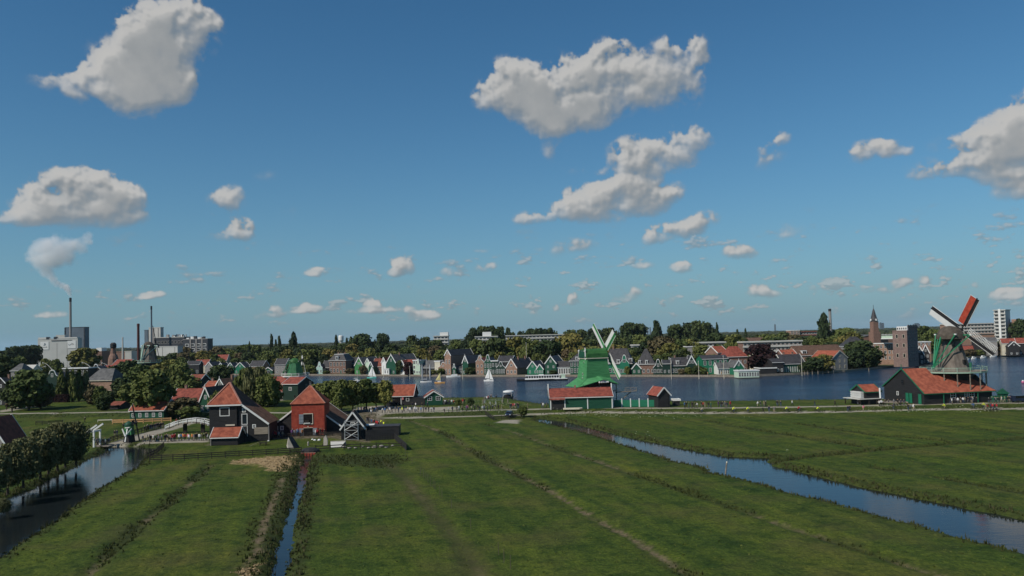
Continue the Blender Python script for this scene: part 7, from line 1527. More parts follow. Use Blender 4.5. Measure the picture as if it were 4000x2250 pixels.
# woods running on to the horizon: no one could count them
b = np.random.default_rng(31); vs = []; fs = []; ball = MB().ball((0,0,0), 1, 7, 4); bv = np.array(ball.v); bf = ball.f
pts = []
for i in range(3400):
    Y = 880*math.exp(b.random()**1.3*math.log(11)); sx = b.uniform(-.86, .86)
    if sx < -.33 and Y < 1050: continue
    pts.append((sx*Y, Y))
o = 0
for (x, Y) in pts:
    wd = b.uniform(12, 26)*(1+Y/3500); h = b.uniform(8, 15) if Y < 2500 else b.uniform(9, 17)
    for k in range(2):
        q = bv*np.array([wd*.5*b.uniform(.6, 1), wd*.5, h*.56])*(1+b.normal(0, .13, (len(bv), 1)))+np.array([x+b.normal(0, wd*.3), Y+b.normal(0, 6), h*.42+b.normal(0, 1)]); vs.append(q); fs += [tuple(i+o for i in f) for f in bf]; o += len(bv)
me = bpy.data.meshes.new('far_woods'); me.from_pydata(np.vstack(vs).tolist(), [], fs); me.materials.append(mat('far_woods', (.020,.034,.016), .85, .4, .09, col2=(.055,.068,.026), detail=8)); put('far_woods', me, kind='stuff')
print('trees', time.time()-T0)
# ---------------------------------------------------------------- boats and landing stage
def hull(mb, L_, W_, h, sheer=.25, bow=.5, z0=-.25, n=9, transom=.55):
    """a boat hull along x, bow at +x"""
    vs = []; K = 5
    for i in range(n):
        t = i/(n-1); x = -L_/2+L_*t; wd = W_/2*(transom+(1-transom)*min(1, t/.35)) if t < .45 else W_/2*max(.03, (1-((t-.45)/.55)**2.2)); zz = h*(1+sheer*((t-.4)**2)*2.4)
        for (fy, fz) in ((-1, 1), (-.92, .3), (0, -.35), (.92, .3), (1, 1)): vs.append((x+(bow*.3*fz if t > .95 else 0), wd*fy, z0+(zz-z0)*max(fz, 0)+(fz < 0)*fz*.5))
    fs = [(i*K+j, i*K+j+1, (i+1)*K+j+1, (i+1)*K+j) for i in range(n-1) for j in range(K-1)]+[(0,1,2,3,4), tuple((n-1)*K+j for j in range(4, -1, -1))]+[(i*K+4, i*K, (i+1)*K, (i+1)*K+4) for i in range(n-1)]
    mb.add(vs, fs); return mb
m_teal2 = mat('teal_hull', (.10,.42,.36), .4, .06, 1); m_blackh = mat('black_hull', (.015,.016,.02), .35, .1, 1); m_navyh = mat('navy_hull', (.02,.03,.06), .35, .1, 1); m_yel = mat('yellow_sail', (.55,.50,.22), .7, .1, 1); m_orh = mat('orange_hull', (.55,.30,.10), .5, .1, 1); m_gsail = mat('grey_sailcloth', (.42,.43,.44), .7, .1, 1); m_alu = mat('spar_alloy', (.5,.5,.5), .4, .05, 1)
def boat_at(nm, label, px, py, rz, cat='boat', group=None):
    g = G(px, py, RZ); return thing(nm, label, cat, (g.x, g.y, RZ), R(rz), group), g.y/FPX
def sail_tri(mb, a, b_, c, belly=.25):
    a, b_, c = Vector(a), Vector(b_), Vector(c); m = (a+b_+c)/3+Vector((0, -belly, 0)); mb.add([a, b_, c, m], [(0,1,3),(1,2,3),(2,0,3)])
def sailboat(label, px, py, Lpx, mast_py, rz, mh, ms, sails=2, name='sailing_boat', deckm=None):
    t, s = boat_at(nm=name, label=label, px=px, py=py, rz=rz); L_ = Lpx*s; H_ = (py-mast_py)*s; b = hull(MB(), L_, L_*.27, .75); b.build('hull', mh, t); b = MB(); b.box(-L_*.2,-L_*.07,.6,L_*.12,L_*.07,1.05); b.build('cabin', deckm or m_white, t)
    b = MB(); b.tube((L_*.08,0,.4),(L_*.08,0,H_),.08,.05,6); b.build('mast', m_alu, t); b = MB(); b.tube((L_*.08,0,1.5),(-L_*.42,0,1.6),.06,.05,6); b.build('boom', m_alu, t)
    if sails:
        b = MB(); sail_tri(b, (L_*.06,0,H_*.96), (L_*.06,.05,1.6), (-L_*.42,.15,1.7)); b.build('mainsail', ms, t)
        if sails > 1: b = MB(); sail_tri(b, (L_*.11,0,H_*.88), (L_*.5,0,1.0), (L_*.12,.2,1.2)); b.build('jib', ms, t)
    else: b = MB(); b.tube((L_*.06,0,1.75),(-L_*.40,0,1.8),.17,.12,7); b.build('furled_sail', m_gsail, t)
    return t
sailboat('white sailing boat with two full white sails and a teal hull', 1452, 1478, 40, 1428, -22, m_teal2, m_sail)
sailboat('small white boat with bare dark masts left of the full white sails', 1395, 1490, 32, 1447, -5, m_white, m_gsail, 0)
t = sailboat('tall masted flat boat with two furled grey sails in mid river', 1664, 1494, 44, 1396, -4, m_white, m_gsail, 0, deckm=m_dark)
s = G(1664, 1494, RZ).y/FPX
for x in (-1.9, 2.2): b = MB(); b.lathe([(.18,1.2),(.42,4),(.34,8),(.1,9.5)], 8, (x,0,0)); b.build('furled_sail', m_gsail, t)
sailboat('small orange boat with one yellow sail right of the tall masted boat', 1718, 1498, 42, 1455, -16, m_orh, m_yel, 1)
sailboat('sailing boat with slim white sails in front of the bell gables', 1909, 1490, 42, 1437, -30, m_white, m_sail, 2)
def cruiser(label, px, py, Lpx, rz, hm_=None, name='motor_cruiser', group=None):
    t, s = boat_at(name, label, px, py, rz, group=group); L_ = Lpx*s; b = hull(MB(), L_, L_*.30, 1.0); b.build('hull', hm_ or m_white, t); b = MB(); b.prism([(-L_*.32,.9),(L_*.22,.9),(L_*.10,1.9),(-L_*.28,2.0)], -L_*.11, L_*.11); c = b.build('cabin', m_white, t)
    for i in range(3): b = MB(); x = -L_*.22+i*L_*.13; b.box(x,-L_*.11-.03,1.25,x+L_*.09,-L_*.11+.01,1.7); b.build('cabin_window', m_glass, c)
    b = MB(); b.tube((L_*.2,0,1.0),(L_*.42,0,1.6),.03,.03,5); b.tube((L_*.42,0,1.6),(L_*.42,0,1.0),.03,.03,5); b.build('bow_rail', m_alu, t); return t
cruiser('white motor cruiser moored right of the yellow sail', 1771, 1475, 54, 185)
for i, (px, py, L_, rz, lab) in enumerate(((1541,1466,34,10,'white covered boat moored by the tall green gable'),(1622,1467,28,4,'white boat moored below the glazed house'),(1835,1470,30,-6,'grey dinghy moored right of the white cruiser'),(1000,1468,36,0,'white boat moored below the dark roofed brick house'),(3881,1396,30,12,'white boat moored under the lower sail of the thatched mill'),(3928,1392,44,8,'long white boat moored on the right shore'),(3842,1400,26,14,'small white boat moored by the low red boathouse'),(3805,1404,24,14,'white boat moored left of the small white boat'),(3778,1408,22,14,'white boat moored close to the thatched mill body'))): cruiser(lab, px, py, L_, rz, [m_white, m_white, m_gsail][i % 3 if i < 4 else 0], 'moored_boat', 'boats moored along the banks')
# tour boat
t, s = boat_at('tour_boat', 'long white glass-roofed tour boat with a black hull', 2118, 1487, 181); L_ = 198*s; b = hull(MB(), L_, 5.0, .95, .2, transom=.8); b.build('hull', m_blackh, t); b = MB(); b.box(-L_*.49,-2.35,.75,L_*.34,2.35,1.15); b.build('deck', m_white, t)
b = MB(); b.box(-L_*.34,-2.0,1.1,L_*.32,2.0,1.5); b.box(-L_*.36,-2.1,2.55,L_*.33,2.1,2.8); b.build('cabin', m_white, t)
for i in range(13):
    x = -L_*.33+i*L_*.65/13; b = MB(); b.box(x+.25,-1.98,1.5,x+L_*.05-.15,-1.9,2.55); b.box(x+.25,1.9,1.5,x+L_*.05-.15,1.98,2.55); b.build('cabin_window', m_glass, t); b = MB(); b.box(x-.1,-2.02,1.5,x+.2,2.02,2.55); b.build('window_post', m_white, t)
b = MB(); b.box(-L_*.45,-1.7,1.1,-L_*.37,1.7,3.0); b.build('wheelhouse', m_pale, t); b = MB(); b.box(-.8,-1.4,2.8,1.6,1.4,3.2); b.build('roof_hatch', m_white, t)
# ferry and landing stage
t, s = boat_at('ferry', 'small ferry with a rounded white canopy and dark hull at the landing stage', 1987, 1557, 80); L_ = 9.0; b = hull(MB(), L_, 3.6, 1.0, .2, transom=.8); b.build('hull', m_blackh, t); b = MB(); b.lathe([(1.9,2.3),(2.05,2.5),(1.8,2.85),(.9,3.05),(.1,3.1)], 14, (0,0,0), sx=1.7); b.build('canopy', m_white, t)
for x in (-2.6, 0, 2.6):
    for y in (-1.5, 1.5): b = MB(); b.bar((x,y,.8),(x,y,2.4),.09); b.build('canopy_post', m_white, t)
b = MB(); b.box(-2.2,-1.2,.8,2.2,1.2,1.4); b.build('bench', m_dwood, t)
g0_ = G(1928, 1585, .6); t = thing('landing_stage', 'grey landing stage with a railed gangway left of the ferry', 'jetty', (g0_.x, g0_.y, 0)); b = MB(); b.box(-3.2,4,-.2,2.6,16,.35); b.build('platform', m_conc, t)
b = MB(); b.slab([(-.9,-1.5,.85),(.9,-1.5,.85),(.4,5,.35),(-1.4,5,.35)], .12); b.build('gangway', m_metal, t)
for (a, c) in (((-.9,-1.5,.9),(-1.4,5,.45)),((.9,-1.5,.9),(.4,5,.45)),((-3.1,4.1,.35),(-3.1,15.9,.35)),((2.5,7,.35),(2.5,15.9,.35)),((-3.1,15.9,.35),(2.5,15.9,.35))):
    a, c = Vector(a), Vector(c)
    for z in (.55, 1.05): b = MB(); b.bar(a+Vector((0,0,z)), c+Vector((0,0,z)), .07); b.build('railing', m_metal, t)
    for i in range(6): q = a+(c-a)*i/5; b = MB(); b.bar(q, q+Vector((0,0,1.05)), .07); b.build('railing_post', m_metal, t)
for x, y in ((-3.4,5),(2.8,5),(-3.4,15),(2.8,15),(4.5,3)): b = MB(); b.tube((x,y,-2),(x,y,2.3),.17,.17,8); b.build('pile', m_wood, t)
LM.append((1925, 'the landing stage', 'near', 250))
for px, y0, y1, Y, lab in ((2620,1402,1464,377,'tall white flagpole before the dark house'),(2728,1412,1466,374,'white flagpole in front of the leafy garden'),(2825,1392,1466,372,'tall white flagpole before the vivid green house'),(2318+0,1440,1462,386,'white flagpole behind the green sawmill'),(3130,1395,1458,376,'white flagpole before the terrace building'),(1600,1432,1462,446,'pale mooring post below the wine-red hedge'),(1806,1428,1462,424,'tan mooring post by the slim green gable'),(1498,1430,1462,470,'pale mooring post by the white boathouse porch'),(2055,1340,1392,470,'white pointed flag mast rising above the roofs')):
    a = AT(px, y0, Y); t = thing('flagpole', lab, 'pole', (a.x, Y, -.5), 0, 'poles along the far bank'); b = MB(); b.tube((0,0,0),(0,0,a.z+.5),.13,.10,8); b.build('pole', m_cream, t); b = MB(); b.ball((0,0,a.z+.6), .2, 7, 4); b.build('knob', m_white, t)
for i, px in enumerate((2763,2816,2867,2930,2948,3140,3152,3170,3192,3210,3232,3252,3390)):
    q = G(px, 1471 if px < 3000 else 1471-(px-3000)*.052, RZ); t = thing('mooring_pile', 'pile', 'post', (q.x, q.y-1.2, -1.5), 0, 'mooring piles at the far quay'); b = MB(); b.tube((0,0,0),(0,0,3.2),.22,.2,7); b.build('pile', m_wood, t); b = MB(); b.tube((0,0,2.5),(0,0,3.25),.24,.24,7); b.build('painted_top', [m_orangew, m_dwood][i > 4], t); pend(t, 'wooden mooring pile %s at the far quay' % ('with an orange top' if i <= 4 else 'with a dark top'), px)
# ---------------------------------------------------------------- stakes, posts, sundries
stk = [(1583,1784),(1592,1795),(1610,1812),(1644,1858),(1655,1866),(1664,1876),(1672,1886),(1682,1896),(1692,1904),(1699,1912),(1717,1934),(1727,1943),(1764,1984),(1840,2068),(1948,2168),(1969,2196),(1994,2222)]
b = MB(); b.tube((0,0,-.3),(.03,.02,1.3),.032,.028,6); b.tube((.03,.02,1.25),(.03,.02,1.31),.036,.02,6); smesh = b.mesh('stake', mat('grey_stake', (.10,.085,.06), .9, .2, 3))
for i, (px, py) in enumerate(stk): g = G(px, py, 0); o = thing('fence_stake', 'stake', 'stake', g, i*.7, 'stakes standing in the meadow', mesh=smesh); pend(o, 'thin wooden stake standing in the middle meadow', px)
g = G(2832, 1850, WZ); o = thing('water_post', 'leaning wooden post at the edge of the canal', 'post', g, 0); b = MB(); b.tube((0,0,-.6),(.35,0,1.75),.13,.12,8); b.build('post', m_wood, o); b = MB(); b.tube((.35,0,1.72),(.38,0,1.9),.13,.10,8); b.build('post_top', m_cream, o)
# parked car by the cattle gate
g = G(1989, 1627, .15); t = thing('parked_car', 'dark blue car parked by the cattle fence below the dyke', 'car', g, R(-100)); m_car = mat('dark_blue_paint', (.018,.028,.055), .25, .1, .5, spec=.5)
b = MB(); b.prism([(-2.05,.35),(2.05,.35),(2.1,.75),(1.2,.95),(-1.9,1.0),(-2.1,.8)], -.85, .85); b.prism([(-1.75,.95),(1.05,.93),(.45,1.45),(-1.3,1.47)], -.72, .72); b.build('body', m_car, t)
b = MB(); b.prism([(-1.62,1.0),(.92,.98),(.42,1.38),(-1.24,1.40)], -.735, .735); b.slab([(1.02,-.62,1.0),(1.02,.62,1.0),(.50,.58,1.42),(.50,-.58,1.42)], .02); b.slab([(-1.74,-.62,1.02),(-1.74,.62,1.02),(-1.34,.58,1.42),(-1.34,-.58,1.42)], .02); b.build('windows', m_glass, t)
m_tyre = mat('tyre_rubber', (.02,.02,.02), .8, .1, 1)
for x in (-1.3, 1.3):
    for y in (-.8, .8): b = MB(); b.tube((x,y-.1,.33),(x,y+.1,.33),.33,.33,12); w_ = b.build('wheel', m_tyre, t); b = MB(); b.tube((x,y-.12,.33),(x,y+.12,.33),.18,.18,10); b.build('rim', m_metal, w_)
for y in (-.6, .6): b = MB(); b.box(2.02,y-.16,.62,2.11,y+.16,.76); b.build('headlight', m_white, t); b = MB(); b.box(-2.12,y-.16,.66,-2.03,y+.16,.8); b.build('tail_light', m_redsail, t)
b = MB(); b.box(-2.14,-.26,.5,-2.08,.26,.62); b.build('number_plate', m_yel, t)
LM.append((1989, 'the parked blue car', 'near', 210))
# right: kiosk, timbers, lamp, dark car
r, w, He, Hr = house('green_kiosk', 'small green kiosk right of the black mill barn', 'the green kiosk', 3913, 3939, 1568, 1535, 1516, 'hip', m_green, m_green, m_gtrim, Y=212, gz=.9, D=1.8, hipr=.1, win=(2,1), wsz=(.5,1.0), cat='kiosk', over=.15, w0=1.0)
house('green_counter', 'low green counter beside the small green kiosk', None, 3878, 3908, 1568, 1548, 1546, 'flat', m_green2, m_green, m_gtrim, Y=213, gz=.9, D=1.2, win=(0,0), cat='counter', cornice=False)
for i, (a, c) in enumerate((((3405,1556),(3475,1563)),((3410,1562),(3500,1570)),((3450,1557),(3535,1570)),((3420,1568),(3520,1577)))): p, q = G(*a, 2.0), G(*c, 1.7); p.y = 212-i*.5; q.y = 210.5-i*.5; o = thing('timber_beam', 'beam', 'timber', p, 0, 'timber beams stacked before the mill barn'); b = MB(); b.bar((0,0,0), q-p, .34, .3); b.build('beam', m_wood, o); b = MB(); b.bar(((q-p)*.1), (q-p)*.1-Vector((0,0,1.2)), .2); b.bar((q-p)*.9, (q-p)*.9-Vector((0,0,.9)), .2); b.build('trestle', m_dwood, o); pend(o, 'long pale timber beam on trestles before the black mill barn', a[0]+i)
t = thing('parked_van', 'black van parked beside the road at the right edge', 'van', G(3985, 1572, .95), R(8)); b = MB(); b.prism([(-2.3,.4),(2.3,.4),(2.35,1.0),(1.6,1.15),(1.1,1.9),(-2.3,1.95)], -.9, .9); b.build('body', m_car, t); b = MB(); b.prism([(-1.9,1.25),(1.3,1.25),(.95,1.78),(-1.9,1.8)], -.915, .915); b.build('windows', m_glass, t)
for x in (-1.4, 1.5):
    for y in (-.85, .85): b = MB(); b.tube((x,y-.1,.36),(x,y+.1,.36),.36,.36,12); b.build('wheel', m_tyre, t)
t = thing('mooring_buoy', 'round white and pink buoy on the river at the right edge', 'buoy', G(3996, 1496, RZ)); b = MB(); b.ball((0,0,.35), .55, 10, 6); b.build('float', mat('pink_buoy', (.6,.16,.3), .5, .1, 1), t); b = MB(); b.ball((0,0,.75), .38, 10, 5); b.build('cap', m_white, t)
# ---------------------------------------------------------------- people
def person_mesh(pose):
    J = dict(pel=(0,0,.94), sp=(0,0,1.16), ch=(0,.0,1.36), nk=(0,-.01,1.49), hd=(0,-.03,1.60), tp=(0,-.02,1.73), sl=(-.18,0,1.40), sr=(.18,0,1.40), el=(-.25,.02,1.13), er=(.25,.02,1.13), wl=(-.25,-.06,.90), wr=(.25,-.06,.90), hl=(-.24,-.09,.80), hr=(.24,-.09,.80), ql=(-.10,0,.90), qr=(.10,0,.90), kl=(-.11,-.02,.50), kr=(.11,-.02,.50), al=(-.12,.02,.09), ar=(.12,.02,.09), tl=(-.13,-.16,.04), tr=(.13,-.16,.04))
    if pose == 'walk': J.update(kl=(-.10,-.20,.52), al=(-.10,-.30,.12), tl=(-.10,-.47,.08), kr=(.10,.06,.50), ar=(.10,.36,.16), tr=(.10,.26,.04), el=(-.26,.14,1.15), wl=(-.24,.16,.93), hl=(-.23,.14,.84), er=(.26,-.10,1.15), wr=(.22,-.26,.98), hr=(.21,-.32,.92))
    if pose == 'photo': J.update(el=(-.27,-.16,1.20), wl=(-.14,-.32,1.42), hl=(-.08,-.36,1.48), er=(.27,-.16,1.20), wr=(.14,-.32,1.42), hr=(.08,-.36,1.48), kr=(.12,-.06,.5), ar=(.15,-.02,.09), tr=(.17,-.2,.04))
    if pose == 'lean': J.update(sp=(.02,-.03,1.14), ch=(.03,-.10,1.33), nk=(.03,-.15,1.45), hd=(.02,-.20,1.55), tp=(.02,-.21,1.67), sl=(-.15,-.1,1.36), sr=(.21,-.1,1.36), el=(-.22,-.26,1.14), er=(.27,-.22,1.12), wl=(-.16,-.44,1.10), wr=(.20,-.40,.98), hl=(-.12,-.52,1.1), hr=(.17,-.48,.94))
    if pose == 'ride': J.update(pel=(0,.12,.96), sp=(0,.02,1.16), ch=(0,-.12,1.34), nk=(0,-.20,1.46), hd=(0,-.27,1.55), tp=(0,-.28,1.68), sl=(-.18,-.12,1.37), sr=(.18,-.12,1.37), el=(-.27,-.30,1.18), er=(.27,-.30,1.18), wl=(-.24,-.50,1.06), wr=(.24,-.50,1.06), hl=(-.22,-.57,1.05), hr=(.22,-.57,1.05), ql=(-.1,.1,.94), qr=(.1,.1,.94), kl=(-.12,-.26,.80), kr=(.12,-.20,.60), al=(-.12,-.12,.43), ar=(.12,-.02,.20), tl=(-.12,-.27,.40), tr=(.12,-.17,.17))
    Rr = dict(pel=(.16,.11), sp=(.145,.10), ch=(.165,.11), nk=(.055,.055), hd=(.10,.115), tp=(.06,.07), sl=(.075,.07), sr=(.075,.07), el=(.052,.052), er=(.052,.052), wl=(.04,.04), wr=(.04,.04), hl=(.042,.03), hr=(.042,.03), ql=(.095,.095), qr=(.095,.095), kl=(.068,.068), kr=(.068,.068), al=(.047,.047), ar=(.047,.047), tl=(.045,.035), tr=(.045,.035))
    E = [('pel','sp'),('sp','ch'),('ch','nk'),('nk','hd'),('hd','tp'),('ch','sl'),('ch','sr'),('sl','el'),('sr','er'),('el','wl'),('er','wr'),('wl','hl'),('wr','hr'),('pel','ql'),('pel','qr'),('ql','kl'),('qr','kr'),('kl','al'),('kr','ar'),('al','tl'),('ar','tr')]
    K = list(J); me = bpy.data.meshes.new('skeleton'); me.from_pydata([J[k] for k in K], [(K.index(a), K.index(c)) for a, c in E], [])
    o = bpy.data.objects.new('tmp', me); C.objects.link(o); md = o.modifiers.new('skin', 'SKIN'); md.use_smooth_shade = True
    for i, k in enumerate(K): me.skin_vertices[0].data[i].radius = Rr[k]; me.skin_vertices[0].data[i].use_root = (k == 'pel')
    sb_ = o.modifiers.new('sub', 'SUBSURF'); sb_.levels = 1; sb_.render_levels = 1
    dg = bpy.context.evaluated_depsgraph_get(); m2 = bpy.data.meshes.new_from_object(o.evaluated_get(dg)); bpy.data.objects.remove(o); m2.name = 'person'
    hd = Vector(J['hd'])
    for j in range(5): m2.materials.append(m_dark)
    hands = [Vector(J['hl']), Vector(J['hr'])]; feet = [Vector(J['al']), Vector(J['ar']), Vector(J['tl']), Vector(J['tr'])]; kn = [Vector(J['kl']), Vector(J['kr']), Vector(J['ql']), Vector(J['qr'])]
    for p in m2.polygons:
        c = p.center; i = 2
        if (c-hd).length < .19 and c.z > J['nk'][2]-.01: i = 1 if (c.y > hd.y+.0 or c.z > hd.z+.085) else 0
        elif min((c-h).length for h in hands) < .09: i = 0
        elif min((c-f).length for f in feet) < .10: i = 4
        elif c.z < J['pel'][2]-.02 and min((c-h).length for h in hands) > .12 and abs(c.x) < .215: i = 3
        p.material_index = i
    return m2
PM_ = {p: person_mesh(p) for p in ('stand', 'walk', 'photo', 'lean', 'ride')}
m_skin = mat('skin', (.45,.27,.19), .6, .1, 2); SKINS = [m_skin, mat('tan_skin', (.30,.17,.11), .6, .1, 2)]
HAIR = [mat('dark_hair', (.02,.015,.012), .7, .2, 5), mat('brown_hair', (.09,.05,.03), .7, .2, 5), mat('grey_hair', (.35,.33,.30), .7, .1, 5), mat('fair_hair', (.35,.24,.12), .7, .2, 5)]
TOPS = {n: mat(n.replace(' ', '_')+'_cloth', c, .8, .12, 6) for n, c in {'black':(.018,.018,.02),'navy':(.018,.024,.05),'grey':(.14,.14,.15),'white':(.66,.66,.66),'red':(.42,.03,.035),'pink':(.60,.16,.24),'blue':(.06,.16,.36),'khaki':(.17,.15,.09),'beige':(.42,.35,.26),'yellow safety':(.72,.80,.05),'green':(.06,.16,.08),'purple':(.12,.05,.16),'orange':(.55,.20,.06)}.items()}
LEGS = [mat('dark_trousers', (.016,.016,.02), .8, .1, 6), mat('blue_jeans', (.05,.075,.13), .8, .15, 6), mat('beige_trousers', (.28,.23,.16), .8, .1, 6), mat('grey_trousers', (.10,.10,.11), .8, .1, 6)]
rp = random.Random(77); PEOPLE = []
VERB = dict(stand='standing', walk='walking', photo='taking a photo', lean='leaning over', ride='riding a bicycle')
def add_person(px, py, z, phrase, col=None, pose=None, rz=None, group='visitors on the paths'):
    pose = pose or rp.choices(['stand', 'walk', 'photo', 'lean'], [4, 3, 1, .6])[0]
    col = col or rp.choices(list(TOPS), [9,6,3.4,2.6,.8,.5,1.2,1.6,1.2,.1,.8,.6,.25])[0]
    PEOPLE.append(dict(px=px, py=py, z=z, phrase=phrase, col=col, pose=pose, rz=rp.uniform(0, 6.28) if rz is None else rz, group=group))
def crowd(px0, px1, y0, y1, n, z, phrase, group, cols=None):
    for i in range(n):
        t = (i+.5+rp.uniform(-.4, .4))/n; add_person(px0+(px1-px0)*t, y0+(y1-y0)*t+rp.uniform(-1.5, 1.5), z, phrase, (cols[i % len(cols)] if cols else None), group=group)
DY = 'people on the dyke road'; VI = 'visitors in the village'; FA = 'people in the farmyard'; MI = 'people at the thatched mill'
crowd(2668, 2780, 1594, 1593, 12, 1, 'right of the gable shed', DY); crowd(2803, 2855, 1592, 1592, 7, 1, 'facing the vivid green house', DY)
crowd(2956, 3001, 1591, 1590, 4, 1, 'facing the copper beech', DY, ['white','navy','khaki','black']); crowd(3033, 3052, 1589, 1589, 3, 1, 'facing the terrace building', DY)
for px, col in ((3095,'white'),(3183,'navy'),(3262,'black')): add_person(px, 1588, 1, 'alone on the dyke near the plank shed', col, 'walk', 1.6, DY)
crowd(2972, 3028, 1612, 1611, 3, .3, 'on the lower path between cyclists', DY, ['black','navy','grey'])
crowd(1990, 2028, 1597, 1597, 7, 1, 'right of the landing stage', DY, ['black','navy','red','pink','black','navy','black']); add_person(2062, 1597, 1, 'alone on the dyke near the shed', 'khaki', 'stand', None, DY); crowd(2110, 2140, 1594, 1594, 3, .95, 'left of the long green shed', DY, ['black','white','grey'])
crowd(1804, 1965, 1607, 1602, 15, 1, 'facing the landing stage', DY); crowd(1898, 1924, 1566, 1560, 5, .35, 'on the landing stage', DY, ['white','red','white','black','grey']); crowd(1880, 1950, 1568, 1562, 3, .35, 'at the landing stage edge', DY, ['black','navy','black'])
crowd(1728, 1818, 1584, 1578, 13, .9, 'right of the green cottage', VI, ['black','white','navy','black','grey','white','red','pink','orange','beige','black','red','black']); crowd(1490, 1700, 1614, 1609, 22, .95, 'before the black quay house', VI); crowd(1386, 1480, 1612, 1610, 10, .9, 'under the row of leafy trees', VI, ['grey','white','pink','black','navy','beige','white','black','blue','navy']); crowd(1530, 1680, 1594, 1592, 7, .9, 'at the wall of the black quay house', VI); crowd(1735, 1800, 1612, 1608, 5, 1, 'left of the landing stage', VI)
crowd(1432, 1482, 1650, 1672, 10, .1, 'behind the black board fence', FA); add_person(1488, 1662, .1, 'behind the black board fence', 'yellow safety', 'lean', 2, FA); add_person(1499, 1672, .1, 'behind the black board fence', 'yellow safety', 'walk', 2.4, FA); add_person(1450, 1632, .1, 'behind the black board fence', 'white', 'stand', 2.4, FA)
crowd(562, 642, 1688, 1672, 15, 0, 'on the path to the footbridge', VI); crowd(556, 634, 1727, 1726, 10, 0, 'right of the tiny windmill', VI); crowd(642, 690, 1726, 1724, 9, 0, 'below the footbridge', VI); crowd(696, 815, 1722, 1720, 15, 0, 'left of the low black shed', VI); crowd(374, 428, 1742, 1738, 11, 0, 'by the white drawbridge', VI); add_person(448, 1707, 0, 'at the brown rail fence', 'black', 'stand', 0, VI); add_person(457, 1705, 0, 'at the brown rail fence', 'navy', 'stand', 0, VI); add_person(332, 1652, .1, 'alone on the left meadow', 'black', 'walk', 4.7, VI)
crowd(680, 705, 1660, 1655, 3, .1, 'behind the arched footbridge', VI, ['red','red','black'])
crowd(1056, 1108, 1712, 1709, 8, .05, 'before the black wing', FA, ['red','purple','red','red','grey','white','black','beige']); crowd(1136, 1186, 1704, 1702, 8, .05, 'left of the red barn door', FA); crowd(1195, 1224, 1699, 1698, 7, .05, 'in the doorway of the red tiled barn', FA, ['white','black','navy','blue','white','black','white']); crowd(1228, 1268, 1703, 1702, 8, .05, 'right of the red barn door', FA, ['white','grey','red','black','khaki','black','red','black']); crowd(958, 984, 1718, 1716, 5, .0, 'beside the tall black barn', FA); add_person(1006, 1722, 0, 'before the boarded panel', 'black', 'stand', 0, FA); add_person(1018, 1722, 0, 'before the boarded panel', 'red', 'stand', 0, FA); crowd(1290, 1335, 1690, 1686, 6, .05, 'left of the scaffolded shed', FA)
crowd(1046, 1102, 1560, 1558, 11, .9, 'before the long red roofed shed', VI); crowd(1126, 1146, 1558, 1557, 4, .9, 'before the tall green shed', VI); crowd(985, 1052, 1582, 1576, 9, .9, 'under the spring-green willows', VI)
crowd(3706, 3818, 1577, 1574, 11, .95, 'before the mill barn wall', MI, ['black','white','grey','white','black','white','beige','black','navy','white','black']); crowd(3862, 3958, 1576, 1572, 15, .95, 'around the green kiosk', MI); crowd(3425, 3540, 1586, 1583, 8, 1, 'by the timber beams', MI); crowd(3546, 3578, 1604, 1602, 4, .4, 'below the mill barn', MI, ['black','grey','white','black']); crowd(3350, 3362, 1584, 1584, 2, .9, 'under the plank shed', MI, ['black','yellow safety']); crowd(3310, 3322, 1606, 1606, 2, .4, 'below the plank shed', MI); crowd(3848, 3896, 1600, 1597, 6, .4, 'among the parked bicycles', MI, ['khaki','red','purple','red','black','red']); add_person(3372, 1606, .4, 'below the plank shed', 'pink', 'lean', 1.6, MI)
# riders with bicycles on the lower path
def bicycle_parts():
    w = MB()
    for i in range(14):
        a0, a1 = 2*math.pi*i/14, 2*math.pi*(i+1)/14; w.tube((0,.34*math.cos(a0),.34*math.sin(a0)),(0,.34*math.cos(a1),.34*math.sin(a1)),.026,.026,5,False)
    for i in range(4): a0 = math.pi*i/4; w.tube((0,.33*math.cos(a0),.33*math.sin(a0)),(0,-.33*math.cos(a0),-.33*math.sin(a0)),.008,.008,4,False)
    f = MB()
    for a, c in (((0,.52,.34),(0,.05,.32)),((0,.05,.32),(0,-.38,.78)),((0,.05,.32),(0,.16,.84)),((0,.14,.76),(0,-.36,.82)),((0,.52,.34),(0,.14,.72)),((0,-.36,.95),(0,-.54,.34))): f.tube(a, c, .022, .022, 6)
    h = MB(); h.tube((0,-.34,.9),(0,-.38,1.04),.02,.02,6); h.tube((-.26,-.46,1.03),(.26,-.46,1.03),.018,.018,6)
    s_ = MB(); s_.add([(-.09,.28,.88),(.09,.28,.88),(.03,.02,.9),(-.03,.02,.9),(-.09,.28,.93),(.09,.28,.93),(.03,.02,.93),(-.03,.02,.93)], [(3,2,1,0),(4,5,6,7),(0,1,5,4),(1,2,6,5),(2,3,7,6),(3,0,4,7)])
    return w.mesh('wheel', m_tyre), f.mesh('frame', m_dark), h.mesh('handlebar', m_metal), s_.mesh('saddle', m_dark)
BW, BF, BHd, BS = bicycle_parts()
def bicycle(px, loc, rz, phrase, group='bicycles on the lower path'):
    t = thing('bicycle', 'bicycle', 'bicycle', loc, rz, group); put('wheel', BW, t, loc=(0,.52,.34)); put('wheel', BW, t, loc=(0,-.54,.34)); put('frame', BF, t); put('handlebar', BHd, t); put('saddle', BS, t); pend(t, phrase, px); return t
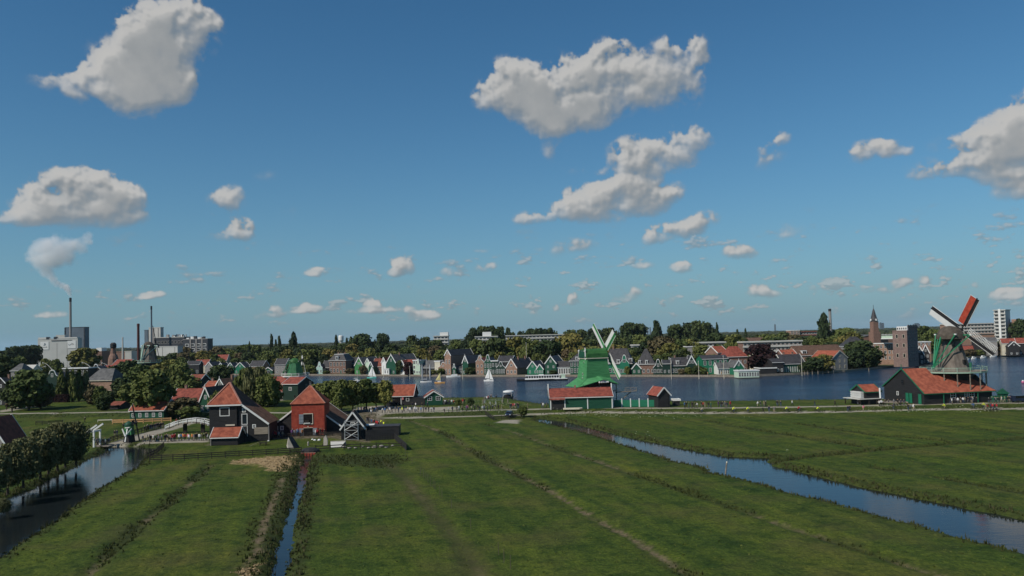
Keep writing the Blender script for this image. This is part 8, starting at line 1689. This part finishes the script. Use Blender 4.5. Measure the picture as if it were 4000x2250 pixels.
for px, py, col in ((2740,1615,'beige'),(2864,1614,'yellow safety'),(2919,1613,'yellow safety'),(3071,1611,'yellow safety'),(3119,1611,'red'),(3193,1610,'yellow safety'),(3491,1603,'navy'),(3691,1600,'yellow safety'),(3804,1598,'blue'),(3846,1597,'yellow safety')): add_person(px, py, .3, 'along the lower path', col, 'ride', R(90) if px < 3400 else R(-90), 'cyclists on the lower path')
pxy = np.array([[p['px'], p['py']] for p in PEOPLE]); zz = np.array([p['z'] for p in PEOPLE], float)
for it in range(3):
    W3 = np.array([tuple(G(a[0], a[1], z)) for a, z in zip(pxy, zz)]); gz_, _ = height(W3[:, :2]); zz = np.array([max(g, -.1) if p['z'] < .33 or p['z'] > .36 or p['phrase'].find('landing stage') < 0 or p['z'] != .35 else .35 for g, p in zip(gz_, PEOPLE)])
for p, w3, z in zip(PEOPLE, W3, zz):
    o = thing('person', 'person', 'person', (w3[0], w3[1], z), p['rz'], p['group'], mesh=PM_[p['pose']]); sc_ = rp.uniform(.92, 1.08); o.scale = (sc_*1.06, sc_*1.06, sc_)
    ms = [rp.choice(SKINS) if rp.random() < .3 else m_skin, rp.choice(HAIR), TOPS[p['col']], rp.choice(LEGS), m_dark]
    for i, m_ in enumerate(ms): o.material_slots[i].link = 'OBJECT'; o.material_slots[i].material = m_
    art = 'a' if p['col'] != 'orange' else 'an'
    pend(o, 'person in %s %s %s %s %s' % (art, p['col'], 'vest' if 'safety' in p['col'] else 'top', VERB[p['pose']], p['phrase']), p['px'])
    if p['pose'] == 'ride': bicycle(p['px'], (w3[0], w3[1], z), p['rz'], 'bicycle ridden by a person in %s %s %s' % (art, p['col'], 'vest' if 'safety' in p['col'] else 'top'))
for px, py in ((3835,1602),(3858,1603),(3872,1602),(3885,1603),(3900,1600)): g = G(px, py, .35); bicycle(px, (g.x, g.y, ground_z(g.x, g.y)), R(rp.choice([80, 95, -88])), 'bicycle standing parked on the path by the mill barn')
print('people', len(PEOPLE), time.time()-T0)
# ---------------------------------------------------------------- the air between here and the horizon
b = MB(); b.box(-12500, -800, -2.7, 13500, 21000, 168); m = bpy.data.materials.new('haze'); m.use_nodes = True; t = m.node_tree; t.nodes.remove(t.nodes['Principled BSDF'])
pv = t.nodes.new('ShaderNodeVolumePrincipled'); pv.inputs['Color'].default_value = (.72,.84,.96,1); pv.inputs['Density'].default_value = 2.4e-5; pv.inputs['Anisotropy'].default_value = .0
t.links.new(pv.outputs[0], t.nodes['Material Output'].inputs['Volume']); o = b.build('haze', m, kind='stuff'); o['label'] = 'thin blue haze over the far woods'
finish_labels()
print('script time', time.time()-T0, 'objects', len(bpy.data.objects))
